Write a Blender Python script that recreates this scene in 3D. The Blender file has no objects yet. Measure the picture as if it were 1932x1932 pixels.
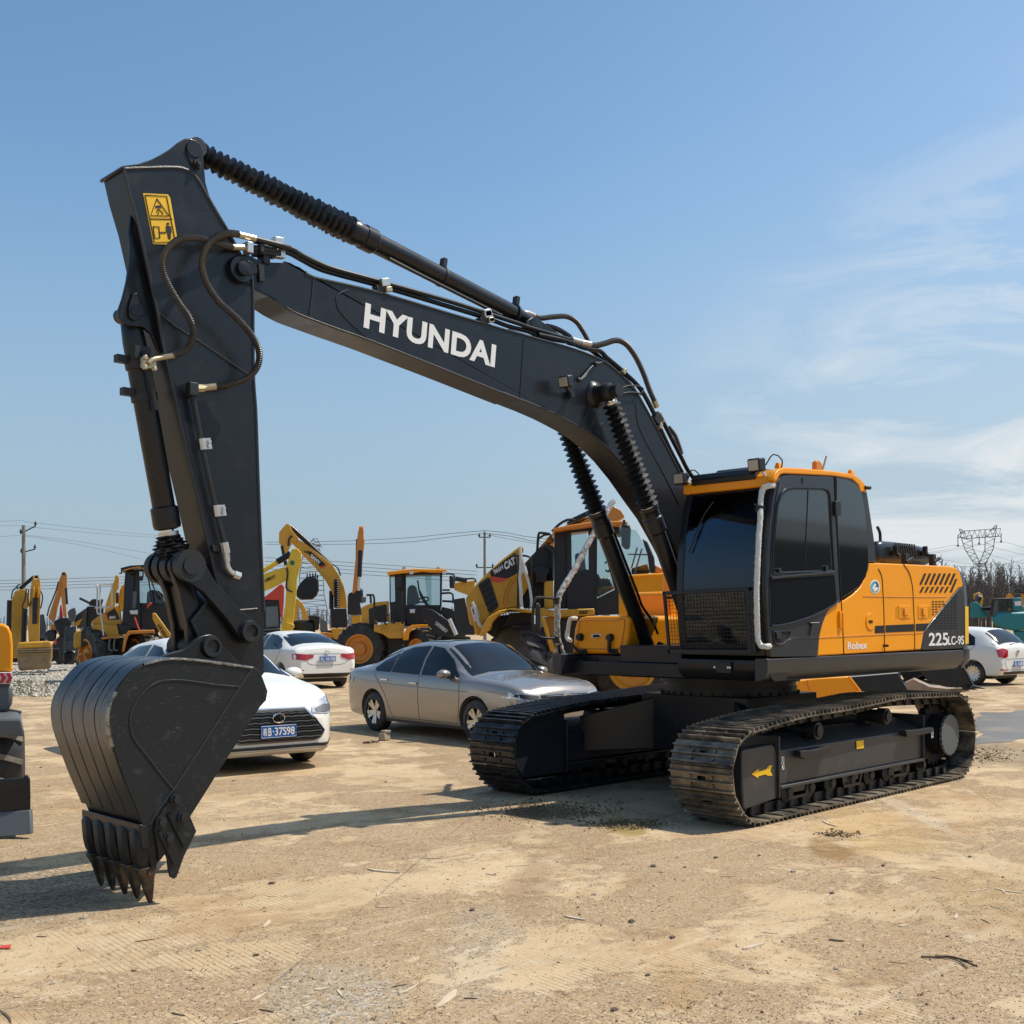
import bpy, bmesh, math, random
from mathutils import Vector, Matrix, noise
C = bpy.context.scene
COL = C.collection
R_ = math.radians
V = Vector
random.seed(7)
# ------------------------------------------------------------------ camera
CAM = V((9.5712, 6.4901, 1.6307)); YAW, PITCH, ROLL = -2.35640, 0.0036, -0.0045
FPX, PY0 = 2137.18, 1168.34
FWD = V((math.cos(YAW)*math.cos(PITCH), math.sin(YAW)*math.cos(PITCH), math.sin(PITCH)))
RT0 = V((math.sin(YAW), -math.cos(YAW), 0)); UP0 = RT0.cross(FWD)
RT = RT0*math.cos(ROLL)+UP0*math.sin(ROLL); UP = -RT0*math.sin(ROLL)+UP0*math.cos(ROLL)
cam = bpy.data.cameras.new('camera'); camo = bpy.data.objects.new('camera', cam); COL.objects.link(camo)
cam.sensor_width = 36; cam.lens = FPX/1932*36; cam.shift_y = (PY0-966)/1932; cam.clip_start = .1; cam.clip_end = 6000
camo.matrix_world = Matrix(((RT.x, UP.x, -FWD.x, CAM.x), (RT.y, UP.y, -FWD.y, CAM.y), (RT.z, UP.z, -FWD.z, CAM.z), (0, 0, 0, 1)))
C.camera = camo
# ------------------------------------------------------------------ world, sun, exposure
SUND = V((-.50, .33, 1.0)).normalized()       # towards the sun
SEL = math.asin(SUND.z); SAZ = math.atan2(SUND.x, SUND.y)
w = bpy.data.worlds.new('World'); C.world = w; w.use_nodes = True
nt = w.node_tree; nt.nodes.clear()
def nd(nt, t, **k):
    n = nt.nodes.new(t)
    for a, b in k.items():
        if a.startswith('i_'): n.inputs[int(a[2:])].default_value = b
        else: setattr(n, a, b)
    return n
def lk(nt, a, b): nt.links.new(a, b)
sky = nd(nt, 'ShaderNodeTexSky', sky_type='NISHITA', sun_disc=False, sun_elevation=SEL, sun_rotation=SAZ, air_density=1.0, dust_density=1.1, ozone_density=2.2, altitude=50)
bg = nd(nt, 'ShaderNodeBackground'); bg.inputs[1].default_value = .139
out = nd(nt, 'ShaderNodeOutputWorld')
tc = nd(nt, 'ShaderNodeTexCoord')
# thin high cloud veils in the sky, laid out by direction
mp = nd(nt, 'ShaderNodeMapping'); mp.inputs['Rotation'].default_value = (.5, .35, .9); mp.inputs['Scale'].default_value = (1.6, 2.6, 9.0)
lk(nt, tc.outputs['Generated'], mp.inputs[0])
n1 = nd(nt, 'ShaderNodeTexNoise'); n1.inputs['Scale'].default_value = 1.5; n1.inputs['Detail'].default_value = 9; n1.inputs['Roughness'].default_value = .62; n1.inputs['Distortion'].default_value = .9
lk(nt, mp.outputs[0], n1.inputs[0])
cr = nd(nt, 'ShaderNodeValToRGB'); cr.color_ramp.elements[0].position = .45; cr.color_ramp.elements[1].position = .60
lk(nt, n1.outputs[0], cr.inputs[0])
# clouds gather on one side of the sky (towards -X, low)
sp = nd(nt, 'ShaderNodeSeparateXYZ'); lk(nt, tc.outputs['Generated'], sp.inputs[0])
dt = nd(nt, 'ShaderNodeVectorMath', operation='DOT_PRODUCT'); dt.inputs[1].default_value = (-.97, -.2, -.05); lk(nt, tc.outputs['Generated'], dt.inputs[0])
mr = nd(nt, 'ShaderNodeMapRange'); mr.inputs[1].default_value = .86; mr.inputs[2].default_value = .95; lk(nt, dt.outputs['Value'], mr.inputs[0])
ml = nd(nt, 'ShaderNodeMath', operation='MULTIPLY'); lk(nt, cr.outputs[0], ml.inputs[0]); lk(nt, mr.outputs[0], ml.inputs[1])
ml2 = nd(nt, 'ShaderNodeMath', operation='MULTIPLY'); lk(nt, ml.outputs[0], ml2.inputs[0]); ml2.inputs[1].default_value = .75
# general milky veil low on the right
mr2 = nd(nt, 'ShaderNodeMapRange', interpolation_type='SMOOTHSTEP'); mr2.inputs[1].default_value = .72; mr2.inputs[2].default_value = 1.0; mr2.inputs[4].default_value = .20; lk(nt, dt.outputs['Value'], mr2.inputs[0])
ad = nd(nt, 'ShaderNodeMath', operation='ADD', use_clamp=True); lk(nt, ml2.outputs[0], ad.inputs[0]); lk(nt, mr2.outputs[0], ad.inputs[1])
mx = nd(nt, 'ShaderNodeMixRGB'); mx.inputs[2].default_value = (5.6, 5.9, 6.1, 1)
hs = nd(nt, 'ShaderNodeHueSaturation'); hs.inputs['Saturation'].default_value = 1.14; hs.inputs['Value'].default_value = 1.17
tn = nd(nt, 'ShaderNodeMixRGB', blend_type='MULTIPLY'); tn.inputs[0].default_value = 1; tn.inputs[2].default_value = (1.0, 1.035, .96, 1); lk(nt, sky.outputs[0], tn.inputs[1]); lk(nt, tn.outputs[0], hs.inputs['Color'])
# the horizon air is bluish, not yellow
mz = nd(nt, 'ShaderNodeMapRange', interpolation_type='SMOOTHSTEP'); mz.inputs[1].default_value = .0; mz.inputs[2].default_value = .42; mz.inputs[3].default_value = .85; mz.inputs[4].default_value = 0
lk(nt, sp.outputs[2], mz.inputs[0])
mh = nd(nt, 'ShaderNodeMixRGB'); mh.inputs[2].default_value = (2.45, 3.14, 3.98, 1); lk(nt, mz.outputs[0], mh.inputs[0]); lk(nt, hs.outputs[0], mh.inputs[1])
# cloud and veil thin out with height
me_ = nd(nt, 'ShaderNodeMapRange', interpolation_type='SMOOTHSTEP'); me_.inputs[1].default_value = .10; me_.inputs[2].default_value = .42; me_.inputs[3].default_value = 1; me_.inputs[4].default_value = .6; lk(nt, sp.outputs[2], me_.inputs[0])
mf = nd(nt, 'ShaderNodeMath', operation='MULTIPLY'); lk(nt, ad.outputs[0], mf.inputs[0]); lk(nt, me_.outputs[0], mf.inputs[1]); lk(nt, mf.outputs[0], mx.inputs[0])
lk(nt, mh.outputs[0], mx.inputs[1]); lk(nt, mx.outputs[0], bg.inputs[0]); lk(nt, bg.outputs[0], out.inputs[0])
sl = bpy.data.lights.new('sun', 'SUN'); sl.energy = 4.5; sl.angle = R_(.53); sl.color = (1, .94, .84)
so = bpy.data.objects.new('sun', sl); COL.objects.link(so); so.rotation_euler = (-SUND).to_track_quat('-Z', 'Y').to_euler(); so.location = (0, 0, 30)
C.view_settings.view_transform = 'Standard'; C.view_settings.look = 'None'; C.view_settings.exposure = 0.0; C.view_settings.gamma = 1
C.cycles.max_bounces = 6; C.cycles.transparent_max_bounces = 12; C.cycles.caustics_reflective = False; C.cycles.caustics_refractive = False
# ------------------------------------------------------------------ picture -> place
def ray(u, v): return FWD + RT*((u-966)/FPX) + UP*((PY0-v)/FPX)
def at(u, v, **k):
    d = ray(u, v); (a, val), = k.items()
    if a == 'd': return CAM + d*val
    i = 'xyz'.index(a); return CAM + d*((val-CAM[i])/d[i])
def K(ox, oy, s): return lambda x, y: ((ox+x*s)/1.430642, (oy+y*s)/1.430642)
c1 = K(100, 320, .36232); c2 = K(100, 950, .36232); c3 = K(100, 1650, .43996); c4 = K(700, 550, .36232); c5 = K(1300, 780, .36232)
c6 = K(1750, 1220, .33644); c7 = K(2064, 1220, .36232); c8 = K(1750, 1800, .49172)
d1 = K(0, 1380, .24845); d2 = K(680, 1380, .31056); d3 = K(1220, 1360, .31056); d4 = K(600, 1640, .31056); d5 = K(900, 1680, .37267)
d6 = K(0, 1640, .34161); d7 = K(2500, 1380, .26915); d8 = K(1200, 1740, .36232)
e1 = K(0, 1420, .14286); e2 = K(180, 1480, .15528); e3 = K(1440, 1640, .22774); e4 = K(1700, 1500, .22774)
g1 = K(1780, 1840, .21739); g2 = K(2300, 1820, .19669)
class Pln:
    """an upright plane through the point seen at (u, v0) at a depth, turned by ang degrees about the vertical"""
    def __init__(s, depth, ang=0, u=966):
        s.o = CAM + ray(u, 1176)*depth
        f = V((FWD.x, FWD.y, 0)).normalized(); s.n = Matrix.Rotation(R_(ang), 3, 'Z') @ f
        s.r = V((s.n.y, -s.n.x, 0))
    def at(s, u, v, off=0):
        d = ray(u, v); t = ((s.o - CAM).dot(s.n) + off)/d.dot(s.n); return CAM + d*t
# ------------------------------------------------------------------ mesh builder
def spline(pts, step=.03):
    P = [V(p) for p in pts]
    if len(P) < 3: 
        n = max(1, int((P[1]-P[0]).length/step)); return [P[0].lerp(P[1], i/n) for i in range(n+1)]
    Q = [P[0]*2-P[1]]+P+[P[-1]*2-P[-2]]; o = []
    for i in range(1, len(Q)-2):
        n = max(2, int((Q[i+1]-Q[i]).length/step))
        for k in range(n):
            t = k/n; a, b, c, d = Q[i-1], Q[i], Q[i+1], Q[i+2]
            o.append(.5*((2*b)+(c-a)*t+(2*a-5*b+4*c-d)*t*t+(3*b-a-3*c+d)*t*t*t))
    o.append(P[-1]); return o
class MB:
    def __init__(s): s.b = bmesh.new()
    def box(s, c, sz, rot=None, taper=None):
        M = Matrix.Translation(V(c)) @ (rot.to_4x4() if rot is not None else Matrix.Identity(4))
        vs = []
        for x, y, z in ((-1,-1,-1),(1,-1,-1),(1,1,-1),(-1,1,-1),(-1,-1,1),(1,-1,1),(1,1,1),(-1,1,1)):
            tx = ty = 1
            if taper and z > 0: tx, ty = taper
            vs.append(s.b.verts.new(M @ V((x*sz[0]/2*tx, y*sz[1]/2*ty, z*sz[2]/2))))
        for f in ((3,2,1,0),(4,5,6,7),(0,1,5,4),(1,2,6,5),(2,3,7,6),(3,0,4,7)): s.b.faces.new([vs[i] for i in f])
        return s
    def bx(s, x0, x1, y0, y1, z0, z1): return s.box(((x0+x1)/2, (y0+y1)/2, (z0+z1)/2), (x1-x0, y1-y0, z1-z0))
    def loft(s, rings, cap=True, closed=True):
        prev = None; first = None
        for r in rings:
            cur = [s.b.verts.new(p) for p in r]
            if prev:
                n = len(cur)
                for i in range(n if closed else n-1):
                    j = (i+1) % n
                    try: s.b.faces.new((prev[i], prev[j], cur[j], cur[i]))
                    except ValueError: pass
            else: first = cur
            prev = cur
        if cap and closed:
            s.b.faces.new(first[::-1]); s.b.faces.new(prev)
        return s
    def cyl(s, a, b, r0, r1=None, n=20, cap=True):
        a, b = V(a), V(b); r1 = r0 if r1 is None else r1
        q = (b-a).normalized().to_track_quat('Z', 'Y')
        ring = lambda p, r: [p + q @ V((r*math.cos(t*2*math.pi/n), r*math.sin(t*2*math.pi/n), 0)) for t in range(n)]
        return s.loft([ring(a, r0), ring(b, r1)], cap)
    def lathe(s, a, b, prof, n=24, cap=True):
        """prof: (t along a->b as fraction or metres if abs, radius)"""
        a, b = V(a), V(b); d = (b-a).normalized(); q = d.to_track_quat('Z', 'Y')
        return s.loft([[a + d*t + q @ V((r*math.cos(k*2*math.pi/n), r*math.sin(k*2*math.pi/n), 0)) for k in range(n)] for t, r in prof], cap)
    def tube(s, pts, r, n=8, smooth=True, ripple=None, step=.03, jag=0):
        if ripple: step = ripple[0]/2
        P = spline(pts, step) if smooth else [V(p) for p in pts]
        if ripple:   # resample evenly
            L = [0]; 
            for i in range(1, len(P)): L.append(L[-1]+(P[i]-P[i-1]).length)
            m = max(2, int(L[-1]/step)); Q = []; j = 0
            for i in range(m+1):
                t = L[-1]*i/m
                while j < len(L)-2 and L[j+1] < t: j += 1
                Q.append(P[j].lerp(P[j+1], (t-L[j])/max(1e-9, L[j+1]-L[j])))
            P = Q
        nrm = None; rings = []
        for i, p in enumerate(P):
            t = (P[min(i+1, len(P)-1)]-P[max(i-1, 0)]).normalized()
            if nrm is None: nrm = t.orthogonal().normalized()
            nrm = (nrm - t*nrm.dot(t)).normalized(); bn = t.cross(nrm)
            rr = r(i/(len(P)-1)) if callable(r) else r
            if ripple: rr += ripple[1]*(1 if i % 2 else -1)
            ring = []
            for k in range(n):
                a = 2*math.pi*k/n; q = rr
                if jag: q *= 1+jag*noise.noise(V((k*1.7, i*.9, 3.1)))
                off = t*(jag*.25*rr*noise.noise(V((k*1.3+9, i*.7, 1.3))) if jag else 0)
                ring.append(p+(nrm*math.cos(a)+bn*math.sin(a))*q+off)
            rings.append(ring)
        return s.loft(rings)
    def prism(s, pts, vec):
        pts = [V(p) for p in pts]; vec = V(vec)
        a = [s.b.verts.new(p) for p in pts]; b = [s.b.verts.new(p+vec) for p in pts]
        s.b.faces.new(a); s.b.faces.new(b[::-1]); n = len(a)
        for i in range(n): s.b.faces.new((a[i], b[i], b[(i+1) % n], a[(i+1) % n]))
        return s
    def poly(s, pts): s.b.faces.new([s.b.verts.new(V(p)) for p in pts]); return s
    def ball(s, c, r, sc=(1, 1, 1), seg=12):
        g = bmesh.ops.create_uvsphere(s.b, u_segments=seg, v_segments=seg//2+2, radius=r, matrix=Matrix.Translation(V(c)) @ Matrix.Diagonal((*sc, 1)))
        return s
    def build(s, name, mat, parent=None, bevel=0, smooth=True, seg=2, angle=35, mesh_only=False):
        bmesh.ops.recalc_face_normals(s.b, faces=s.b.faces)
        me = bpy.data.meshes.new(name); s.b.to_mesh(me); s.b.free()
        for m in (mat if isinstance(mat, (list, tuple)) else [mat]): me.materials.append(m)
        if smooth:
            for p in me.polygons: p.use_smooth = True
            me.set_sharp_from_angle(angle=R_(angle))
        if mesh_only: return me
        o = bpy.data.objects.new(name, me); COL.objects.link(o)
        if parent: o.parent = parent; o.matrix_parent_inverse = parent.matrix_world.inverted() if False else Matrix.Translation(-V(parent.get('_loc', (0, 0, 0))))
        if bevel:
            b = o.modifiers.new('bevel', 'BEVEL'); b.width = bevel; b.segments = seg; b.limit_method = 'ANGLE'; b.angle_limit = R_(40); b.harden_normals = False
        return o
def tag(o, label=None, cat=None, group=None, kind=None):
    if label: o['label'] = label
    if cat: o['category'] = cat
    if group: o['group'] = group
    if kind: o['kind'] = kind
    return o
def empty(name, label, cat, loc=(0, 0, 0), rz=0, group=None):
    """an Empty at the thing's base. Parts are built in world coordinates when rz == 0, else in the thing's own frame"""
    o = bpy.data.objects.new(name, None); COL.objects.link(o); o.location = loc; o.empty_display_size = .3
    o.rotation_euler.z = rz; tag(o, label, cat, group); return o
def adopt(o, parent):
    """keep the part where it is in the world, hang it on its thing"""
    o.parent = parent
    return o
def wpart(mb, name, mat, root, bevel=0, **k):
    """a part whose mesh is in world coordinates, under a root that may sit elsewhere"""
    o = mb.build(name, mat, None, bevel, **k); o.parent = root
    M = Matrix.Translation(chain_loc(root)); o.matrix_parent_inverse = M.inverted(); return o
def chain_loc(o):
    l = V((0, 0, 0))
    while o is not None and o.type == 'EMPTY': l += o.location; o = o.parent
    return l
def copy_tree(o, parent=None):
    c = o.copy(); COL.objects.link(c); c.parent = parent
    for ch in [x for x in bpy.data.objects if x.parent == o]: copy_tree(ch, c)
    return c
# ------------------------------------------------------------------ materials
def srgb(r, g, b): return tuple(((x/255)/12.92 if x <= 10 else (((x/255)+.055)/1.055)**2.4) for x in (r, g, b))
def mat(name, col, rough=.5, metal=0, coat=0, dirt=None, dscale=3, bump=0, bscale=60, spec=.5, emit=None, alpha=None, vary=0, stretch=None, dlo=.5, dhi=.7, rvar=0):
    m = bpy.data.materials.new(name); m.use_nodes = True; t = m.node_tree; p = t.nodes['Principled BSDF']
    p.inputs['Base Color'].default_value = (*col, 1); p.inputs['Roughness'].default_value = rough; p.inputs['Metallic'].default_value = metal
    p.inputs['Coat Weight'].default_value = coat; p.inputs['Coat Roughness'].default_value = .08; p.inputs['Specular IOR Level'].default_value = spec
    if emit: p.inputs['Emission Color'].default_value = (*emit, 1); p.inputs['Emission Strength'].default_value = 1
    co = nd(t, 'ShaderNodeNewGeometry').outputs['Position']
    if stretch:
        mp = nd(t, 'ShaderNodeMapping'); mp.inputs['Scale'].default_value = stretch; lk(t, co, mp.inputs[0]); co2 = mp.outputs[0]
    else: co2 = co
    if dirt or vary:
        n = nd(t, 'ShaderNodeTexNoise'); n.inputs['Scale'].default_value = dscale; n.inputs['Detail'].default_value = 10; n.inputs['Roughness'].default_value = .68
        lk(t, co2, n.inputs[0])
        r = nd(t, 'ShaderNodeMapRange'); r.inputs[1].default_value = dlo; r.inputs[2].default_value = dhi; r.inputs[4].default_value = (1 if dirt else vary); lk(t, n.outputs[0], r.inputs[0])
        x = nd(t, 'ShaderNodeMixRGB'); x.inputs[1].default_value = (*col, 1); x.inputs[2].default_value = (*(dirt or tuple(c*.6 for c in col)), 1)
        if vary and dirt: r.inputs[4].default_value = vary
        lk(t, r.outputs[0], x.inputs[0]); lk(t, x.outputs[0], p.inputs['Base Color'])
        if rvar:
            rr = nd(t, 'ShaderNodeMapRange'); rr.inputs[3].default_value = rough; rr.inputs[4].default_value = rough+rvar; lk(t, n.outputs[0], rr.inputs[0]); rr.inputs[1].default_value = .35; rr.inputs[2].default_value = .7
            lk(t, rr.outputs[0], p.inputs['Roughness'])
    if bump:
        n2 = nd(t, 'ShaderNodeTexNoise'); n2.inputs['Scale'].default_value = bscale; n2.inputs['Detail'].default_value = 4; lk(t, co2, n2.inputs[0])
        b = nd(t, 'ShaderNodeBump'); b.inputs['Strength'].default_value = 1; b.inputs['Distance'].default_value = bump; lk(t, n2.outputs[0], b.inputs['Height']); lk(t, b.outputs[0], p.inputs['Normal'])
    if alpha is not None: p.inputs['Alpha'].default_value = alpha
    return m
M_ = {}
M_['black'] = mat('black_paint', (.0085, .0105, .014), .30, coat=.12, dirt=(.028, .028, .03), dscale=5, vary=.35, rvar=.12, bump=.0006, bscale=9, spec=.35)
M_['blackside'] = mat('black_paint_sheet', (.017, .020, .025), .36, coat=.2, dirt=(.05, .05, .05), dscale=4, vary=.3, bump=.0006, bscale=7, rvar=.12)
M_['bucket'] = mat('bucket_paint', (.011, .013, .015), .40, dirt=(.10, .09, .08), dscale=9, vary=.5, dlo=.58, dhi=.75, rvar=.15, spec=.35, bump=.0008, bscale=22)
def shell_mat():
    m = mat('scuffed_shell', (.011, .011, .013), .33, spec=.5, bump=.0006, bscale=30); t = m.node_tree; p = t.nodes['Principled BSDF']
    po = nd(t, 'ShaderNodeNewGeometry').outputs['Position']; sx = nd(t, 'ShaderNodeSeparateXYZ'); lk(t, po, sx.inputs[0])
    mp = nd(t, 'ShaderNodeMapping'); mp.inputs['Scale'].default_value = (1, 14, 1.1); lk(t, po, mp.inputs[0])
    n = nd(t, 'ShaderNodeTexNoise'); n.inputs['Scale'].default_value = 3; n.inputs['Detail'].default_value = 12; n.inputs['Roughness'].default_value = .75; lk(t, mp.outputs[0], n.inputs[0])
    n2 = nd(t, 'ShaderNodeTexNoise'); n2.inputs['Scale'].default_value = 5; n2.inputs['Detail'].default_value = 8; lk(t, po, n2.inputs[0])
    # rubbed bright where the bend scrapes the ground, a ragged band by height
    a1 = nd(t, 'ShaderNodeMath', operation='SUBTRACT'); lk(t, sx.outputs[2], a1.inputs[0]); a1.inputs[1].default_value = 1.08; a2 = nd(t, 'ShaderNodeMath', operation='ABSOLUTE'); lk(t, a1.outputs[0], a2.inputs[0])
    r = nd(t, 'ShaderNodeMapRange'); r.inputs[1].default_value = .30; r.inputs[2].default_value = .05; r.inputs[3].default_value = -.14; r.inputs[4].default_value = .20; lk(t, a2.outputs[0], r.inputs[0])
    s1 = nd(t, 'ShaderNodeMath', operation='ADD'); lk(t, n.outputs[0], s1.inputs[0]); lk(t, r.outputs[0], s1.inputs[1])
    f = nd(t, 'ShaderNodeMapRange'); f.inputs[1].default_value = .50; f.inputs[2].default_value = .66; lk(t, s1.outputs[0], f.inputs[0])
    x = nd(t, 'ShaderNodeMixRGB'); lk(t, f.outputs[0], x.inputs[0]); x.inputs[1].default_value = (.011, .011, .013, 1); x.inputs[2].default_value = (.20, .175, .155, 1); lk(t, x.outputs[0], p.inputs['Base Color'])
    q = nd(t, 'ShaderNodeMapRange'); lk(t, f.outputs[0], q.inputs[0]); q.inputs[3].default_value = .30; q.inputs[4].default_value = .5; lk(t, q.outputs[0], p.inputs['Roughness']); return m
M_['shell'] = shell_mat()
def flecks(m, amt=.5, col=(.22, .22, .22), sc=34, th=.70):
    """sparse short scratches and paint nicks over an existing paint"""
    t = m.node_tree; p = t.nodes['Principled BSDF']; po = nd(t, 'ShaderNodeNewGeometry').outputs['Position']
    mp = nd(t, 'ShaderNodeMapping'); mp.inputs['Rotation'].default_value = (0, .7, 0); mp.inputs['Scale'].default_value = (.35, 1, 2.6); lk(t, po, mp.inputs[0])
    n = nd(t, 'ShaderNodeTexNoise'); n.inputs['Scale'].default_value = sc; n.inputs['Detail'].default_value = 3; lk(t, mp.outputs[0], n.inputs[0])
    r = nd(t, 'ShaderNodeMapRange'); r.inputs[1].default_value = th; r.inputs[2].default_value = th+.06; r.inputs[4].default_value = amt; lk(t, n.outputs[0], r.inputs[0])
    x = nd(t, 'ShaderNodeMixRGB'); lk(t, r.outputs[0], x.inputs[0]); src = p.inputs['Base Color'].links[0].from_socket if p.inputs['Base Color'].links else None
    if src: lk(t, src, x.inputs[1])
    else: x.inputs[1].default_value = p.inputs['Base Color'].default_value
    x.inputs[2].default_value = (*col, 1); lk(t, x.outputs[0], p.inputs['Base Color'])
flecks(M_['black'], .4, (.12, .125, .13), 55, .70); flecks(M_['bucket'], .5, (.17, .165, .16), 60, .68)
M_['steelworn'] = mat('worn_steel', (.30, .28, .25), .35, metal=.8, dirt=(.05, .04, .03), dscale=25)
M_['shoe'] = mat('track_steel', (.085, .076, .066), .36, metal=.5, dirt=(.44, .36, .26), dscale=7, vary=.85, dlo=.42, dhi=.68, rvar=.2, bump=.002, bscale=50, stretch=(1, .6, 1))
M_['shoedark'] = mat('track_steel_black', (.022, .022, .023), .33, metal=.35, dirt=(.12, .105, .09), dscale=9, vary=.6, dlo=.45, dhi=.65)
M_['frame'] = mat('frame_paint_lit', (.036, .038, .041), .42, dirt=(.10, .09, .075), dscale=5, vary=.35, bump=.0005, bscale=12)  # near track's copy of the black paint, lit tone put into the colour
M_['tooth'] = mat('tooth_steel', (.030, .026, .023), .38, metal=.4, dirt=(.16, .12, .085), dscale=10, vary=.7, dlo=.45, dhi=.65)
M_['hose'] = mat('hose_rubber', (.045, .040, .036), .38, dirt=(.11, .09, .07), dscale=20, vary=.5)
M_['weld'] = mat('weld_bead', (.026, .028, .032), .38, bump=.002, bscale=90)
M_['chain'] = mat('track_link', (.012, .011, .011), .45, dirt=(.05, .042, .036), dscale=12, vary=.6)
M_['orange'] = mat('orange_paint', (.92, .34, .008), .36, coat=.08, spec=.3, vary=.12, dscale=2)
M_['orange2'] = mat('deep_orange_paint', (.62, .225, .022), .42, coat=.1, dirt=(.30, .13, .03), dscale=4, vary=.35)
M_['yellow'] = mat('yellow_paint', (.66, .33, .022), .42, coat=.1, dirt=(.30, .15, .03), dscale=3, vary=.4)
M_['lemon'] = mat('lemon_paint', (.80, .52, .03), .4, coat=.1, dirt=(.4, .25, .04), dscale=3, vary=.3)
M_['catyellow'] = mat('loader_yellow', (.58, .30, .022), .42, dirt=(.22, .12, .03), dscale=3, vary=.45)
M_['red'] = mat('red_paint', (.62, .06, .03), .45, vary=.2)
M_['teal'] = mat('teal_paint', (.015, .20, .22), .4, vary=.2)
M_['rubber'] = mat('rubber', (.014, .014, .015), .55, bump=.001, bscale=80)
M_['bellows'] = mat('bellows_cloth', (.008, .008, .009), .42, spec=.6, bump=.001, bscale=45)
M_['dark'] = mat('dark_parts', (.012, .013, .015), .5, vary=.2)
M_['grey'] = mat('grey_paint', (.10, .11, .115), .5, dirt=(.16, .15, .13), dscale=6, vary=.4)
M_['zinc'] = mat('zinc_fitting', (.62, .60, .56), .35, metal=.85)
M_['brass'] = mat('brass_fitting', (.50, .42, .27), .4, metal=.7)
M_['chrome'] = mat('chrome', (.8, .8, .8), .12, metal=1)
M_['white'] = mat('white_decal', (.78, .78, .76), .5)
M_['sign'] = mat('sign_yellow', (.86, .50, .012), .45)
M_['ink'] = mat('decal_black', (.012, .010, .008), .5)
M_['wrap'] = mat('bubble_wrap', (.50, .49, .46), .3, dirt=(.10, .10, .10), dscale=40, vary=.8, bump=.004, bscale=70, dlo=.45, dhi=.6)
M_['foam'] = mat('white_foam', (.66, .65, .61), .55, dirt=(.3, .29, .27), dscale=60, vary=.8, bump=.003, bscale=90)
M_['tire'] = mat('tire_rubber', (.017, .017, .018), .62, dirt=(.13, .11, .085), dscale=4, vary=.55, dlo=.48, dhi=.72)
M_['tiredust'] = mat('dusty_tire', (.25, .215, .165), .8, dirt=(.05, .045, .04), dscale=4, vary=.5)
M_['plate'] = mat('plate_blue', (.008, .12, .42), .4)
M_['redlens'] = mat('red_lens', (.42, .008, .012), .12, coat=1)
M_['headl'] = mat('lamp_lens', (.55, .57, .6), .1, coat=1, metal=.5)
M_['lampface'] = mat('lamp_face', (.42, .38, .32), .25, coat=.6)
M_['wcar'] = mat('white_car_paint', (.80, .78, .72), .28, coat=.25)
M_['scar'] = mat('champagne_car_paint', (.33, .30, .268), .26, metal=.55, coat=.9)
M_['glass'] = mat('dark_glass', (.006, .008, .010), .04, spec=.5)
M_['wood'] = mat('splinter_wood', (.58, .47, .33), .7, vary=.4, dscale=30)
M_['twig'] = mat('twig_dark', (.10, .07, .045), .8)
M_['brick'] = mat('rubble_block', (.34, .28, .21), .9, vary=.5, dscale=25, bump=.006, bscale=30)
M_['pole'] = mat('pole_concrete', (.20, .19, .17), .8, vary=.3)
M_['steel'] = mat('grey_lattice_steel', (.16, .17, .18), .6)
M_['mudbucket'] = mat('muddy_bucket', (.30, .20, .10), .8, dirt=(.15, .10, .06), dscale=5)
def glassmat(name, tint=(.05, .07, .09), mixv=.75, rough=.03):
    """tinted window: part clear, part mirror"""
    m = bpy.data.materials.new(name); m.use_nodes = True; t = m.node_tree; t.nodes.clear()
    o = nd(t, 'ShaderNodeOutputMaterial'); tr = nd(t, 'ShaderNodeBsdfTransparent'); tr.inputs[0].default_value = (*tint, 1)
    g = nd(t, 'ShaderNodeBsdfGlossy'); g.inputs[0].default_value = (.9, .95, 1, 1); g.inputs['Roughness'].default_value = rough
    f = nd(t, 'ShaderNodeFresnel'); f.inputs[0].default_value = 1.55
    x = nd(t, 'ShaderNodeMixShader'); lk(t, f.outputs[0], x.inputs[0]); lk(t, tr.outputs[0], x.inputs[1]); lk(t, g.outputs[0], x.inputs[2]); lk(t, x.outputs[0], o.inputs[0])
    return m
M_['tint'] = glassmat('tinted_window', (.10, .13, .16))
M_['clear'] = glassmat('clear_window', (.74, .82, .82))
M_['screen'] = glassmat('front_window', (.26, .36, .46))
def text(body, mt, parent, o, xdir, up, size, name='lettering', depth=.002, shear=0, bold=0, sx=1.0, align='LEFT', label=None, world=True, space=1.0):
    """raised lettering whose baseline starts at o, running along xdir"""
    cu = bpy.data.curves.new(name, 'FONT'); cu.body = body; cu.size = size; cu.extrude = depth; cu.shear = shear; cu.offset = bold; cu.align_x = align; cu.resolution_u = 3; cu.space_character = space
    t = bpy.data.objects.new(name, cu); COL.objects.link(t)
    dg = bpy.context.evaluated_depsgraph_get(); dg.update(); me = bpy.data.meshes.new_from_object(t.evaluated_get(dg)); bpy.data.objects.remove(t)
    x = V(xdir).normalized(); u = V(up); u = (u-x*u.dot(x)).normalized(); z = x.cross(u); o = V(o)
    M = Matrix(((x.x*sx, u.x, z.x, o.x), (x.y*sx, u.y, z.y, o.y), (x.z*sx, u.z, z.z, o.z), (0, 0, 0, 1)))
    me.transform(M); me.materials.clear(); me.materials.append(mt)
    ob = bpy.data.objects.new(name, me); COL.objects.link(ob)
    if parent is not None:
        ob.parent = parent
        if world: ob.matrix_parent_inverse = Matrix.Translation(chain_loc(parent)).inverted()
    if label: ob['label'] = label
    return ob
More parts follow.
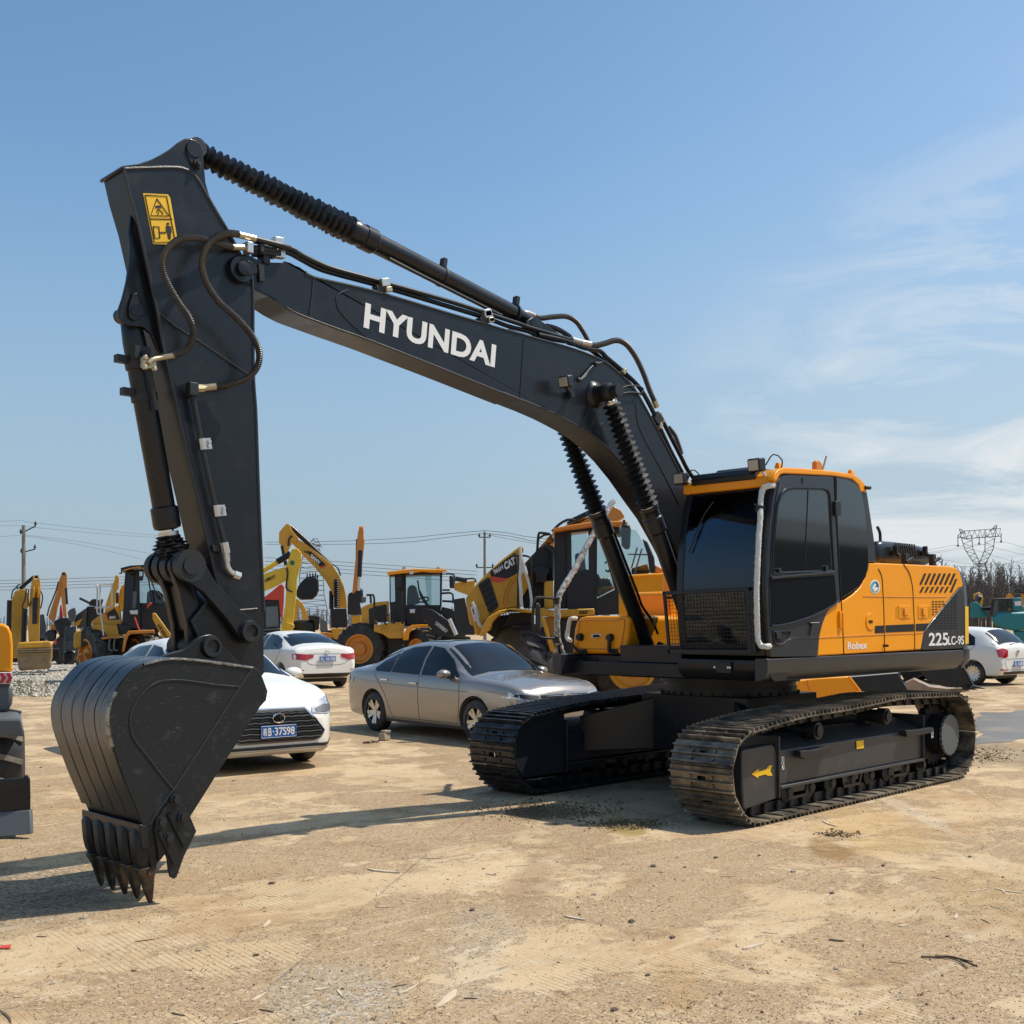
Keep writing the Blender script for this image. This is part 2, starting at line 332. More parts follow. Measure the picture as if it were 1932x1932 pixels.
# ------------------------------------------------------------------ ground
def ground_material():
    m = bpy.data.materials.new('dusty_concrete'); m.use_nodes = True; t = m.node_tree; p = t.nodes['Principled BSDF']
    pos = nd(t, 'ShaderNodeNewGeometry').outputs['Position']
    def noi(scale, det=6, rough=.6, st=None, dist=0, off=(0, 0, 0), rot=0):
        mp = nd(t, 'ShaderNodeMapping'); mp.inputs['Location'].default_value = off; mp.inputs['Scale'].default_value = st or (1, 1, 1); mp.inputs['Rotation'].default_value = (0, 0, rot); lk(t, pos, mp.inputs[0])
        n = nd(t, 'ShaderNodeTexNoise'); n.inputs['Scale'].default_value = scale; n.inputs['Detail'].default_value = det; n.inputs['Roughness'].default_value = rough; n.inputs['Distortion'].default_value = dist
        lk(t, mp.outputs[0], n.inputs[0]); return n.outputs[0]
    def ramp(s, a, b, lo=0, hi=1):
        r = nd(t, 'ShaderNodeMapRange'); r.inputs[1].default_value = a; r.inputs[2].default_value = b; r.inputs[3].default_value = lo; r.inputs[4].default_value = hi; lk(t, s, r.inputs[0]); return r.outputs[0]
    def mul(a, b):
        x = nd(t, 'ShaderNodeMath', operation='MULTIPLY'); lk(t, a, x.inputs[0])
        if isinstance(b, (int, float)): x.inputs[1].default_value = b
        else: lk(t, b, x.inputs[1])
        return x.outputs[0]
    def mixc(f, a, b):
        x = nd(t, 'ShaderNodeMixRGB'); lk(t, f, x.inputs[0])
        for i, c in ((1, a), (2, b)):
            if isinstance(c, tuple): x.inputs[i].default_value = (*c, 1)
            else: lk(t, c, x.inputs[i])
        return x.outputs[0]
    def blob(cx, cy, rx, ry, rot=0, wob=.6):
        """an irregular patch at a place on the ground"""
        mp = nd(t, 'ShaderNodeMapping', vector_type='TEXTURE'); mp.inputs['Location'].default_value = (cx, cy, 0); mp.inputs['Rotation'].default_value = (0, 0, rot); mp.inputs['Scale'].default_value = (rx, ry, 1e6); lk(t, pos, mp.inputs[0])
        ln = nd(t, 'ShaderNodeVectorMath', operation='LENGTH'); lk(t, mp.outputs[0], ln.inputs[0])
        a = nd(t, 'ShaderNodeMath', operation='MULTIPLY_ADD'); lk(t, noi(2.2, 8, .7), a.inputs[0]); a.inputs[1].default_value = -wob*4; lk(t, ln.outputs['Value'], a.inputs[2])
        return ramp(a.outputs[0], 1-wob*2+.12, 1-wob*2-.25)
    def voro(scale, off=(0, 0, 0)):
        mp = nd(t, 'ShaderNodeMapping'); mp.inputs['Location'].default_value = off; mp.inputs['Scale'].default_value = (1, 1, 0); lk(t, pos, mp.inputs[0])
        v = nd(t, 'ShaderNodeTexVoronoi'); v.inputs['Scale'].default_value = scale; lk(t, mp.outputs[0], v.inputs['Vector']); s_ = nd(t, 'ShaderNodeSeparateXYZ'); lk(t, v.outputs['Color'], s_.inputs[0]); return s_.outputs[0], s_.outputs[1], v.outputs['Distance']
    col = mixc(ramp(noi(.35, 8, .6), .35, .65), (.50, .355, .20), (.595, .44, .26))
    col = mixc(mul(ramp(noi(5, 10, .75), .40, .70), .45), col, (.65, .51, .335))
    # trampled brown dirt, ragged edges
    dirt = mul(ramp(noi(1.1, 14, .74, st=(.8, 1.25, 1), rot=.7, dist=.5), .49, .60), .75)
    col = mixc(dirt, col, (.38, .24, .12))
    col = mixc(mul(ramp(noi(2.6, 12, .78, off=(4, 9, 0)), .52, .62), .5), col, (.36, .25, .15))
    col = mixc(mul(ramp(noi(1.7, 13, .76, off=(14, 1, 0)), .54, .64), .6), col, (.68, .55, .37))
    # crushed stone crumbs: every grain its own tone, over a browner bed
    gr = ramp(noi(.85, 13, .74, off=(7, 2, 0), dist=.3), .485, .53)
    g1_, g2_, gd = voro(150); h1_, h2_, hd_2 = voro(60, (3, 3, 0))
    col = mixc(mul(gr, .50), col, (.40, .26, .135))
    grit = mul(gr, ramp(g2_, .50, .56))
    col = mixc(mul(grit, .8), col, mixc(g1_, (.17, .105, .055), (.62, .46, .29)))
    col = mixc(mul(mul(gr, ramp(h2_, .84, .88)), .8), col, mixc(h1_, (.13, .085, .05), (.66, .52, .36)))
    # sparse crumbs everywhere else
    k1_, k2_, kd = voro(80, (1, 7, 0)); col = mixc(mul(ramp(k2_, .955, .97), .8), col, mixc(k1_, (.18, .12, .07), (.70, .57, .40)))
    col = mixc(mul(ramp(noi(26, 6, .75, off=(1, 1, 0)), .62, .74), .55), col, (.28, .185, .10))
    col = mixc(mul(ramp(noi(150, 3, .7), .52, .74), .3), col, (.30, .21, .125))
    # a few greenish grey gravel spills
    for (u, v, rx, ry) in ((615, 1870, .45, .28), (690, 1900, .4, .2)):
        q = at(u, v, z=0); mk = mul(blob(q.x, q.y, rx, ry, .75, .5), ramp(h2_, .25, .45)); col = mixc(mul(mk, .45), col, mixc(h1_, (.20, .18, .14), (.60, .55, .45)))
    # dark gravel left of the bucket
    q = at(20, 1690, z=0); mk = mul(blob(q.x, q.y, .9, .7, .75, .5), ramp(h2_, .2, .4)); col = mixc(mul(mk, .85), col, mixc(h1_, (.07, .06, .045), (.34, .27, .18)))
    # long scuff streaks
    col = mixc(mul(ramp(noi(2.2, 10, .7, st=(.18, 3.5, 1), rot=.62, off=(2, 7, 0)), .57, .68), .45), col, (.70, .58, .43))
    col = mixc(mul(ramp(noi(2.6, 10, .7, st=(.15, 4.5, 1), rot=.95, off=(5, 3, 0)), .59, .70), .5), col, (.28, .19, .115))
    # rusty smears and grey-white smear near the camera, damp earth round the puddle and between the tracks, a painted lit strip beside the near track
    for (u, v, rx, ry, c, k) in ((1270, 1848, .55, .12, (.50, .30, .13), .3), (900, 1790, .9, .2, (.50, .47, .40), .15), (1000, 1668, .75, .17, (.30, .19, .11), .5), (1560, 1600, .35, .16, (.26, .14, .04), .6),
                                 (1180, 1560, .42, .14, (.30, .21, .06), .8), (1000, 1530, .55, .16, (.10, .075, .05), .7), (1640, 1560, 1.2, .4, (.56, .38, .16), .45),
                                 (1720, 1530, 1.1, .11, (.70, .60, .44), .4), (1880, 1420, 2.5, .5, (.30, .23, .15), .6), (1900, 1700, 1.0, .3, (.50, .33, .15), .35)):  # the thin pale strip is sunlight put into the ground colour
        q = at(u, v, z=0); col = mixc(mul(blob(q.x, q.y, rx, ry, .75), k), col, c)
    # brushed grooves of the concrete showing in places
    wv = nd(t, 'ShaderNodeTexWave', wave_type='BANDS', bands_direction='X'); wv.inputs['Scale'].default_value = 9.5; wv.inputs['Distortion'].default_value = .5; wv.inputs['Detail'].default_value = 2; wv.inputs['Detail Scale'].default_value = 2
    mpw = nd(t, 'ShaderNodeMapping'); mpw.inputs['Rotation'].default_value = (0, 0, .105); lk(t, pos, mpw.inputs[0]); lk(t, mpw.outputs[0], wv.inputs[0])
    gm = mul(ramp(noi(.8, 10, .7, off=(11, 4, 0)), .46, .54), ramp(gr, .0, .8, 1, 0))
    gro = mul(ramp(wv.outputs['Fac'], .88, .985), gm)
    col = mixc(mul(gro, .62), col, (.33, .235, .14))
    # slab joints
    bt = nd(t, 'ShaderNodeTexBrick', offset=0); bt.inputs['Scale'].default_value = 1; bt.inputs['Brick Width'].default_value = 5; bt.inputs['Row Height'].default_value = 4.5; bt.inputs['Mortar Size'].default_value = .009; bt.inputs['Mortar Smooth'].default_value = .3
    mpb = nd(t, 'ShaderNodeMapping'); mpb.inputs['Rotation'].default_value = (0, 0, -.62); mpb.inputs['Location'].default_value = (1.1, 2.2, 0); lk(t, pos, mpb.inputs[0]); lk(t, mpb.outputs[0], bt.inputs[0])
    jn = mul(bt.outputs['Fac'], ramp(noi(1.1, 4), .42, .6))
    col = mixc(mul(jn, .6), col, (.18, .14, .10))
    lk(t, col, p.inputs['Base Color']); p.inputs['Roughness'].default_value = .9; p.inputs['Specular IOR Level'].default_value = .2
    hgt = nd(t, 'ShaderNodeMath', operation='MULTIPLY_ADD'); lk(t, grit, hgt.inputs[0]); hgt.inputs[1].default_value = 1.2; lk(t, mul(noi(60, 5, .7), 1.2), hgt.inputs[2])
    h2 = nd(t, 'ShaderNodeMath', operation='SUBTRACT'); lk(t, hgt.outputs[0], h2.inputs[0]); lk(t, mul(gro, .5), h2.inputs[1])
    b = nd(t, 'ShaderNodeBump'); b.inputs['Distance'].default_value = .006; b.inputs['Strength'].default_value = .9; lk(t, h2.outputs[0], b.inputs['Height']); lk(t, b.outputs[0], p.inputs['Normal'])
    return m
M_['ground'] = ground_material()
m = MB(); m.poly([(-3000, -3000, 0), (3000, -3000, 0), (3000, 3000, 0), (-3000, 3000, 0)]); tag(m.build('ground', M_['ground'], smooth=False), kind='structure')
def gpx(pts, z): return [at(u, v, z=0)+V((0, 0, z)) for u, v in pts]
# gravel strip and rough soil in front of the far machines
M_['gravel'] = mat('pale_gravel', (.52, .47, .38), .9, dirt=(.16, .13, .10), dscale=9, bump=.03, bscale=14, dlo=.45, dhi=.6)
M_['soil'] = mat('rough_soil', (.24, .18, .10), .95, dirt=(.09, .075, .04), dscale=3, bump=.05, bscale=7)
m = MB(); m.poly(gpx([(-260, 1246), (250, 1240), (250, 1283), (-260, 1289)], .004)); tag(m.build('gravel_strip', M_['gravel'], smooth=False), kind='structure')
m = MB(); m.poly(gpx([(-260, 1289), (250, 1283), (330, 1306), (150, 1312), (-260, 1317)], .004)); tag(m.build('soil_verge', M_['soil'], smooth=False), kind='structure')
random.seed(3)
m = MB()
for k in range(2600):
    u = random.uniform(-60, 230); v = random.uniform(1252, 1315); q = at(u, v, z=0); r = random.uniform(.012, .035) if v < 1287 else random.uniform(.01, .045)
    m.box(q+V((0, 0, r*.5)), (r*2, r*1.5, r*1.2), Matrix.Rotation(random.random()*6, 3, V((random.random(), random.random(), 1)).normalized()))
tag(m.build('gravel_stones', mat('gravel_stone', (.50, .45, .37), .9, vary=.5, dscale=.9), smooth=False), kind='stuff')
m = MB()
for k in range(900):
    u = random.choice((random.uniform(25, 60), random.uniform(-30, 220))); v = random.uniform(1286, 1314); q = at(u, v, z=0); h = random.uniform(.03, .12); a = random.random()*3.14; dx = V((math.cos(a)*.012, math.sin(a)*.012, 0))
    m.poly([q-dx, q+dx, q+V((random.uniform(-.04, .04), random.uniform(-.04, .04), h))])
tag(m.build('weeds', mat('weed_green', (.10, .11, .035), .8, dirt=(.22, .17, .08), dscale=2), smooth=False), kind='stuff')
# puddle
M_['water'] = mat('puddle_water', (.14, .11, .075), .3, spec=.22, dirt=(.30, .22, .14), dscale=1.5)
pp = [(1842, 1352), (1862, 1346), (1900, 1342), (1960, 1338), (2040, 1342), (2060, 1370), (1990, 1388), (1930, 1395), (1880, 1401), (1850, 1405), (1838, 1394), (1848, 1380), (1838, 1366)]
def wob(pts, n=5, amp=.06):
    P = spline([V((a.x, a.y, 0)) for a in pts]+[V((pts[0].x, pts[0].y, 0))], .12)[:-1]
    return [p+V((noise.noise(p*2.1), noise.noise(p*2.1+V((9, 9, 9))), 0))*amp*2 for p in P]
m = MB(); m.poly([p+V((0, 0, .004)) for p in wob(gpx(pp, 0), amp=.12)]); tag(m.build('puddle_water', M_['water'], smooth=False), kind='structure')
# damp mud clods between and beside the tracks
random.seed(11); m = MB()
for (u, v, ru, rv, n) in ((1040, 1530, 120, 18, 1500), (1190, 1556, 70, 8, 900), (1580, 1575, 40, 7, 130), (1640, 1450, 60, 5, 260), (1860, 1425, 60, 14, 500)):
    for k in range(n):
        q = at(u+random.gauss(0, ru*.5), v+random.gauss(0, rv*.5), z=0); r = random.uniform(.002, .008)*(1+(random.random() < .06))
        m.box(q+V((0, 0, r*.4)), (r*2, r*1.6, r*1.1), Matrix.Rotation(random.random()*6, 3, V((random.random(), random.random(), 1)).normalized()))
tag(m.build('mud_crumbs', mat('mud', (.16, .11, .06), .95, dirt=(.26, .20, .08), dscale=3), smooth=False), kind='stuff')
# loose grit over the slab
random.seed(5); m = MB()
for k in range(9000):
    v = 1480+452*random.random()**.8; u = random.uniform(-20, 1950); q = at(u, v, z=0)
    if noise.noise(q*.55) < -.05 and random.random() < .8: continue
    r = random.uniform(.001, .0035)*(1+1.2*(random.random() < .03))
    m.box(q+V((0, 0, r*.4)), (r*2, r*1.6, r), Matrix.Rotation(random.random()*6, 3, V((random.random(), random.random(), 1)).normalized()))
tag(m.build('loose_grit', mat('grit', (.24, .17, .11), .95, dirt=(.55, .45, .33), dscale=6), smooth=False), kind='stuff')

# bits of straw and bark trodden over the slab, uncountable
random.seed(17)
for nm, mt, cnt in (('straw_litter', 'wood', 1500), ('bark_litter', 'twig', 900)):
    m = MB()
    for k in range(cnt):
        v = 1470+470*random.random()**.75; u = random.uniform(-30, 1960); q = at(u, v, z=0)
        if noise.noise(q*.7+V((3 if nm[0] == 's' else 8, 0, 0))) < .02 and random.random() < .72: continue
        a = random.gauss(.5, .9); L_ = random.uniform(.006, .03)*(1+1.2*(random.random() < .08)); w_ = random.uniform(.0012, .0032); d = V((math.cos(a), math.sin(a), 0)); n_ = V((-d.y, d.x, 0)); z_ = V((0, 0, .0015+random.random()*.004))
        m.poly([q-d*L_+z_, q-n_*w_+z_*1.4, q+d*L_+z_, q+n_*w_+z_*1.4])
    tag(m.build(nm, M_[mt], smooth=False), kind='stuff')
# ================================================================== THE EXCAVATOR (world frame = machine frame, +X ahead)
X = empty('excavator', 'large black and orange crawler excavator resting its toothed bucket on the ground', 'excavator')
def T(fn, pts, **k): return [at(*fn(x, y), **k) for x, y in pts]
def textfit(body, mt, parent, bl, br, tl, bold=.0, depth=.0015, name='lettering', label=None, shear=0, space=1.0):
    bl, br, tl = V(bl), V(br), V(tl)
    x = (br-bl); W = x.length; x.normalize(); u = tl-bl; H = u.length
    cu = bpy.data.curves.new(name, 'FONT'); cu.body = body; cu.size = 1; cu.extrude = 0; cu.offset = bold; cu.resolution_u = 4; cu.space_character = space; cu.shear = shear
    t = bpy.data.objects.new(name, cu); COL.objects.link(t)
    dg = bpy.context.evaluated_depsgraph_get(); dg.update(); me = bpy.data.meshes.new_from_object(t.evaluated_get(dg)); bpy.data.objects.remove(t)
    xs = [v.co.x for v in me.vertices]; ys = [v.co.y for v in me.vertices]; x0, x1, y0, y1 = min(xs), max(xs), min(ys), max(ys)
    n = x.cross(u).normalized()
    b = bmesh.new(); b.from_mesh(me)
    for v in b.verts:
        a = (v.co.x-x0)/(x1-x0)*W; c = (v.co.y-y0)/(y1-y0); v.co = bl + x*a + u*c
    r = bmesh.ops.extrude_face_region(b, geom=list(b.faces)); 
    for g in r['geom']:
        if isinstance(g, bmesh.types.BMVert): g.co += n*depth
    bmesh.ops.recalc_face_normals(b, faces=b.faces); b.to_mesh(me); b.free()
    me.materials.clear(); me.materials.append(mt)
    for p_ in me.polygons: p_.use_smooth = False
    ob = bpy.data.objects.new(name, me); COL.objects.link(ob)
    if parent is not None: ob.parent = parent; ob.matrix_parent_inverse = Matrix.Translation(chain_loc(parent)).inverted()
    if label: ob['label'] = label
    return ob
Y1 = V((0, 1, 0))
def bolt(m, c, r=.012, h=.012, ax=Y1): m.cyl(V(c), V(c)+V(ax)*h, r, n=6); return m
# ---- crawler tracks
XC, ZC, RC = 1.80, .42, .38
XS, ZS = -1.95, .455
OUT_ = [(-1.9, 0), (-1.2, 0), (-.4, 0), (.4, 0), (1.2, 0), (1.72, 0), (1.88, .02), (1.99, .08), (2.08, .16), (2.15, .26), (2.19, .40), (2.185, .50), (2.14, .63), (2.06, .715), (1.93, .78), (1.71, .808), (1.39, .842), (1.04, .866), (.67, .876), (.3, .886), (-.12, .906), (-.6, .930), (-1.0, .926), (-1.4, .912), (-1.85, .90), (-2.02, .875), (-2.15, .81), (-2.26, .71), (-2.34, .57), (-2.365, .42), (-2.33, .24), (-2.24, .12), (-2.11, .04)]
def closed_loop(pts, inset):
    Q = [V((x, 0, z)) for x, z in pts]; n = len(Q); P = []
    for i in range(n):
        a, b, c, d = Q[i-1], Q[i], Q[(i+1) % n], Q[(i+2) % n]
        for k in range(16):
            t = k/16; P.append(.5*((2*b)+(c-a)*t+(2*a-5*b+4*c-d)*t*t+(3*b-a-3*c+d)*t*t*t))
    R = []
    for i, p in enumerate(P):
        t = (P[(i+1) % len(P)]-P[i-1]).normalized(); R.append(p-V((t.z, 0, -t.x))*inset)
    return R
LP_ = closed_loop(OUT_, .041); LL_ = [0]
for i in range(1, len(LP_)+1): LL_.append(LL_[-1]+(LP_[i % len(LP_)]-LP_[i-1]).length)
def loop(s):
    s %= LL_[-1]; lo, hi = 0, len(LL_)-1
    while hi-lo > 1:
        m = (lo+hi)//2
        if LL_[m] <= s: lo = m
        else: hi = m
    a, b = LP_[lo % len(LP_)], LP_[(lo+1) % len(LP_)]; return a.lerp(b, (s-LL_[lo])/(LL_[lo+1]-LL_[lo])), (b-a).normalized()
NSH = 49; TOT = LL_[-1]; PITCH_ = TOT/NSH
def shoe_mesh(mt):
    m = MB(); L = PITCH_*.95; W = .6
    # local: X along travel, Y across, Z outward
    hx, hy = .021, .042; hc = -L/2+.010+PITCH_/2
    m.bx(-L/2, L/2, -W/2, -hy, 0, .012).bx(-L/2, L/2, hy, W/2, 0, .012).bx(-L/2, -hx, -hy, hy, 0, .0119).bx(hx, L/2, -hy, hy, 0, .0119)
    for t in (-L/2+.010, -L/2+.010+PITCH_/3, -L/2+.010+2*PITCH_/3): m.bx(t-.007, t+.007, -W/2, W/2, .0121, .041)
    m.bx(-L/2-.012, -L/2+.004, -W/2+.004, W/2-.004, -.012, .0)   # lip that laps the next shoe
    for x in (hc-PITCH_/3, hc):
        for y in (-.105, .105): m.cyl((x, y, .012), (x, y, .026), .014, n=6)
    return m.build('track_shoe', mt, mesh_only=True, smooth=False)
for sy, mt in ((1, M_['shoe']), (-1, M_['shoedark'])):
    yc = sy*1.195; m = MB()
    for i in range(NSH):
        p, t = loop(i*PITCH_+.02); n = V((t.z, 0, -t.x)); R3 = Matrix((t, Y1, n)).transposed()
        for dy in (-.085, .085):
            m.box(p-n*.045+Y1*(yc+dy), (PITCH_*1.02, .032, .075), R3); q = p-n*.045+t*PITCH_/2+Y1*(yc+dy*1.15); m.cyl(q-Y1*.028, q+Y1*.028, .036, n=12)
        q = p-n*.045+t*PITCH_/2; m.cyl(q+Y1*(yc-.13), q+Y1*(yc+.13), .02, n=10)
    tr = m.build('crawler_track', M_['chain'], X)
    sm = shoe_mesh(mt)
    for i in range(NSH):
        p, t = loop(i*PITCH_+.02); 
        p2, _ = loop(i*PITCH_+.02+.06); p1, _ = loop(i*PITCH_+.02-.06); t = (p2-p1).normalized(); n = V((t.z, 0, -t.x)); R3 = Matrix((t, -Y1, n)).transposed()
        if R3.determinant() < 0: R3 = Matrix((t, Y1, n)).transposed()
        o = bpy.data.objects.new('track_shoe', sm); COL.objects.link(o); o.parent = tr
        o.matrix_local = Matrix.Translation(p+Y1*yc) @ R3.to_4x4()
    # frame: a tapered beam, sloping deck above, flange below
    fr = MB(); yo = 1.355*sy if sy > 0 else -1.03; yi = 1.04 if sy > 0 else -1.36
    a, b = max(yo, yi), min(yo, yi)
    prof = [(a, .27), (a, .55), (b+.12, .66), (b, .66), (b, .23), (a-.05, .23)]
    fr.loft([[V((x, y, z)) for y, z in prof] for x in (-1.36, 1.30)])
    fr.bx(-1.36, 1.30, a-.02, a+.035, .235, .262)
    fr.bx(-1.375, -1.361, b, a+.03, .16, .70).bx(1.301, 1.32, b, a+.03, .16, .68)
    for xx in (-.9, 0, .9): fr.bx(xx-.14, xx+.14, b+.02, a-.03, .17, .25)
    fo = fr.build('track_frame', M_['frame' if sy > 0 else 'blackside'], X, .006)
    for xx in (.95, .0, -.95) if sy > 0 else ():   # guards between rollers
        g = MB(); g.prism([V((xx-.20, a-.02, .25)), V((xx-.15, a-.02, .12)), V((xx+.15, a-.02, .12)), V((xx+.20, a-.02, .25)), V((xx+.17, a-.02, .25)), V((xx+.13, a-.02, .145)), V((xx-.13, a-.02, .145)), V((xx-.17, a-.02, .25))], (0, -.02, 0)); g.build('roller_guard', M_['black'], fo)
    for k in range(8):
        xx = -1.44+k*.36; g = MB(); g.lathe((xx, b+.02, .185), (xx, a-.01, .185), [(0, .03), (0, .06), (.03, .095), (.07, .095), (.07, .075), (.24, .075), (.22, .095), (.25, .095), (.27, .05), (.29, .04)], 16); g.build('track_roller', M_['dark'], fo)
    for xx, zz in ((.66, .675), (-.62, .725)):
        g = MB(); g.lathe((xx, b+.04, zz), (xx, a+.02, zz), [(0, .05), (0, .062), (.2, .062), (.2, .078), (.29, .078), (.29, .052), (.31, .052), (.31, .02)], 20); g.bx(xx-.06, xx+.06, b+.05, b+.13, .60, zz); g.build('carrier_roller', M_['dark'], fo)
    # idler and guard
    g = MB(); g.lathe((XC-.02, yc-.09, ZC), (XC-.02, yc+.09, ZC), [(0, .05), (0, .25), (.05, .27), (.07, .285), (.11, .285), (.13, .27), (.18, .25), (.18, .05)], 32); g.build('idler', M_['dark'], fo)
    yy = a+.005
    if sy > 0:
        pts = T(c8, [(512, 460), (530, 452), (680, 425), (697, 440), (705, 480), (725, 690), (700, 725), (540, 782), (522, 770), (515, 640)], y=yy)
        g = MB(); g.prism(pts, (0, -.10, 0)); gi = g.build('idler_guard', M_['frame'], X, .012)
        g = MB(); g.prism(T(c8, [(565, 588), (604, 560), (606, 573), (645, 562), (662, 541), (680, 541), (668, 570), (681, 597), (655, 598), (642, 590), (603, 600), (602, 611)], y=yy+.002), (0, .002, 0)); o = g.build('arrow_decal', M_['sign'], gi); o['label'] = 'yellow arrow decal pointing ahead'
        # side plates, tie holes, steps, stickers
        for q in ([(836, 462), (905, 458), (985, 438), (1000, 452), (1000, 478), (905, 494), (860, 507), (836, 492)], [(1415, 350), (1480, 345), (1560, 332), (1562, 360), (1480, 378), (1420, 385)]):
            g = MB(); P = T(c8, q, y=yy+.07); g.prism(P, (0, -.06, 0)); g.build('step', M_['dark'], fo, .004)
        g = MB(); g.prism(T(c8, [(1141, 408), (1180, 402), (1183, 446), (1143, 451)], y=yy+.001), (0, .002, 0)); o = g.build('warning_sticker', M_['sign'], fo)
        for q in ([(728, 494), (744, 492), (745, 562), (730, 565)], [(1550, 338), (1563, 336), (1565, 388), (1552, 390)]):
            g = MB(); g.prism(T(c8, q, y=yy+.001), (0, .002, 0)); g.build('tie_down_sticker', M_['white'], fo)
            cx = sum(a_[0] for a_ in q)/4; cy = sum(a_[1] for a_ in q)/4; g = MB()
            for dy in (-.28, .28):
                P = [at(*c8(cx+5*math.cos(t), cy+dy*60+14*math.sin(t)), y=yy+.004) for t in [i*math.pi/5 for i in range(11)]]; g.tube(P, .003, 5)
            g.build('chain_mark', M_['ink'], fo)
    else:
        g = MB(); g.prism([V((1.32, a, .16)), V((1.32, a, .78)), V((1.9, a, .78)), V((2.02, a, .6)), V((2.02, a, .3)), V((1.9, a, .16))], (0, -.10, 0)); g.build('idler_guard', M_['blackside'], X, .012)
        g = MB(); q = V((.80, a+.003, .62)); g.prism([q, q+V((-.09, 0, 0)), q+V((-.09, 0, -.10)), q+V((0, 0, -.10))], (0, .002, 0)); g.build('safety_sticker', mat('sticker_blue', (.02, .03, .08), .4), fo)
        g = MB(); c_ = q+V((-.045, .004, -.05)); g.tube([c_+V((.025*math.cos(t), 0, .025*math.sin(t))) for t in [i*math.pi/6 for i in range(13)]], .003, 5); g.tube([c_+V((-.03, 0, -.04)), c_+V((.03, 0, .04))], .003, 5); g.build('safety_mark', M_['white'], fo)
    # sprocket and travel motor cover
    g = MB(); n_ = 21; ring = []
    for k in range(n_*4):
        a_ = 2*math.pi*k/(n_*4); r = .335 if k % 4 in (0, 1) else .295; ring.append(V((XS+r*math.cos(a_), yc+.03, ZS+r*math.sin(a_))))
    g.prism(ring, (0, -.06, 0)); g.build('sprocket', M_['dark'], fo)
    g = MB(); ym = a+.02; cc = V((XS+.02, 0, ZS))
    g.lathe(cc+Y1*(ym-.22*sy), cc+Y1*(ym+.0), [(0, .25), (.06, .25), (.06, .21), (.20, .205)], 32); g.build('travel_motor', M_['dark'], fo)
    g = MB(); ring = []
    for k in range(24*4):
        a_ = 2*math.pi*k/96; r = .212 if k % 4 else .196; ring.append(cc+V((r*math.cos(a_), ym, r*math.sin(a_))))
    g.prism(ring, (0, .03, 0)); g.build('motor_cover', M_['grey'], fo, .003)
# ---- car body between the tracks, swing bearing
m = MB(); m.bx(-.62, .62, -.62, .62, .38, .93)
for sx in (-1, 1):
    for sy in (-1, 1):
        m.loft([[V((sx*x0+dx, sy*y0, z)) for dx, z in ((-.2, zl), (.2, zl), (.2, zh), (-.2, zh))] for x0, y0, zl, zh in ((.40, .45, .38, .9), (.75, .85, .36, .76), (.85, 1.08, .34, .70))])
m.build('undercarriage_body', M_['black'], X, .01)
m = MB(); m.lathe((0, 0, .90), (0, 0, 1.2), [(0, .60), (.03, .60), (.03, .66), (.10, .66), (.10, .65), (.15, .65), (.15, .69), (.24, .69), (.24, .60)], 64)
for k in range(36): a_ = k*math.pi/18; m.cyl((.675*math.cos(a_), .675*math.sin(a_), .93), (.675*math.cos(a_), .675*math.sin(a_), .96), .012, n=6)
m.build('swing_bearing', M_['dark'], X)
# ================================================================== upper structure
YS = 1.36
m = MB(); m.bx(-2.3, 1.30, -1.04, 1.30, 1.13, 1.26); m.bx(-.9, 1.28, -.36, .36, 1.26, 1.42); m.build('deck', M_['black'], X, .01)
# lower skirt, rolled under
sk0 = at(*c7(20, 1545), y=YS); sk1 = at(*c7(1510, 1460), y=YS)
x0, x1 = sk1.x, sk0.x; ZT, ZB = (sk0.z+sk1.z)/2, (at(*c7(20, 1705), y=YS).z+at(*c7(1400, 1622), y=YS).z)/2
print('skirt', x0, x1, ZT, ZB)
prof = [(YS-.12, ZT-.004), (YS-.012, ZT-.004), (YS, ZT-.014), (YS, ZB+.085), (YS-.02, ZB+.035), (YS-.06, ZB+.006), (YS-.12, ZB)]
m = MB(); m.loft([[V((x, y, z)) for y, z in prof] for x in (x0+.012, x1)]); m.build('side_skirt', M_['blackside'], X, .004)
m = MB(); m.loft([[V((x, -y+.29, z)) for y, z in prof] for x in (x0+.012, x1)]); m.build('side_skirt', M_['blackside'], X, .004)
# front sill below the cab
m = MB(); m.loft([[V((x1-.02-dx, y, z)) for dx, z in ((.3, ZT-.02), (0, ZT-.02), (-.01, ZT-.09), (0.02, ZB+.05), (.10, ZB+.0), (.3, ZB))] for y in (.43, YS-.006)]); m.build('front_sill', M_['black'], X, .006)
m = MB(); q = V((x1-.006, .93, (ZT+ZB)/2+.012)); m.bx(q.x, q.x+.012, q.y-.075, q.y+.075, q.z-.05, q.z+.05)
m.build('step_plate', M_['dark'], X, .01); m = MB()
for dy, dz in ((-.085, 0), (.07, .0), (.05, -.0)): bolt(m, q+V((.013, dy, dz)), .011, .008, (1, 0, 0))
m.build('bolts', M_['zinc'], X)
# ---- side sheet metal (orange)
og = [(395, 1519), (403, 1400), (420, 1310), (442, 1240), (470, 1185), (500, 1155), (545, 1125), (600, 1100), (660, 1060), (715, 1005), (752, 940), (772, 880), (778, 826), (834, 826), (1020, 834), (1390, 852), (1432, 866), (1458, 900), (1478, 985), (1472, 1010), (1446, 1012), (1215, 1297), (1185, 1350), (1165, 1472)]
m = MB(); m.prism(T(c7, og, y=YS), (0, -.05, 0)); side = m.build('side_panel', M_['orange'], X, .012, seg=3)
ztop = at(*c7(1100, 838), y=YS).z; print('ztop', ztop)
# top deck and far side sheet
xr = at(*c7(1465, 900), y=YS).x; xf = at(*c7(780, 826), y=YS).x
m = MB(); m.bx(xr, xf, -1.07, YS-.052, ZT, ztop-.012); m.build('engine_house', M_['orange'], X, .03)
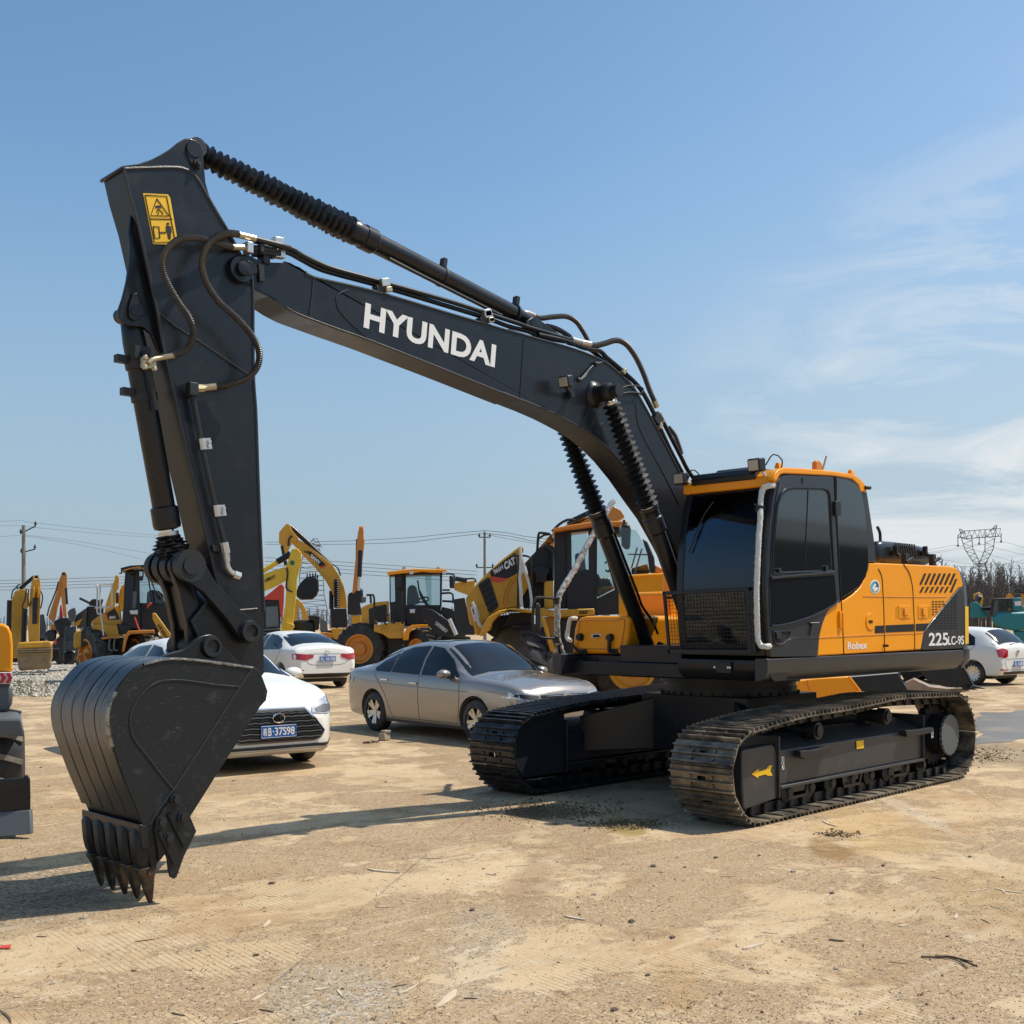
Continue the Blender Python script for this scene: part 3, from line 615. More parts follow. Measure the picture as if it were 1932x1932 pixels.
# grooves between the doors, dark vent triangle, louvres
def groove(pts, w=.007, nm='door_gap', mt=None, yy=None, par=None):
    g = MB(); g.tube(T(c7, pts, y=(YS if yy is None else yy)), w, 6); return g.build(nm, mt or M_['ink'], par or side)
groove([(845, 870), (872, 930), (882, 1080), (888, 1200), (893, 1490)], .006); groove([(1035, 838), (1075, 900), (1100, 1000), (1106, 1100), (1115, 1300), (1118, 1475)], .006)
groove([(570, 1112), (575, 1200), (585, 1400), (588, 1505)], .006)
for q in ([(735, 1075), (880, 1078), (1104, 1080), (1355, 1080)], [(403, 1385), (580, 1375), (890, 1360), (1110, 1352), (1180, 1345)]): groove(q, .005, 'crease', M_['orange2'])
m = MB(); m.prism(T(c7, [(1449, 1014), (1475, 1012), (1502, 1462), (1167, 1474), (1188, 1352), (1218, 1299)], y=YS-.001), (0, -.05, 0)); vp = m.build('vent_panel', M_['blackside'], X, .006)
VOID = mat('opening_dark', (.004, .004, .004), .8)
def slots(fn, quads, yy, nm, par):
    g = MB()
    for q in quads: g.prism(T(fn, q, y=yy), (0, .0025, 0))
    return g.build(nm, VOID, par, smooth=False)
qs = []
for k in range(7): x = 1148+k*36.5; qs.append([(x+4, 985), (x+40, 904), (x+56, 906), (x+18, 992)])
for k in range(6): x = 1150+k*36.5; qs.append([(x+2, 1048), (x+24, 1004), (x+40, 1004), (x+16, 1048)])
qs.append([(1377, 1045), (1420, 945), (1434, 947), (1393, 1047)])
slots(c7, qs, YS+.0005, 'louvre', side)
qs = []
for r in range(6):
    for k in range(4-(r*3)//5):
        x = 1245+k*25; y = 1112+r*19+.0*k; 
        if x < 1340-r*17: qs.append([(x, y), (x+17, y-1), (x+17, y+7), (x, y+8)])
slots(c7, qs, YS+.0005, 'perforation', side)
qs = []
for r in range(14):
    y = 1062+r*19; xl = 1412-r*14.5
    k = 0; x = 1434
    while x > max(xl, 1236): qs.append([(x-18, y+1), (x, y), (x, y+7), (x-18, y+8)]); x -= 25.5
slots(c7, qs, YS+.0002, 'perforation', vp)
slots(c7, [[(822, 1296), (886, 1292), (886, 1348), (820, 1350)], [(900, 1291), (1110, 1282), (1110, 1336), (900, 1345)], [(1126, 1281), (1226, 1276), (1188, 1332), (1126, 1335)]], YS+.0005, 'recess', side)
for xx in (1040, 1178):
    g = MB(); w_ = 42 if xx < 1100 else 36
    g.prism(T(c7, [(xx-w_, 1142), (xx+w_, 1142), (xx+w_, 1238), (xx-w_, 1238)], y=YS), (0, .006, 0)); lt = g.build('latch', M_['orange'], side, .004)
    g = MB(); g.prism(T(c7, [(xx-w_*.6, 1160), (xx+w_*.6, 1160), (xx+w_*.6, 1222), (xx-w_*.6, 1222)], y=YS+.006), (0, .0015, 0)); g.build('recess', M_['orange2'], side)
    g = MB(); g.prism(T(c7, [(xx-w_*.1, 1166), (xx+w_*.55, 1166), (xx+w_*.5, 1216), (xx-w_*.1, 1216)], y=YS+.008), (0, .012, 0)); g.build('latch', M_['orange'], side, .003)
    textfit('////', M_['sign'], side, at(*c7(xx+(-66 if xx < 1100 else 42), 1238), y=YS+.001), at(*c7(xx+(-46 if xx < 1100 else 60), 1236), y=YS+.001), at(*c7(xx+(-66 if xx < 1100 else 42), 1150), y=YS+.001), name='sticker')
g = MB(); cc_ = c7(788, 1262); g.prism([at(cc_[0]+9*math.cos(t), cc_[1]+16.5*math.sin(t), y=YS) for t in [i*math.pi/12 for i in range(24)]], (0, .008, 0)); g.build('oval_cover', M_['orange'], side, .003)
slots(c7, [[(776, 1254), (804, 1254), (804, 1274), (776, 1274)]], YS+.009, 'slot', side)
g = MB(); g.prism(T(c7, [(546, 1185), (574, 1190), (574, 1308), (550, 1312)], y=YS), (0, .02, 0)); g.tube([at(*c7(581, 1192), y=YS+.02), at(*c7(581, 1312), y=YS+.02)], .012, 8, smooth=False); g.build('hinge', M_['orange'], side, .003)
g = MB(); q = at(*c7(884, 1443), y=YS); g.cyl(q, q+V((0, .05, 0)), .012); g.build('rubber_stop', M_['dark'], side)
# round emblem: silver ring, pale face split blue and dark, white arrow
cu_, cv_ = c7(821, 1005); ell = lambda r, off, n=28: [at(cu_+r*.82*math.cos(t), cv_+r*1.12*math.sin(t), y=YS+off) for t in [i*2*math.pi/n for i in range(n)]]
g = MB(); g.prism(ell(11.6, 0), (0, .003, 0)); bd = g.build('round_badge', M_['white'], side, .001)
g = MB(); g.prism([at(cu_+9.6*.82*math.cos(t), cv_+9.6*1.12*math.sin(t), y=YS+.0035) for t in [math.pi/2+i*math.pi/14 for i in range(15)]], (0, .001, 0)); g.build('badge_half', mat('badge_blue', (.06, .42, .55), .4), bd)
g = MB(); g.prism([at(cu_+9.6*.82*math.cos(t), cv_+9.6*1.12*math.sin(t), y=YS+.0035) for t in [-math.pi/2+i*math.pi/14 for i in range(15)]], (0, .001, 0)); g.build('badge_half', mat('badge_grey', (.09, .09, .095), .4), bd)
g = MB(); g.prism(T(c7, [(802, 1010), (822, 978), (832, 990), (820, 1008), (846, 1006), (846, 1022), (822, 1044), (812, 1032)], y=YS+.005), (0, .001, 0)); g.build('badge_arrow', M_['white'], bd)
textfit('Robex', M_['white'], side, at(*c7(618, 1472), y=YS+.001), at(*c7(762, 1466), y=YS+.001), at(*c7(618, 1416), y=YS+.001), bold=.02)
textfit('225', M_['white'], vp, at(*c7(1222, 1445), y=YS+.001), at(*c7(1366, 1441), y=YS+.001), at(*c7(1222, 1347), y=YS+.001), bold=.02)
textfit('LC-9S', M_['white'], vp, at(*c7(1366, 1439), y=YS+.001), at(*c7(1484, 1434), y=YS+.001), at(*c7(1366, 1372), y=YS+.001), bold=.02)
# ---- counterweight
def plan(e=0, s_=1): 
    pts = [(-2.355, YS), (-2.46, YS+e*.5), (-2.56+e*-.6, YS-.05+e), (-2.66-e, YS-.22), (-2.76-e, .8), (-2.82-e, .3), (-2.83-e, 0)]
    return pts+[(x, -y) for x, y in reversed(pts[:-1])]
m = MB(); zt = at(*c7(1500, 872), y=YS).z; zb = at(*c7(1545, 1600), y=YS-.03).z; zm = at(*c7(1560, 1455), y=YS-.03).z
print('cw', zt, zb, zm)
def ring(z, sh, e): 
    cx = -2.35; return [V((min(x, -2.355)+sh*.9 if x < -2.4 else x, y*(1-sh*.35), z)) for x, y in plan(e)]
m.loft([ring(ZT-.06, 0, 0), ring(zt-.30, 0, 0), ring(zt-.14, .02, 0), ring(zt-.05, .06, 0), ring(zt, .14, 0)])
cw = m.build('counterweight', M_['blackside'], X, .006, angle=50)
m = MB(); m.loft([ring(zb, .06, .0), ring(zb+.05, .015, .02), ring(zb+.10, 0, .03), ring(zm-.01, 0, .03), ring(zm+.0, .01, .01)]); m.build('bumper', M_['blackside'], cw, .006, angle=50)
m = MB(); m.prism([V((-2.475, YS+.0012, z)) for z in (0,)]*0 or [V((-2.40, YS+.001, zt-.40)), V((-2.50, YS-.006, zt-.40)), V((-2.50, YS-.006, zt-.80)), V((-2.40, YS+.001, zt-.80))], (0.0, .003, 0)); st_ = m.build('yellow_sticker', M_['sign'], cw)
# ---- engine hood
hy = .95; hp = T(c7, [(835, 832), (832, 700), (850, 672), (905, 660), (1000, 668), (1100, 682), (1180, 698), (1222, 715), (1240, 745), (1252, 842)], y=hy)
m = MB(); m.prism(hp, (0, -1.8, 0)); hood = m.build('engine_hood', M_['black'], X, .07, seg=4)
g = MB()
for k in range(9):
    x = 968+k*17.5; P = T(c7, [(x, 674+k*1.5), (x+9, 675+k*1.5), (x+33-k*.8, 786+k*1), (x+24-k*.8, 785+k)], y=hy+.001); g.prism(P, (0, .004, 0))
g.build('louvre', VOID, hood, smooth=False)
for xx in (968, 1188):
    g = MB(); q = at(*c7(xx, 755), y=hy+.02); g.box(q, (.10, .03, .05)); g.box(q+V((.02, .02, .03)), (.03, .05, .09)); g.cyl(q, q+V((0, .06, -.03)), .02); g.build('hood_latch', M_['dark'], hood, .004)
for xx in (1046, 1250):
    g = MB(); q = at(*c7(xx, 805), y=YS-.08); g.box(q, (.07, .05, .12)); g.box(q+V((-.05, .02, .0)), (.15, .03, .03), Matrix.Rotation(.3, 3, 'Y')); g.build('hood_latch', M_['dark'], hood, .004)
m = MB(); q = at(*c7(840, 560), y=-.2); m.tube([q, at(*c7(858, 600), y=-.2), at(*c7(862, 668), y=-.2)], .02, 8); m.build('lifting_hose', M_['dark'], X)
# ================================================================== cab
xb = at(*c6(985, 1640), y=YS).x; 
def zat(x, y, yy=YS): return at(*c6(x, y), y=yy)
# front edge (near side) points
FE = [(982, 1645), (962, 1400), (948, 1150), (952, 850), (972, 600), (1000, 380), (1035, 235), (1062, 190)]
SIDE = FE + [(1130, 176), (1480, 192), (1640, 214), (1690, 250), (1715, 320), (1755, 320), (1782, 500), (1812, 700), (1830, 880), (1768, 882)]
DOORB = [(1765, 940), (1735, 1020), (1680, 1090), (1620, 1135), (1545, 1182), (1480, 1230), (1435, 1290), (1400, 1380), (1375, 1470), (1358, 1640)]
m = MB(); m.prism(T(c6, SIDE+DOORB, y=YS+.004), (0, -.05, 0)); cab = m.build('cab', M_['blackside'], X, .008)
# cross-section line of the front window
def xfront(z):
    P = [(at(*c6(*q), y=YS).z, at(*c6(*q), y=YS).x) for q in FE]; P.sort()
    if z <= P[0][0]: return P[0][1]
    for (z0, a), (z1, b) in zip(P, P[1:]):
        if z <= z1: return a+(b-a)*(z-z0)/(z1-z0)
    return P[-1][1]
YR = .44
for q in ((300, 310), (180, 900), (170, 1090)):   # far edge of the front window: find y
    uv = c6(*q); best = min(((abs(at(*uv, y=yy).x-xfront(at(*uv, y=yy).z)), yy) for yy in [i*.01 for i in range(10, 80)])); print('cab right edge', q, best)
zroof = zat(1062, 190).z; zlow = at(*c6(985, 1640), y=YS).z
print('zroof', zroof, 'xfronts', xfront(1.5), xfront(2.2), xfront(2.8))
# shell: floor, right side, rear, roof
xrear = zat(1800, 700).x
m = MB(); zs = [zlow, zlow+.35, 1.9, 2.4, 2.7, zroof-.02]
m.prism([V((xfront(z)-.02, YR, z)) for z in zs]+[V((xrear, YR, zroof-.08)), V((xrear, YR, zlow))], (0, .04, 0)); m.build('side_wall', M_['black'], cab, .005)
m = MB(); m.bx(xrear, xrear+.05, YR+.04, YS-.047, zlow, zroof-.1); m.bx(xrear+.05, xb-.05, YR+.04, YS-.047, zlow, zlow+.05); m.build('rear_wall', M_['dark'], cab)
# front pillars and frame
def fpt(z, y, off=0): return V((xfront(z)+off, y, z))
for ya, yb in ((YS-.05, YS-.11), (YR, YR+.075)):
    m = MB(); P = [zlow+(zroof-.02-zlow)*i/12 for i in range(13)]
    m.loft([[fpt(z, ya, .002), fpt(z, yb, .02 if ya > 1 else .012), fpt(z, yb, -.05), fpt(z, ya, -.06)] for z in P]); m.build('pillar', M_['black'], cab, .006)
m = MB()
for z, h in ((zlow+.05, .10), (zroof-.06, .10)): m.loft([[fpt(z-h/2, y, .008), fpt(z+h/2, y, .008), fpt(z+h/2, y, -.04), fpt(z-h/2, y, -.04)] for y in (YR+.07, YS-.10)])
m.build('window_frame', M_['black'], cab, .004)
m = MB(); zz = [zlow+.1+(zroof-.12-zlow-.1)*i/8 for i in range(9)]
m.loft([[fpt(z, YR+.07, .004), fpt(z, YS-.10, .012), fpt(z, YS-.10, .006), fpt(z, YR+.07, -.002)] for z in zz]); m.build('front_window', M_['screen'], cab)
# inside: seat, armrests, console, blind, dark lining
m = MB(); m.bx(.35, .80, .66, 1.14, zlow+.10, zlow+.50); m.box((.40, .90, zlow+.85), (.14, .46, .75), Matrix.Rotation(-.12, 3, 'Y')); m.box((.36, .90, zlow+1.28), (.10, .26, .18)); m.build('seat', mat('seat_cloth', (.05, .03, .03), .9), cab, .04)
m = MB(); 
for yy in (.62, 1.18): m.bx(.45, .85, yy-.07, yy+.07, zlow+.35, zlow+.62); m.tube([(.80, yy, zlow+.6), (.84, yy, zlow+.75), (.86, yy+.02, zlow+.85)], .02)
m.build('console', M_['dark'], cab, .015)
for yy in (.82, 1.0): m = MB(); m.tube([(xfront(zlow+.3)-.22, yy, zlow+.06), (xfront(zlow)-.26, yy, zlow+.45), (xfront(zlow)-.42, yy, zlow+.72)], .014); m.build('travel_lever', M_['grey'], cab)
m = MB(); m.tube([fpt(zroof-.5, .62, .03), fpt(zroof-.3, .70, .03), fpt(zroof-.18, .78, .03)], .007); m.tube([fpt(zroof-.62, .58, .03), fpt(zroof-.42, .66, .03)], .006); m.build('wiper', M_['dark'], cab)
m = MB(); m.box((.95, .9, zlow+.30), (.10, .85, .28)); m.build('orange_cover', M_['orange2'], cab)
# ---- door and side glazing
def spane(pts, nm, mt, off, th=.004, bev=0, par=None):
    g = MB(); g.prism(T(c6, pts, y=YS+off), (0, -th, 0)); return g.build(nm, mt, par or cab, bev, smooth=False)
dr = spane([(985, 1400), (975, 1150), (985, 850), (1000, 600), (1025, 380), (1050, 240), (1080, 190), (1485, 202), (1493, 400), (1512, 700), (1535, 1195), (1470, 1245), (1300, 1320), (1100, 1385)], 'door', M_['blackside'], .012, .010, .003)
def rim(pts, r, nm, mt, off, par): g = MB(); P = T(c6, pts+[pts[0]], y=YS+off); g.tube(P, r, 6, smooth=False); return g.build(nm, mt, par)
up_ = [(1000, 970), (1003, 800), (1014, 600), (1034, 420), (1062, 340), (1100, 300), (1160, 284), (1400, 290), (1438, 305), (1455, 340), (1474, 700), (1488, 955)]
inn = [(1012, 958), (1015, 800), (1026, 600), (1045, 430), (1072, 355), (1110, 318), (1165, 303), (1395, 308), (1422, 320), (1434, 352), (1456, 700), (1468, 940)]
lower = [(992, 1388), (985, 1150), (982, 1022), (1493, 988), (1512, 1195), (1460, 1240), (1290, 1318), (1100, 1375)]
rear = [(1512, 208), (1600, 222), (1672, 262), (1712, 330), (1740, 500), (1758, 700), (1765, 880), (1745, 1000), (1690, 1075), (1610, 1130), (1550, 1172), (1540, 1000), (1525, 700), (1512, 400)]
GL = mat('film_glass', (.010, .012, .015), .05, coat=.6, spec=.55)
for pts, par in ((inn, dr), (lower, dr), (rear, cab)): spane(pts, 'window', GL, .0155 if par is dr else .010, .003, par=par)
rim(up_, .009, 'window_rim', M_['black'], .016, dr); 
g = MB(); g.tube(T(c6, [(1282, 306), (1268, 620), (1252, 950)], y=YS+.017), .005, 5); g.build('window_divider', M_['dark'], dr)
g = MB(); g.tube(T(c6, [(984, 1010), (1240, 985), (1495, 962)], y=YS+.018), .013, 8); g.build('sill_rail', M_['black'], dr)
g = MB(); g.tube(T(c6, [(990, 1395), (1100, 1382), (1250, 1340), (1380, 1288), (1470, 1238), (1535, 1192)], y=YS+.016), .008, 6); g.build('door_edge', M_['black'], dr)
for q in ((1043, 952), (1420, 930)): g = MB(); p = at(*c6(*q), y=YS+.018); g.cyl(p, p+Y1*.02, .022, n=8); g.build('window_knob', M_['dark'], dr)
g = MB(); g.prism(T(c6, [(1478, 395), (1520, 395), (1525, 512), (1484, 512)], y=YS+.01), (0, .03, 0)); g.build('door_hinge', M_['dark'], cab, .005)
g = MB(); g.tube(T(c6, [(1497, 195), (1505, 400), (1520, 700), (1548, 1190)], y=YS+.008), .006, 6); g.build('door_gap', M_['ink'], cab)
# handle, lock, stay
P = [(1003, 1440), (1130, 1436), (1140, 1450), (1128, 1490), (1095, 1530), (1060, 1545), (1020, 1535), (1008, 1500)]
spane([(1010, 1448), (1120, 1446), (1122, 1475), (1085, 1520), (1055, 1532), (1025, 1524), (1015, 1490)], 'handle_recess', VOID, .007); rim(P, .007, 'handle_rim', M_['blackside'], .009, cab)
g = MB(); g.prism(T(c6, [(1020, 1450), (1062, 1450), (1062, 1505), (1024, 1500)], y=YS+.008), (0, .012, 0)); g.build('handle', M_['dark'], cab, .004)
g = MB(); g.tube(T(c6, [(1000, 1555), (1080, 1545), (1130, 1505), (1200, 1490), (1370, 1492)], y=YS+.005), .004, 5); g.build('crease', M_['black'], cab)
g = MB(); p = at(*c6(1312, 1380), y=YS+.01); g.box(p, (.06, .03, .025)); g.tube([at(*c6(1300, 1372), y=YS+.02), at(*c6(1370, 1370), y=YS+.06)], .005, 5); g.tube([p, at(*c6(1295, 1470), y=YS+.008)], .004, 5); g.build('door_catch', M_['dark'], cab)
g = MB(); p = at(*c6(1238, 228), y=YS+.012); g.prism([p+V((.014*math.cos(t), 0, .028*math.sin(t))) for t in [i*math.pi/8 for i in range(16)]], (0, .006, 0)); g.build('knob', M_['dark'], cab)
# ---- roof
ro = [(1002, 215), (1018, 170), (1045, 140), (1090, 124), (1200, 128), (1480, 152), (1620, 172), (1680, 195), (1728, 240), (1752, 290), (1756, 320), (1705, 318), (1690, 262), (1640, 216), (1560, 202), (1480, 190), (1200, 176), (1090, 172), (1060, 182), (1040, 215), (1030, 240)]
m = MB(); m.prism(T(c6, ro, y=YS+.016), (0, -.06, 0)); rf = m.build('roof', M_['orange'], cab, .010, seg=3)
zr0 = at(*c6(1090, 135), y=YS).z; zr1 = at(*c6(1600, 172), y=YS).z; xr1 = at(*c6(1730, 250), y=YS).x
xt = at(*c6(1030, 180), y=YS).x
m = MB(); m.loft([[V((xt-.04, y, zr0-.10)), V((xt+.02, y, zr0-.06)), V((xt-.05, y, zr0-.005)), V((xr1+.15, y, zr1-.01)), V((xr1, y, zr1-.12)), V((xr1, y, zr1-.2)), V((xt-.1, y, zr0-.2))] for y in (YR, YS-.044)]); m.build('roof_panel', M_['orange'], rf, .02)
# front brow (orange) with black hatch visor on it
m = MB(); m.loft([[V((xt-.02, y, z0)) for z0 in (zr0-.16, )]+[V((xt+.035, y, zr0-.15)), V((xt+.035, y, zr0-.07)), V((xt-.02, y, zr0-.03))] for y in (YR-.02, YS-.01)]); m.build('brow', M_['orange'], rf, .012)
m = MB(); m.loft([[V((xt+.045, y, zr0-.09)), V((xt+.06, y, zr0-.04)), V((xt+.02, y, zr0+.015)), V((xt-.50, y, zr0+.03)), V((xt-.50, y, zr0-.02)), V((xt-.02, y, zr0-.05))] for y in (YR+.08, YS-.18)]); m.build('roof_hatch', M_['black'], rf, .012)
m = MB(); m.bx(xt-.75, xt-.15, YR+.2, YS-.35, zr0+.02, zr0+.06); m.build('roof_window', M_['grey'], rf, .02)
for q, yy in (((1045, 110), YS-.08), ((1625, 165), YS-.05)): m = MB(); p = at(*c6(*q), y=yy); m.box(p, (.07, .05, .05), taper=(.6, .6)); m.build('lifting_lug', M_['orange'], rf, .006)
m = MB(); p = at(*c6(1340, 105), y=.8); m.prism([p+V((dx, 0, dz)) for dx, dz in ((.07, -.06), (.065, .02), (.02, .045), (-.04, .01), (-.08, -.06))], (0, .05, 0)); m.build('horn_bracket', M_['orange2'], rf, .006)
m = MB(); m.tube([at(*c6(1402, 132), y=1.0), at(*c6(1428, 35), y=1.0)], .010, 6); m.build('antenna', M_['brass'], rf)
m = MB(); p = at(*c6(1738, 285), y=YS+.02); m.cyl(p, p+V((-.06, .02, 0)), .018); m.build('rubber_stop', M_['dark'], rf)
# ---- work lamps
def lamp(c, sz, face, par, nm='work_lamp', stem=None, upv=V((0, 0, 1))):
    f = V(face).normalized(); r = f.cross(upv).normalized(); u = r.cross(f); R3 = Matrix((r, f, u)).transposed()
    g = MB(); g.box(c, (sz, sz*.75, sz*.92), R3); o = g.build(nm, M_['dark'], par, .012)
    g = MB(); g.box(V(c)+f*sz*.38, (sz*.78, .006, sz*.70), R3); g.build('lens', M_['lampface'], o, .002)
    if stem: g = MB(); g.tube(stem, .012, 6); g.build('bracket', M_['zinc'], o)
    return o
p = at(*c6(868, 105), x=xt+.05); print('lampA', p); lamp(p, .125, V((1, -.05, -.12)), rf, stem=[p+V((-.02, .03, -.03)), p+V((-.04, .08, -.12))])
g = MB(); g.tube([p+V((-.06, .05, .0)), p+V((-.10, .10, .09)), p+V((-.14, .16, .04)), p+V((-.14, .14, -.08))], .006, 5); g.build('cable', M_['dark'], rf)
p = at(*c6(262, 215), x=xt+.05); lamp(p, .115, V((1, .05, -.08)), rf, stem=[p+V((-.02, .03, -.02)), p+V((-.06, .10, -.06))])
g = MB(); g.tube([p+V((-.04, .05, .0)), p+V((-.02, .10, .07)), p+V((-.05, .15, .04)), p+V((-.07, .16, -.06))], .006, 5); g.build('cable', M_['dark'], rf)
# ---- guard grille low on the front
xg = xb+.09
def eg(x, y, dx=0): return at(*e4(x, y), x=xg+dx)
gr = [eg(392, 425), eg(1455, 370), eg(1490, 1165), eg(457, 1160)]
def lerp4(a, b): return gr[0].lerp(gr[1], a).lerp(gr[3].lerp(gr[2], a), b)
m = MB()
def bar(a, b, w, t=.02):
    d = (b-a).normalized(); n = V((1, 0, 0)); s_ = d.cross(n).normalized(); R3 = Matrix((d, n, s_)).transposed(); m.box((a+b)/2, ((b-a).length+w*.0, t, w), R3)
for a, b, w in ((lerp4(0, .03), lerp4(1, .03), .035), (lerp4(0, .97), lerp4(1, .97), .04), (lerp4(.985, 0), lerp4(.985, 1), .04), (lerp4(.015, 0), lerp4(.015, 1), .028), (lerp4(.95, .05), lerp4(.95, .95), .05)): bar(a, b, w)
gg = m.build('guard_grille', M_['black'], X, .003)
m = MB()
for k in range(1, 26): a = .03+.92*k/26; m.cyl(lerp4(a, .04), lerp4(a, .96), .0022, n=5, cap=False)
for k in range(1, 15): b = .04+.92*k/15; m.cyl(lerp4(.02, b), lerp4(.95, b), .0022, n=5, cap=False)
m.build('wire_mesh', M_['dark'], gg)
m = MB(); 
for b in (.1, .9): m.cyl(lerp4(.98, b), lerp4(.98, b)+V((-.10, 0, 0)), .012); m.cyl(lerp4(.03, b), lerp4(.03, b)+V((-.08, .09, 0)), .012)
m.build('grille_bracket', M_['dark'], gg)
# foam wrapped grab rail, at the corner pillar
hr = [(1008, 268), (965, 272), (925, 292), (910, 330), (900, 420), (898, 520), (886, 700), (874, 950), (868, 1150), (872, 1330), (878, 1460), (884, 1520), (905, 1555), (945, 1562), (972, 1556)]
m = MB(); m.tube([at(*c6(*q), x=xfront(at(*c6(*q), y=1.3).z)+(.03 if i in (0, len(hr)-1) else .075)) for i, q in enumerate(hr)], .024, 10, jag=.25, step=.015); m.build('wrapped_grab_rail', M_['foam'], X)
m = MB(); a = at(*c6(897, 430), x=xfront(2.6)+.075); b = at(*c6(893, 480), x=xfront(2.6)+.075); m.cyl(a, b, .036); m.tube([a, at(*c6(850, 420), x=xfront(2.6)+.12)], .006); m.build('mirror_clamp', M_['dark'], X)
# ================================================================== right-hand front: toolbox, deck nose, rails
tb0 = at(*e3(450, 548), y=-1.06); XT = tb0.x; print('toolbox', tb0, at(*e3(1100, 552), x=XT), at(*e3(700, 95), x=XT))
F = lambda x, y, dx=0: at(*e3(x, y), x=XT+dx)
bl = F(450, 548); brr = F(1095, 552); zt_ = F(800, 98).z
fr = [F(450, 546), F(478, 250), F(500, 170), F(545, 120), F(610, 100), F(1095, 95), F(1135, 115), F(1100, 552)]
m = MB(); m.prism(fr, (-1.0, 0, 0)); tb = m.build('toolbox', M_['orange'], X, .035, seg=4)
lid = [F(520, 470, .004), F(545, 200, .004), F(600, 150, .004), F(1000, 150, .004), F(1080, 150, .004), F(1040, 440, .004), F(1010, 480, .004), F(960, 492, .004), F(560, 486, .004)]
m = MB(); m.tube(lid+[lid[0]], .006, 6); m.build('lid_gap', M_['orange2'], tb)
g = MB(); g.prism([F(688, 310), F(806, 306), F(800, 345), F(780, 365), F(705, 366), F(690, 350)], (.008, 0, 0)); lt = g.build('handle_surround', M_['zinc'], tb, .004)
g = MB(); g.prism([F(706, 322, .009), F(782, 320, .009), F(780, 352, .009), F(706, 354, .009)], (.002, 0, 0)); g.build('handle_recess', VOID, lt)
for (x, y) in ((563, 350), (920, 355)):
    g = MB(); c = F(x, y); g.prism([F(x+40*math.cos(t), y+50*math.sin(t)) for t in [i*math.pi/4+.39 for i in range(8)]], (.012, 0, 0)); g.cyl(c+V((.012, 0, 0)), c+V((.05, 0, 0)), .03)
    for dy in (-.03, .03): g.cyl(c+V((.012, dy, -.02)), c+V((.02, dy, -.02)), .008)
    lo = g.build('catch', M_['dark'], tb, .003)
g = MB(); g.tube([F(465, 440, .02), F(480, 470, .03), F(540, 520, .03), F(600, 520, .02)], .014, 6); g.box(F(600, 518, .01), (.02, .06, .05)); g.build('strap', M_['dark'], tb)
g = MB(); g.tube([F(900, 370, .03), F(895, 480, .03), F(905, 520, .02), F(960, 522, .02)], .02, 6); g.box(F(960, 520, .01), (.02, .07, .05)); g.build('strap', M_['dark'], tb)
# rest of the right side deck behind the toolbox
m = MB(); m.bx(-.2, XT-.9, -1.05, -.52, 1.26, 1.95); m.build('fuel_tank', M_['orange'], X, .04)
# deck nose
m = MB(); nz = [F(440, 650), F(450, 700), F(500, 760), F(560, 782), F(1080, 800), F(1300, 815), F(1300, 565), F(448, 560)]
m.prism(nz, (-1.2, 0, 0)); m.build('deck_nose', M_['black'], X, .012)
g = MB(); c = F(680, 665, .005)
for dy in (-.06, -.02, .03, .07): g.box(c+V((0, dy, .0)), (.03, .025, .09))
g.build('step_bracket', M_['dark'], X)
m = MB(); m.bx(.7, XT+.02, -.42, .42, 1.12, 1.24); m.build('front_sill', M_['black'], X, .01)
# wrapped hand rail with mirror
G3 = lambda x, y, yy=-1.14: at(*d3(x, y), y=yy)
rl = [(1400, -20), (1362, 40), (1250, 230), (1180, 350), (1060, 580), (960, 740), (925, 830), (915, 1000), (915, 1120), (930, 1210), (955, 1290), (985, 1335)]
m = MB(); m.tube([G3(*q) for q in rl], .030, 10, jag=.35, step=.02); rail = m.build('wrapped_hand_rail', M_['wrap'], X)
m = MB(); m.tube([G3(925, 1225), G3(945, 1320), G3(985, 1370), G3(1050, 1378)]+[F(560, 610)], .02, 8); m.tube([G3(975, 1328), F(520, 585), F(640, 585)], .014, 8); m.build('rail_foot', M_['black'], rail)
m = MB(); m.tube([G3(930, 828), G3(760, 812), G3(722, 830), G3(705, 900), G3(706, 1060), G3(735, 1140), G3(800, 1165), G3(920, 1168)], .013, 8); m.build('mirror_arm', M_['dark'], rail)
m = MB(); m.prism([G3(725, 870), G3(745, 850), G3(765, 880), G3(770, 1090), G3(755, 1115), G3(722, 1105)], (-.05, -.04, 0)); m.build('mirror', M_['dark'], rail, .015)
m = MB()
for y in (828, 1168): m.box(G3(912, y+12), (.07, .05, .07))
m.build('clamp', M_['dark'], rail, .006)
m = MB(); m.tube([F(515, 130, -.1), F(455, 128, -.05), F(425, 160, -.05), F(412, 250, -.05), F(396, 330, -.05), F(412, 375, -.05), F(450, 392, -.05)], .022, 8, jag=.2); m.build('wrapped_grab_rail', M_['foam'], X)
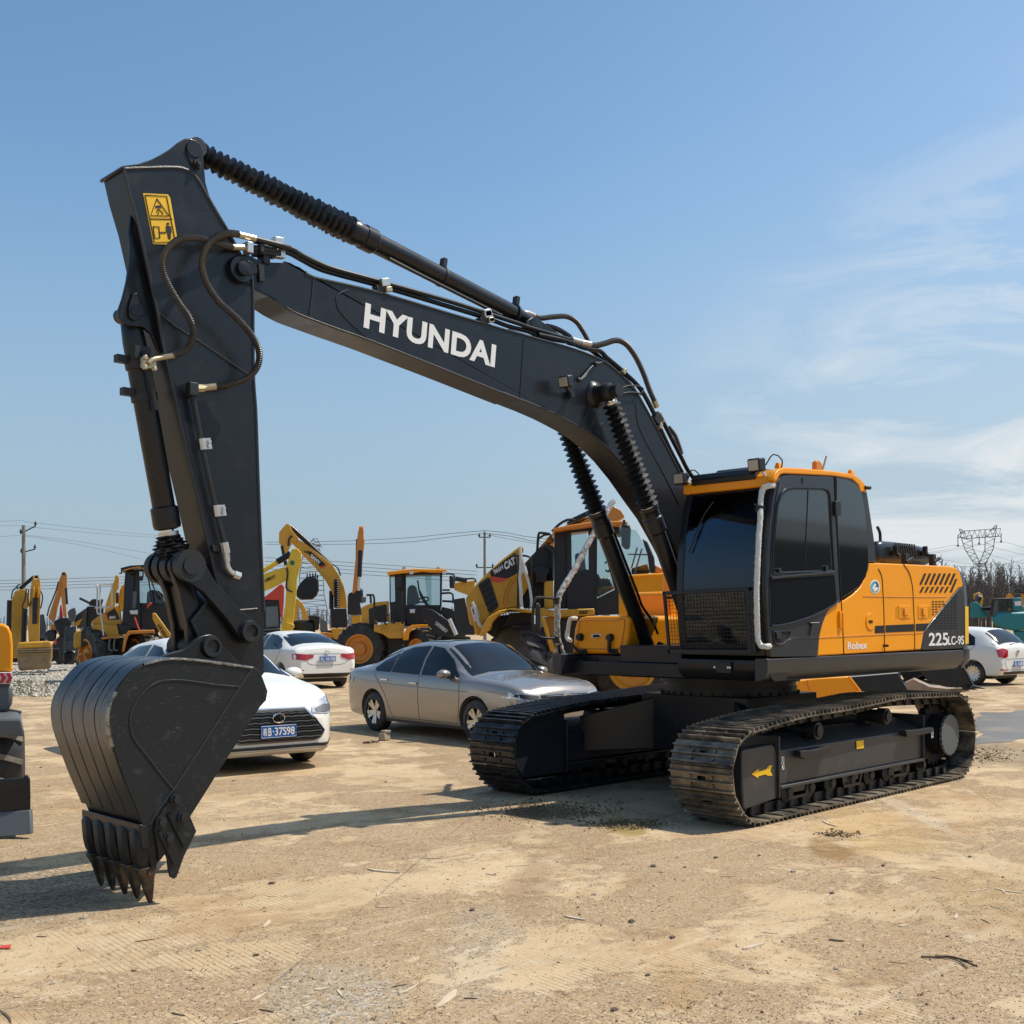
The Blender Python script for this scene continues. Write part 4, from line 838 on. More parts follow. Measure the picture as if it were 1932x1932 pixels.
# ================================================================== boom, arm, bucket
BW = .135
def slabY(fn_pts, y0, th, nm, mt, par=None, bev=.008, **k):
    g = MB(); g.prism([at(*p, y=y0) for p in fn_pts], (0, -th, 0)); return g.build(nm, mt, par or X, bev, **k)
top = [c1(1420, 1075), c1(1450, 1035), c1(1500, 1012), c1(1560, 1008), c1(1640, 1050), c1(1740, 1072), c1(1880, 1075), c4(190, 430), c4(230, 447), c4(300, 472), c4(345, 505), c4(400, 545), c4(870, 655), c4(1400, 812), c4(1650, 885), c4(1932, 968), c5(200, 305), c5(330, 345), c5(470, 385), c5(600, 420), c5(740, 465), c5(860, 515), c5(940, 560), c5(1020, 625), c5(1090, 695), c5(1170, 800), c5(1240, 920), c5(1320, 1070), c5(1420, 1260), c5(1500, 1420), c5(1640, 1720), c5(1750, 1960)]
bot = [c5(1560, 2140), c5(1440, 1900), c5(1330, 1700), c5(1230, 1560), c5(1120, 1400), c5(1010, 1262), c5(900, 1150), c5(820, 1085), c5(740, 1035), c5(650, 985), c5(560, 938), c5(430, 880), c5(300, 828), c5(150, 770), c4(1932, 1460), c4(1400, 1245), c4(865, 1035), c4(560, 925), c4(300, 828), c4(200, 775), c4(110, 715), c4(0, 655), c1(1880, 1395), c1(1790, 1355), c1(1640, 1290), c1(1520, 1235), c1(1450, 1190), c1(1410, 1140)]
boom = slabY(top+bot, BW, 2*BW, 'boom', M_['black'], bev=.006)
# top and bottom flanges standing proud of the side plate, weld seams
g = MB(); g.tube([at(*p, y=BW+.0) for p in bot[0:-8]], .009, 6); g.build('weld_seam', M_['weld'], boom); g = MB(); g.tube([at(*p, y=BW) for p in top[10:]], .010, 6); g.build('weld_seam', M_['weld'], boom)
g = MB(); g.tube([at(*c5(x, y), y=BW+.002) for x, y in ((315, 372), (300, 600), (285, 812))], .005, 5, smooth=False); g.build('weld_seam', M_['weld'], boom); g = MB(); g.tube([at(*c4(x, y), y=BW+.002) for x, y in ((660, 640), (600, 665), (575, 700), (580, 750), (605, 805), (700, 905), (810, 1002))], .005, 5); g.build('weld_seam', M_['weld'], boom); g = MB(); g.tube([at(*c4(x, y), y=BW+.002) for x, y in ((402, 545), (392, 680), (372, 822))], .006, 5); g.build('weld_seam', M_['weld'], boom); g = MB(); g.tube([at(*c5(x, y), y=BW+.002) for x, y in ((1150, 800), (1090, 905))], .003, 5); g.build('weld_seam', M_['weld'], boom); g = MB(); g.tube([at(*c5(x, y), y=BW+.002) for x, y in ((820, 850), (745, 1035))], .003, 5); g.build('weld_seam', M_['weld'], boom)
g = MB(); g.tube([at(*c5(x, y), y=BW+.002) for x, y in ((1150, 860), (1165, 1000), (1230, 1150), (1330, 1330), (1470, 1600))], .004, 5); g.build('weld_seam', M_['weld'], boom)
# head of the boom: cheek boss and pin
def boss(fn, x, y, y0, prof, nm, par, mt='black', n=28):
    c = at(*fn(x, y), y=y0); g = MB(); g.lathe(V((c.x, 0, c.z)), V((c.x, 1, c.z)), [(t, r) for t, r in prof], n); return g.build(nm, M_[mt], par)
boss(c1, 1530, 1120, BW+.05, [(-.24, .085), (BW+.03, .085), (BW+.045, .08), (BW+.045, .045), (BW+.075, .043), (BW+.08, .02)], 'pin', boom)
g = MB(); g.prism([at(*c1(x, y), y=BW+.05) for x, y in ((1490, 1075), (1540, 1045), (1590, 1060), (1640, 1100), (1645, 1150), (1600, 1165), (1540, 1165), (1495, 1140))], (0, -.02, 0)); g.build('keeper_plate', M_['black'], boom, .004)
g = MB(); g.prism([at(*c1(x, y), y=BW+.02) for x, y in ((1650, 1085), (1690, 1080), (1700, 1210), (1660, 1215))], (0, -.05, 0)); g.build('pipe_post', M_['dark'], boom, .004)
g = MB(); g.prism([at(*c4(x, y), y=BW+.015) for x, y in ((30, 300), (75, 310), (85, 450), (35, 440))], (0, -.08, 0)); g.prism([at(*c4(x, y), y=BW+.03) for x, y in ((0, 330), (165, 345), (165, 390), (0, 370))], (0, -.10, 0)); g.build('pipe_bracket', M_['dark'], boom, .004)
textfit('HYUNDAI', M_['white'], boom, at(*c4(775, 922), y=BW+.001), at(*c4(1752, 1222), y=BW+.001), at(*c4(791, 735), y=BW+.001), bold=.035, space=1.02)
# boom cylinder trunnion
tr_ = at(*c5(960, 765), y=BW+.17); TR = V((tr_.x, 0, tr_.z)); print('trunnion', tr_)
g = MB(); g.lathe(TR+Y1*BW, TR+Y1*(BW+1), [(0, .115), (.012, .11), (.03, .082), (.06, .072), (.10, .068), (.11, .055)], 36); g.lathe(TR-Y1*BW, TR-Y1*(BW+1), [(0, .125), (.03, .09), (.06, .075), (.11, .055)], 36); g.build('trunnion_boss', M_['black'], boom)
g = MB(); g.lathe(TR+Y1*(BW+.1), TR+Y1*(BW+1.1), [(0, .055), (.17, .055), (.17, .0)], 24); g.build('trunnion_pin', M_['dark'], boom); g = MB(); g.lathe(TR-Y1*(BW+.1), TR-Y1*(BW+1.1), [(0, .055), (.17, .055)], 24); g.build('trunnion_pin', M_['dark'], boom)
# boom lamp
p = at(*c5(628, 690), y=BW+.13); lo = lamp(p, .105, V((.92, .10, -.22)), boom, 'boom_lamp', stem=[p+V((-.05, -.01, 0)), p+V((-.10, -.02, -.02))])
g = MB(); q = at(*c5(640, 790), y=BW); g.box(q+V((0, .03, 0)), (.05, .06, .05)); g.tube([q+V((0, .04, 0)), p+V((0, 0, -.05))], .014, 6); g.build('bracket', M_['dark'], lo)
g = MB()
for dz in (0, .02): g.tube([at(*c5(720, 690), y=BW+.06), at(*c5(770, 650-dz*600), y=BW+.03), at(*c5(810, 590), y=BW+.02), at(*c5(850, 560), y=BW+.01), at(*c5(915, 540), y=BW)], .006, 5)
g.ball(at(*c5(850, 558), y=BW+.02), .022); g.ball(at(*c5(722, 678), y=BW+.06), .022); g.build('cable', M_['dark'], lo)
# ---- cylinders
def cylr(a, b, parts, nm, mt, par):
    g = MB(); a, b = V(a), V(b); g.lathe(a, a+(b-a).normalized(), parts, 32); return g.build(nm, M_[mt], par)
def bellows(a, b, r0, r1, pitch, amp, par, jag=.12):
    g = MB(); n = max(3, int((V(b)-V(a)).length/pitch)); a, b = V(a), V(b); L = (b-a).length
    g.tube([a, a.lerp(b, .33), a.lerp(b, .66), b], lambda t: r0+(r1-r0)*t, 20, ripple=(pitch, amp), jag=jag); return g.build('bellows', M_['bellows'], par, angle=25)
# arm cylinder
ya = 0.0
A0 = at(*c1(1160, 235), y=ya); A1 = at(*c5(395, 262), y=ya)
for A in (A0, A1): A.y = 0
dA = (A1-A0).normalized(); LA = (A1-A0).length
def proj_t(fn, x, y, P0, d, yy=0): q = at(*fn(x, y), y=yy); return (q-P0).dot(d)
t0 = proj_t(c1, 1275, 330, A0, dA)-.07; t1 = proj_t(c4, 655, 255, A0, dA); t2 = proj_t(c4, 845, 345, A0, dA); t3 = LA-.02
ac = cylr(A0+dA*t2, A1, [(0, .074), (LA-t2-.35, .068), (LA-t2-.20, .060), (LA-t2-.03, .05), (LA-t2-.01, .02)], 'arm_cylinder', 'black', X)
cylr(A0+dA*t1, A1, [(0, .05), (.005, .078), (.03, .088), (.06, .09), (.065, .082), (.12, .082), (.125, .090), (.22, .090), (.24, .074), (.30, .070)], 'gland', 'black', ac)
cylr(A0, A1, [(.02, .035), (t1, .035)], 'rod', 'chrome', ac); bellows(A0+dA*t0, A0+dA*t1, .058, .083, .050, .016, ac, .18)
cylr(A0+dA*(t1-.012), A1, [(0, .070), (0, .080), (.018, .080), (.018, .07)], 'clamp_band', 'zinc', ac)
g = MB(); g.lathe(A0-Y1*.07, A0+Y1, [(0, .06), (.14, .06)], 20); g.build('rod_eye', M_['dark'], ac)
for fn, x, y in ((c4, 1363, 520), (c4, 1905, 805)):
    q = A0+dA*proj_t(fn, x-5, y+30, A0, dA); n_ = V((0, 0, 1)); n_ = (n_-dA*n_.dot(dA)).normalized(); g = MB(); R3 = Matrix((dA, Y1, n_)).transposed()
    g.box(q+n_*.11, (.035, .05, .07), R3); g.lathe(q-dA*.01, q+dA, [(0, .072), (0, .078), (.02, .078), (.02, .072)], 24); g.build('band_clamp', M_['dark'], ac)
g = MB(); g.tube([A0+dA*(t2+.1)-V((0, -.05, .09)), A0+dA*(LA*.6)-V((0, -.06, .10)), A0+dA*(LA-.45)-V((0, -.06, .10))], .014, 6); g.build('pipe', M_['dark'], ac)
# lugs where it meets the boom
for yy in (.11, -.07): slabY([c5(x, y) for x, y in ((330, 268), (340, 235), (375, 215), (420, 222), (470, 255), (560, 320), (640, 370), (480, 350), (380, 320))], yy, .03, 'cylinder_lug', M_['black'], boom, .004)
boss(c5, 405, 262, .11, [(.05, .06), (.115, .06), (.12, .02)], 'pin', boom)
# boom cylinders
zf = 1.28; 
for sy in (1, -1):
    yy = .27*sy if sy > 0 else -.33
    U0 = TR+Y1*yy; foot = at(*e3(1545, 640), y=.30); 
    foot = V((1.42, yy, 1.30)) if 0 else V((foot.x, yy, foot.z))
    if sy > 0:
        q = at(*c5(1262, 1680), y=yy); d = (q-U0).normalized(); foot = U0+d*((U0.z-1.35)/-d.z)
        FD = foot.copy(); print('boom cyl foot', foot)
    foot = V((FD.x, yy, FD.z)); d = (foot-U0).normalized(); L = (foot-U0).length
    tb_ = proj_t(c5, 1000, 860, U0, d, yy)-.04 if sy > 0 else tb_; te = proj_t(c5, 1235, 1625, U0, d, yy) if sy > 0 else te
    bc = cylr(U0+d*te, foot, [(0, .05), (.004, .085), (.03, .088), (.04, .082), (.10, .082), (.11, .090), (.24, .090), (.26, .074), (L-te-.05, .072), (L-te, .05)], 'boom_cylinder', 'black', X)
    cylr(U0, foot, [(.04, .036), (te+.02, .036)], 'rod', 'chrome', bc); bellows(U0+d*tb_, U0+d*(te-.015), .062, .078, .052, .020, bc, .2)
    for tt, rr in ((tb_-.01, .05), (te-.02, .068)): cylr(U0+d*tt, foot, [(0, rr), (.0, rr+.006), (.02, rr+.006), (.02, rr)], 'clamp_band', 'zinc', bc)
    g = MB(); g.lathe(U0-Y1*.06, U0+Y1, [(0, .06), (.03, .078), (.09, .078), (.12, .06)], 24); g.build('rod_eye', M_['dark'], bc)
    g = MB(); g.lathe(foot-Y1*.12, foot+Y1, [(0, .07), (.24, .07)], 24); g.build('foot_eye', M_['dark'], bc)
    g = MB(); sd = V((.6, 0, .3)); sd = (sd-d*sd.dot(d)).normalized(); 
    for dy in (.03, -.03): g.tube([U0+d*(te+.25)+sd*-.09+Y1*dy, U0+d*(te+.9)-sd*.10+Y1*dy, U0+d*(L-.45)-sd*.10+Y1*dy, U0+d*(L-.25)-sd*.16+Y1*dy, U0+d*(L-.1)-sd*.17+Y1*dy], .014, 6)
    g.build('oil_pipe', M_['dark'], bc)
    g = MB(); q = U0+d*(L-.28)-sd*.17
    for dy in (-.035, .035): g.cyl(q+Y1*dy, q+d*.09+Y1*dy, .017, n=10)
    g.build('fitting', M_['brass'], bc)
    for e_ in (-.16, .13): slabY([], 0, 0, '', None) if 0 else None
    g = MB()
    for e_ in (-.15, .125): g.prism([V((foot.x-.30, yy+e_, 1.22)), V((foot.x+.10, yy+e_, 1.22)), V((foot.x+.11, yy+e_, foot.z)), V((foot.x+.03, yy+e_, foot.z+.10)), V((foot.x-.12, yy+e_, foot.z+.06))], (0, .025, 0))
    g.build('foot_bracket', M_['black'], X, .005)

# ---- hoses and pipes along the boom
def pipe(pts, r, nm='oil_pipe', mt='black', par=None, rip=None, n=10, **k):
    g = MB(); g.tube(pts, r, n, ripple=rip, **k); return g.build(nm, M_[mt], par or boom)
yp = BW-.02
pipe([at(*c4(x, y), y=yp) for x, y in ((-35, 277), (110, 303), (230, 332), (320, 385), (430, 438), (560, 487), (900, 580), (1400, 722), (1690, 815), (1932, 893))]+[at(*c5(x, y), y=yp) for x, y in ((340, 282), (660, 378))], .018)
pipe([at(*c4(x, y), y=yp-.02) for x, y in ((-55, 330), (100, 350), (210, 362), (300, 408), (430, 478), (560, 520), (900, 612), (1400, 762), (1690, 852))]+[at(*c5(x, y), y=yp-.02) for x, y in ((200, 278), (350, 318), (430, 355), (620, 392))], .018)
pipe([at(*c5(x, y), y=yp) for x, y in ((420, 340), (620, 385), (760, 438), (880, 462), (925, 505), (1050, 612), (1180, 742), (1280, 920), (1340, 1060), (1420, 1230), (1500, 1380))], .020)
pipe([at(*c5(x, y), y=yp-.05) for x, y in ((640, 400), (800, 450), (930, 550), (1060, 660), (1160, 790), (1300, 1050), (1480, 1385))], .018)
pipe([at(*c5(x, y), y=yp) for x, y in ((1350, 985), (1400, 1085), (1480, 1240), (1530, 1340), (1575, 1405))], .020)
pipe([at(*c5(x, y), y=yp-.12) for x, y in ((1395, 1030), (1440, 1090), (1475, 1180), (1490, 1230))], .020, 'hose', 'hose', rip=(.016, .002))
pipe([at(*c5(x, y), y=yp) for x, y in ((805, 418), (860, 420), (920, 405), (1000, 383), (1060, 400), (1110, 450), (1160, 530), (1210, 640), (1250, 750), (1290, 840))], .024, 'hose', 'hose', rip=(.016, .002))
pipe([at(*c5(x, y), y=0) for x, y in ((395, 200), (440, 218), (530, 208), (630, 205), (700, 240), (745, 300), (785, 370), (815, 440), (880, 515))], .021, 'hose', 'hose', rip=(.016, .002))
pipe([at(*c5(x, y), y=-.05) for x, y in ((480, 275), (540, 290), (600, 318), (660, 358))], .021, 'hose', 'hose', rip=(.016, .002))
pipe([at(*c5(x, y), y=0) for x, y in ((300, 215), (305, 185), (335, 175), (395, 198))], .020, 'elbow', 'zinc')
pipe([at(*c5(x, y), y=yp) for x, y in ((1285, 832), (1305, 880))], .027, 'fitting', 'brass', n=12, smooth=False); pipe([at(*c5(x, y), y=yp) for x, y in ((1325, 935), (1352, 990))], .024, 'fitting', 'brass', smooth=False)
pipe([at(*c5(x, y), y=yp) for x, y in ((735, 398), (808, 412))], .028, 'fitting', 'zinc', smooth=False); pipe([at(*c5(x, y), y=yp) for x, y in ((670, 375), (735, 395))], .024, 'fitting', 'zinc', smooth=False)
pipe([at(*c5(x, y), y=BW+.03) for x, y in ((1040, 738), (1100, 720), (1170, 725), (1205, 745), (1190, 775))], .007, 'grease_line', 'dark'); pipe([at(*c5(x, y), y=BW+.03) for x, y in ((1045, 778), (1110, 770), (1170, 775), (1190, 790))], .007, 'grease_line', 'dark')
def zbox(fn, x, y, yy, s, mt='zinc', nm='pipe_clamp', par=None, rot=0):
    g = MB(); g.box(at(*fn(x, y), y=yy), s, Matrix.Rotation(rot, 3, 'Y')); return g.build(nm, M_[mt], par or boom, .004)
for fn, x, y, r, mt in ((c4, 930, 588, .26, 'zinc'), (c4, 1690, 815, .3, 'zinc'), (c4, 955, 640, .26, 'brass'), (c4, 1718, 865, .3, 'brass'), (c5, 1055, 615, .8, 'brass'), (c5, 1325, 1020, 1.1, 'brass'), (c4, 140, 285, .1, 'zinc'), (c4, 145, 375, .1, 'zinc'), (c5, 40, 190, .3, 'zinc'), (c5, 62, 235, .3, 'brass')):
    big = mt == 'zinc'; zbox(fn, x, y, yp+.02, (.075 if big else .055, .05, .055 if big else .035), mt, rot=r)
zbox(c4, 900, 635, yp, (.10, .06, .05), 'dark', 'pipe_post', rot=.26); zbox(c4, 1665, 870, yp, (.10, .06, .05), 'dark', 'pipe_post', rot=.3); zbox(c5, 1305, 970, yp, (.10, .06, .10), 'dark', 'pipe_post', rot=.9)
# ================================================================== arm
AW = .135
arm_near = [c1(648, 372), c1(760, 368), c1(1000, 362), c1(1090, 372), c1(1150, 402), c1(1200, 455), c1(1260, 560), c1(1340, 700), c1(1430, 850), c1(1500, 985), c1(1580, 1130), c1(1606, 1250), c1(1610, 1600), c1(1614, 1932), c2(1630, 430), c2(1640, 700), c2(1650, 1000), c2(1662, 1300), c2(1690, 1932), c3(1392, 200), c3(1394, 380), c3(1330, 460), c3(1180, 420), c3(1010, 200), c3(950, 60), c2(1352, 1750), c2(1310, 1600), c2(1230, 1230), c2(1120, 760), c2(1042, 400), c2(962, 60), c1(900, 1450), c1(830, 1120), c1(760, 800), c1(690, 560)]
arm = slabY(arm_near, AW, 2*AW, 'arm', M_['black'], bev=.006)
g = MB(); g.tube([at(*p, y=AW) for p in arm_near[-14:]+[arm_near[0]]], .011, 6, smooth=False); g.build('weld_seam', M_['weld'], arm); g = MB(); g.tube([at(*p, y=AW) for p in arm_near[0:8]+arm_near[8:19]], .010, 6); g.build('weld_seam', M_['weld'], arm)
g = MB(); g.tube([at(*c1(x, y), y=AW+.001) for x, y in ((905, 1445), (1050, 1560), (1180, 1640), (1400, 1790), (1560, 1900))]+[at(*c2(x, y), y=AW+.001) for x, y in ((1560, 150),)], .006, 5); g.build('weld_seam', M_['weld'], arm); g = MB(); g.tube([at(*c2(x, y), y=AW+.001) for x, y in ((1480, 1925), (1560, 1920), (1640, 1912))], .006, 5); g.build('weld_seam', M_['weld'], arm)
# cap plate at the top and ear for the arm cylinder
ear = [c1(640, 352), c1(760, 335), c1(850, 305), c1(920, 270), c1(1000, 222), c1(1060, 172), c1(1100, 148), c1(1140, 144), c1(1185, 160), c1(1220, 195), c1(1238, 240), c1(1245, 340), c1(1258, 480), c1(1290, 590), c1(1330, 690), c1(1260, 560), c1(1200, 455), c1(1150, 402), c1(1090, 372), c1(1000, 362)]
for yy in (AW+.004, -AW+.03): slabY(ear, yy, .045, 'ear', M_['black'], arm, .006)
slabY([c1(635, 350), c1(655, 372), c1(650, 380), c1(630, 372)], AW+.01, 2*AW+.02, 'cap_plate', M_['black'], arm, .003)
boss(c1, 1160, 235, AW, [(-.16, .05), (AW-.002, .05), (AW+.012, .05), (AW+.018, .047), (AW+.018, .0)], 'pin', arm)
g = MB(); g.prism([at(*c1(x, y), y=AW+.012) for x, y in ((1115, 205), (1160, 185), (1205, 215), (1222, 330), (1215, 375), (1180, 375), (1140, 320), (1112, 250))], (0, -.008, 0)); g.build('keeper_plate', M_['black'], arm, .003)
g = MB(); q = at(*c1(1190, 340), y=AW+.012); g.cyl(q, q+Y1*.02, .026); g.cyl(q+Y1*.02, q+Y1*.035, .016, n=6); g.build('bolt', M_['dark'], arm)
# safety sign
sg = slabY([c1(790, 556), c1(975, 565), c1(992, 590), c1(1050, 925), c1(1040, 938), c1(865, 936)], AW+.003, .003, 'warning_sign', M_['sign'], arm, 0, smooth=False)
def inks(par, yy, items, nm='pictogram', r=.0035, mt='ink', fn=c1):
    g = MB()
    for kind, pts in items:
        P = [at(*fn(x, y), y=yy) for x, y in pts]
        if kind == 'l': g.tube(P, r, 5, smooth=False)
        else: g.prism(P, (0, .0015, 0))
    return g.build(nm, M_[mt], par, smooth=False)
disc = lambda x, y, r: [(x+r*math.cos(t), y+r*math.sin(t)) for t in [i*math.pi/6 for i in range(12)]]
inks(sg, AW+.004, [('l', [(893, 598), (985, 725), (848, 722), (893, 598)]), ('l', [(838, 747), (1008, 750)]), ('l', [(805, 570), (965, 578), (1030, 918), (874, 922), (805, 570)]), ('p', [(882, 648), (922, 648), (926, 668), (884, 668)]), ('l', [(905, 675), (890, 695)]), ('l', [(905, 678), (925, 690), (940, 712)]), ('l', [(905, 700), (900, 715)]),
    ('l', [(865, 805), (908, 806), (915, 890), (878, 890), (865, 805)]), ('l', [(915, 850), (958, 850)]), ('p', [(915, 850), (930, 840), (930, 860)]), ('p', [(962, 850), (947, 840), (947, 860)]), ('p', disc(974, 785, 11)), ('p', [(960, 800), (992, 800), (1000, 820), (1002, 850), (998, 852), (996, 898), (988, 898), (984, 855), (986, 898), (978, 896), (968, 850), (962, 845)])])
# lugs and linkage for the bucket cylinder
lug = [c1(700, 715), c1(780, 1060), c1(850, 1350), c1(905, 1560), c1(945, 1790), c1(900, 1720), c1(850, 1600), c1(790, 1552), c1(700, 1545), c1(640, 1530), c1(610, 1480), c1(612, 1420), c1(640, 1340), c1(670, 1220), c1(690, 1080), c1(695, 950), c1(682, 850)]
slabY(lug, .085, .03, 'cylinder_lug', M_['black'], arm, .005); slabY(lug, -.085, .03, 'cylinder_lug', M_['black'], arm, .005)
B0 = at(*c1(735, 1430), y=.085); B0.y = 0; g = MB(); g.lathe(B0-Y1*.12, B0+Y1, [(0, .045), (.22, .045), (.23, .04)], 20); g.build('pin', M_['black'], arm)
g = MB(); g.prism([at(*c1(x, y), y=.105) for x, y in ((715, 1300), (745, 1298), (760, 1330), (785, 1430), (770, 1490), (730, 1505), (690, 1480), (685, 1400))], (0, -.018, 0)); g.build('keeper_plate', M_['black'], arm, .003)
Lk = at(*c2(1145, 1592), y=.20); LK = V((Lk.x, 0, Lk.z)); print('link pin', Lk, 'B0', B0)
dB = (LK-B0).normalized(); LB = (LK-B0).length
tc_ = proj_t(c2, 960, 1160, B0, dB); te2 = proj_t(c2, 1000, 1310, B0, dB)
bc = cylr(B0, LK, [(.02, .03), (.06, .062), (.18, .070), (tc_, .070), (tc_+.005, .068)], 'bucket_cylinder', 'black', X)
cylr(B0, LK, [(tc_-.01, .07), (tc_, .084), (te2-.02, .086), (te2, .080), (te2+.01, .05)], 'gland', 'black', bc); cylr(B0, LK, [(te2, .036), (LB, .036)], 'rod', 'chrome', bc)
cylr(B0, LK, [(te2+.02, .055), (te2+.02, .063), (te2+.045, .063), (te2+.045, .055)], 'clamp_band', 'zinc', bc)
g = MB(); g.tube([B0+dB*t for t in (te2+.04, te2+.12, te2+.2, te2+.25)], lambda t: .060+.038*math.sin(math.pi*min(1, t*1.05)), 24, ripple=(.022, .008), jag=.35); g.build('bellows', M_['bellows'], bc)
for z_, nm in ((at(*c2(660, 70), y=.0), 'band_clamp'), (at(*c2(690, 315), y=.0), 'band_clamp')):
    t = (z_-B0).dot(dB); g = MB(); g.lathe(B0+dB*t, B0+dB*(t+1), [(0, .07), (0, .080), (.05, .080), (.05, .07)], 24); n_ = V((1, 0, .25)).normalized(); g.box(B0+dB*(t+.03)+n_*.10, (.10, .05, .045)); g.build(nm, M_['dark'], bc)
n_ = V((-.2, 1, 0)).normalized(); g = MB(); q0 = B0+dB*.25
g.box(q0+Y1*.075, (.10, .02, .08)); g.tube([q0+Y1*.09, q0+dB*.05+Y1*.12, q0+dB*.2+Y1*.12, q0+dB*.35+Y1*.12], .016, 8); g.build('oil_pipe', M_['dark'], bc)
# side links (both sides), bucket link
S1 = at(*c3(1300, 125), y=.205); S0 = V((LK.x, .205, LK.z))
def link(a, b, ra, rb, y0, th, nm, par, mt='black'):
    d = (V(b)-V(a)); d.y = 0; d.normalize(); n = V((-d.z, 0, d.x)); P = []
    an = math.atan2(n.z, n.x)
    for k in range(13): t = an+math.pi*k/12; P.append(V((a[0]+ra*math.cos(t), y0, a[2]+ra*math.sin(t))))
    for f in (.3, .5, .7): c = V(a).lerp(V(b), f)-n*(min(ra, rb)*.72); c.y = y0; P.append(c)
    for k in range(13): t = an+math.pi+math.pi*k/12; P.append(V((b[0]+rb*math.cos(t), y0, b[2]+rb*math.sin(t))))
    for f in (.3, .5, .7): c = V(b).lerp(V(a), f)+n*(min(ra, rb)*.72); c.y = y0; P.append(c)
    g = MB(); g.prism(P, (0, -th, 0)); return g.build(nm, M_[mt], par, .006)
l1 = link(S0, S1, .095, .075, .205, .055, 'side_link', X); l2 = link(S0, S1, .095, .075, -.15, .055, 'side_link', X)
g = MB(); g.lathe(LK-Y1*.21, LK+Y1, [(0, .10), (.06, .10), (.06, .07), (.10, .07), (.10, .10), (.17, .10), (.17, .07), (.20, .07), (.20, .10), (.27, .10), (.27, .08), (.37, .08), (.37, .10), (.42, .10), (.42, .055), (.43, .055), (.43, .0)], 32); g.build('link_pin', M_['dark'], l1)
g = MB(); q = V((S1.x, 0, S1.z)); g.lathe(q-Y1*.2, q+Y1, [(0, .075), (.41, .075), (.44, .065), (.44, .045), (.425, .04)], 28); g.build('pin', M_['dark'], l1)
Kp = at(*c3(1068, 218), y=.24); KP = V((Kp.x, 0, Kp.z)); print('bucket link pin', Kp)
l3 = link(LK, KP, .09, .08, .11, .05, 'bucket_link', X); link(LK, KP, .09, .08, -.06, .05, 'bucket_link', X)
g = MB(); g.lathe(KP-Y1*.19, KP+Y1, [(0, .07), (.43, .07), (.455, .062), (.455, .045), (.44, .042), (.44, 0)], 28); g.build('pin', M_['dark'], l3)
g = MB(); q = LK.lerp(KP, .5); g.box(q+V((0, .0, 0)), (.07, .10, (LK-KP).length*.55), Matrix.Rotation(math.atan2(KP.x-LK.x, KP.z-LK.z), 3, 'Y')); g.build('cross_web', M_['black'], l3)
# ---- hoses on the arm
def prof_off(n, a, b): return [a+b*math.sin(math.pi*i/(n-1)) for i in range(n)]
h1 = [(1455, 957), (1400, 945), (1330, 927), (1230, 895), (1130, 887), (1045, 908), (975, 970), (937, 1060), (945, 1155), (985, 1255), (1060, 1380), (1130, 1480), (1162, 1570), (1150, 1660), (1100, 1730), (1020, 1765)]
pipe([at(*c1(x, y), y=AW+.045+.10*math.sin(math.pi*i/15)) for i, (x, y) in enumerate(h1)], .020, 'hose', 'hose', arm, rip=(.013, .0026), n=10)
h2 = [c1(1500, 862), c1(1430, 856), c1(1340, 882), c1(1272, 945), c1(1237, 1040), c1(1235, 1130), c1(1272, 1245), c1(1360, 1370), c1(1480, 1480), c1(1580, 1590), c1(1640, 1690), c1(1656, 1780), c1(1635, 1860), c1(1580, 1925), c2(1500, 222), c2(1420, 248), c2(1330, 257)]
pipe([at(*q, y=AW+.05+.13*math.sin(math.pi*i/16)) for i, q in enumerate(h2)], .021, 'hose', 'hose', arm, rip=(.013, .0026), n=10)
pipe([at(*c1(x, y), y=AW+.045) for x, y in ((1450, 957), (1555, 962))], .019, 'fitting', 'brass', arm, smooth=False); pipe([at(*c1(x, y), y=AW+.05) for x, y in ((1498, 865), (1625, 895))], .021, 'fitting', 'brass', arm, smooth=False)
pipe([at(*c1(x, y), y=AW+.02) for x, y in ((1600, 965), (1680, 972), (1780, 985))], .02, 'oil_pipe', 'dark'); zbox(c1, 1573, 965, AW+.045, (.045, .06, .07), 'zinc', 'fitting', arm); zbox(c1, 1665, 970, AW+.03, (.03, .05, .055), 'dark', 'fitting', arm)
pipe([at(*c1(x, y), y=AW+.05) for x, y in ((1620, 895), (1700, 915), (1800, 940), (1880, 965))]+[at(*c4(60, 292), y=yp)], .018, 'oil_pipe', 'dark')
pipe([at(*c1(x, y), y=AW+.04) for x, y in ((1020, 1765), (940, 1778), (890, 1788), (855, 1800), (830, 1825))], .017, 'elbow', 'brass', arm)
g = MB(); q = at(*c1(830, 1825), y=AW+.02)
for dx in (-.03, .03):
    for dz in (-.03, .03): g.cyl(q+V((dx, 0, dz)), q+V((dx, .03, dz)), .014, n=8)
g.box(q, (.09, .03, .06)); g.build('flange', M_['brass'], arm, .003)
pipe([at(*c2(x, y), y=AW+.05) for x, y in ((1335, 257), (1240, 268))], .021, 'fitting', 'brass', arm, smooth=False); pipe([at(*c2(x, y), y=AW+.05) for x, y in ((1240, 268), (1190, 270))], .026, 'fitting', 'brass', arm, smooth=False, n=6)
pipe([at(*c2(x, y), y=AW+.05) for x, y in ((1195, 272), (1160, 275), (1155, 300), (1240, 760), (1320, 1120), (1390, 1410))], .017, 'oil_pipe', 'dark', arm, smooth=False)
zbox(c2, 1155, 280, AW+.05, (.06, .06, .08), 'dark', 'elbow', arm)
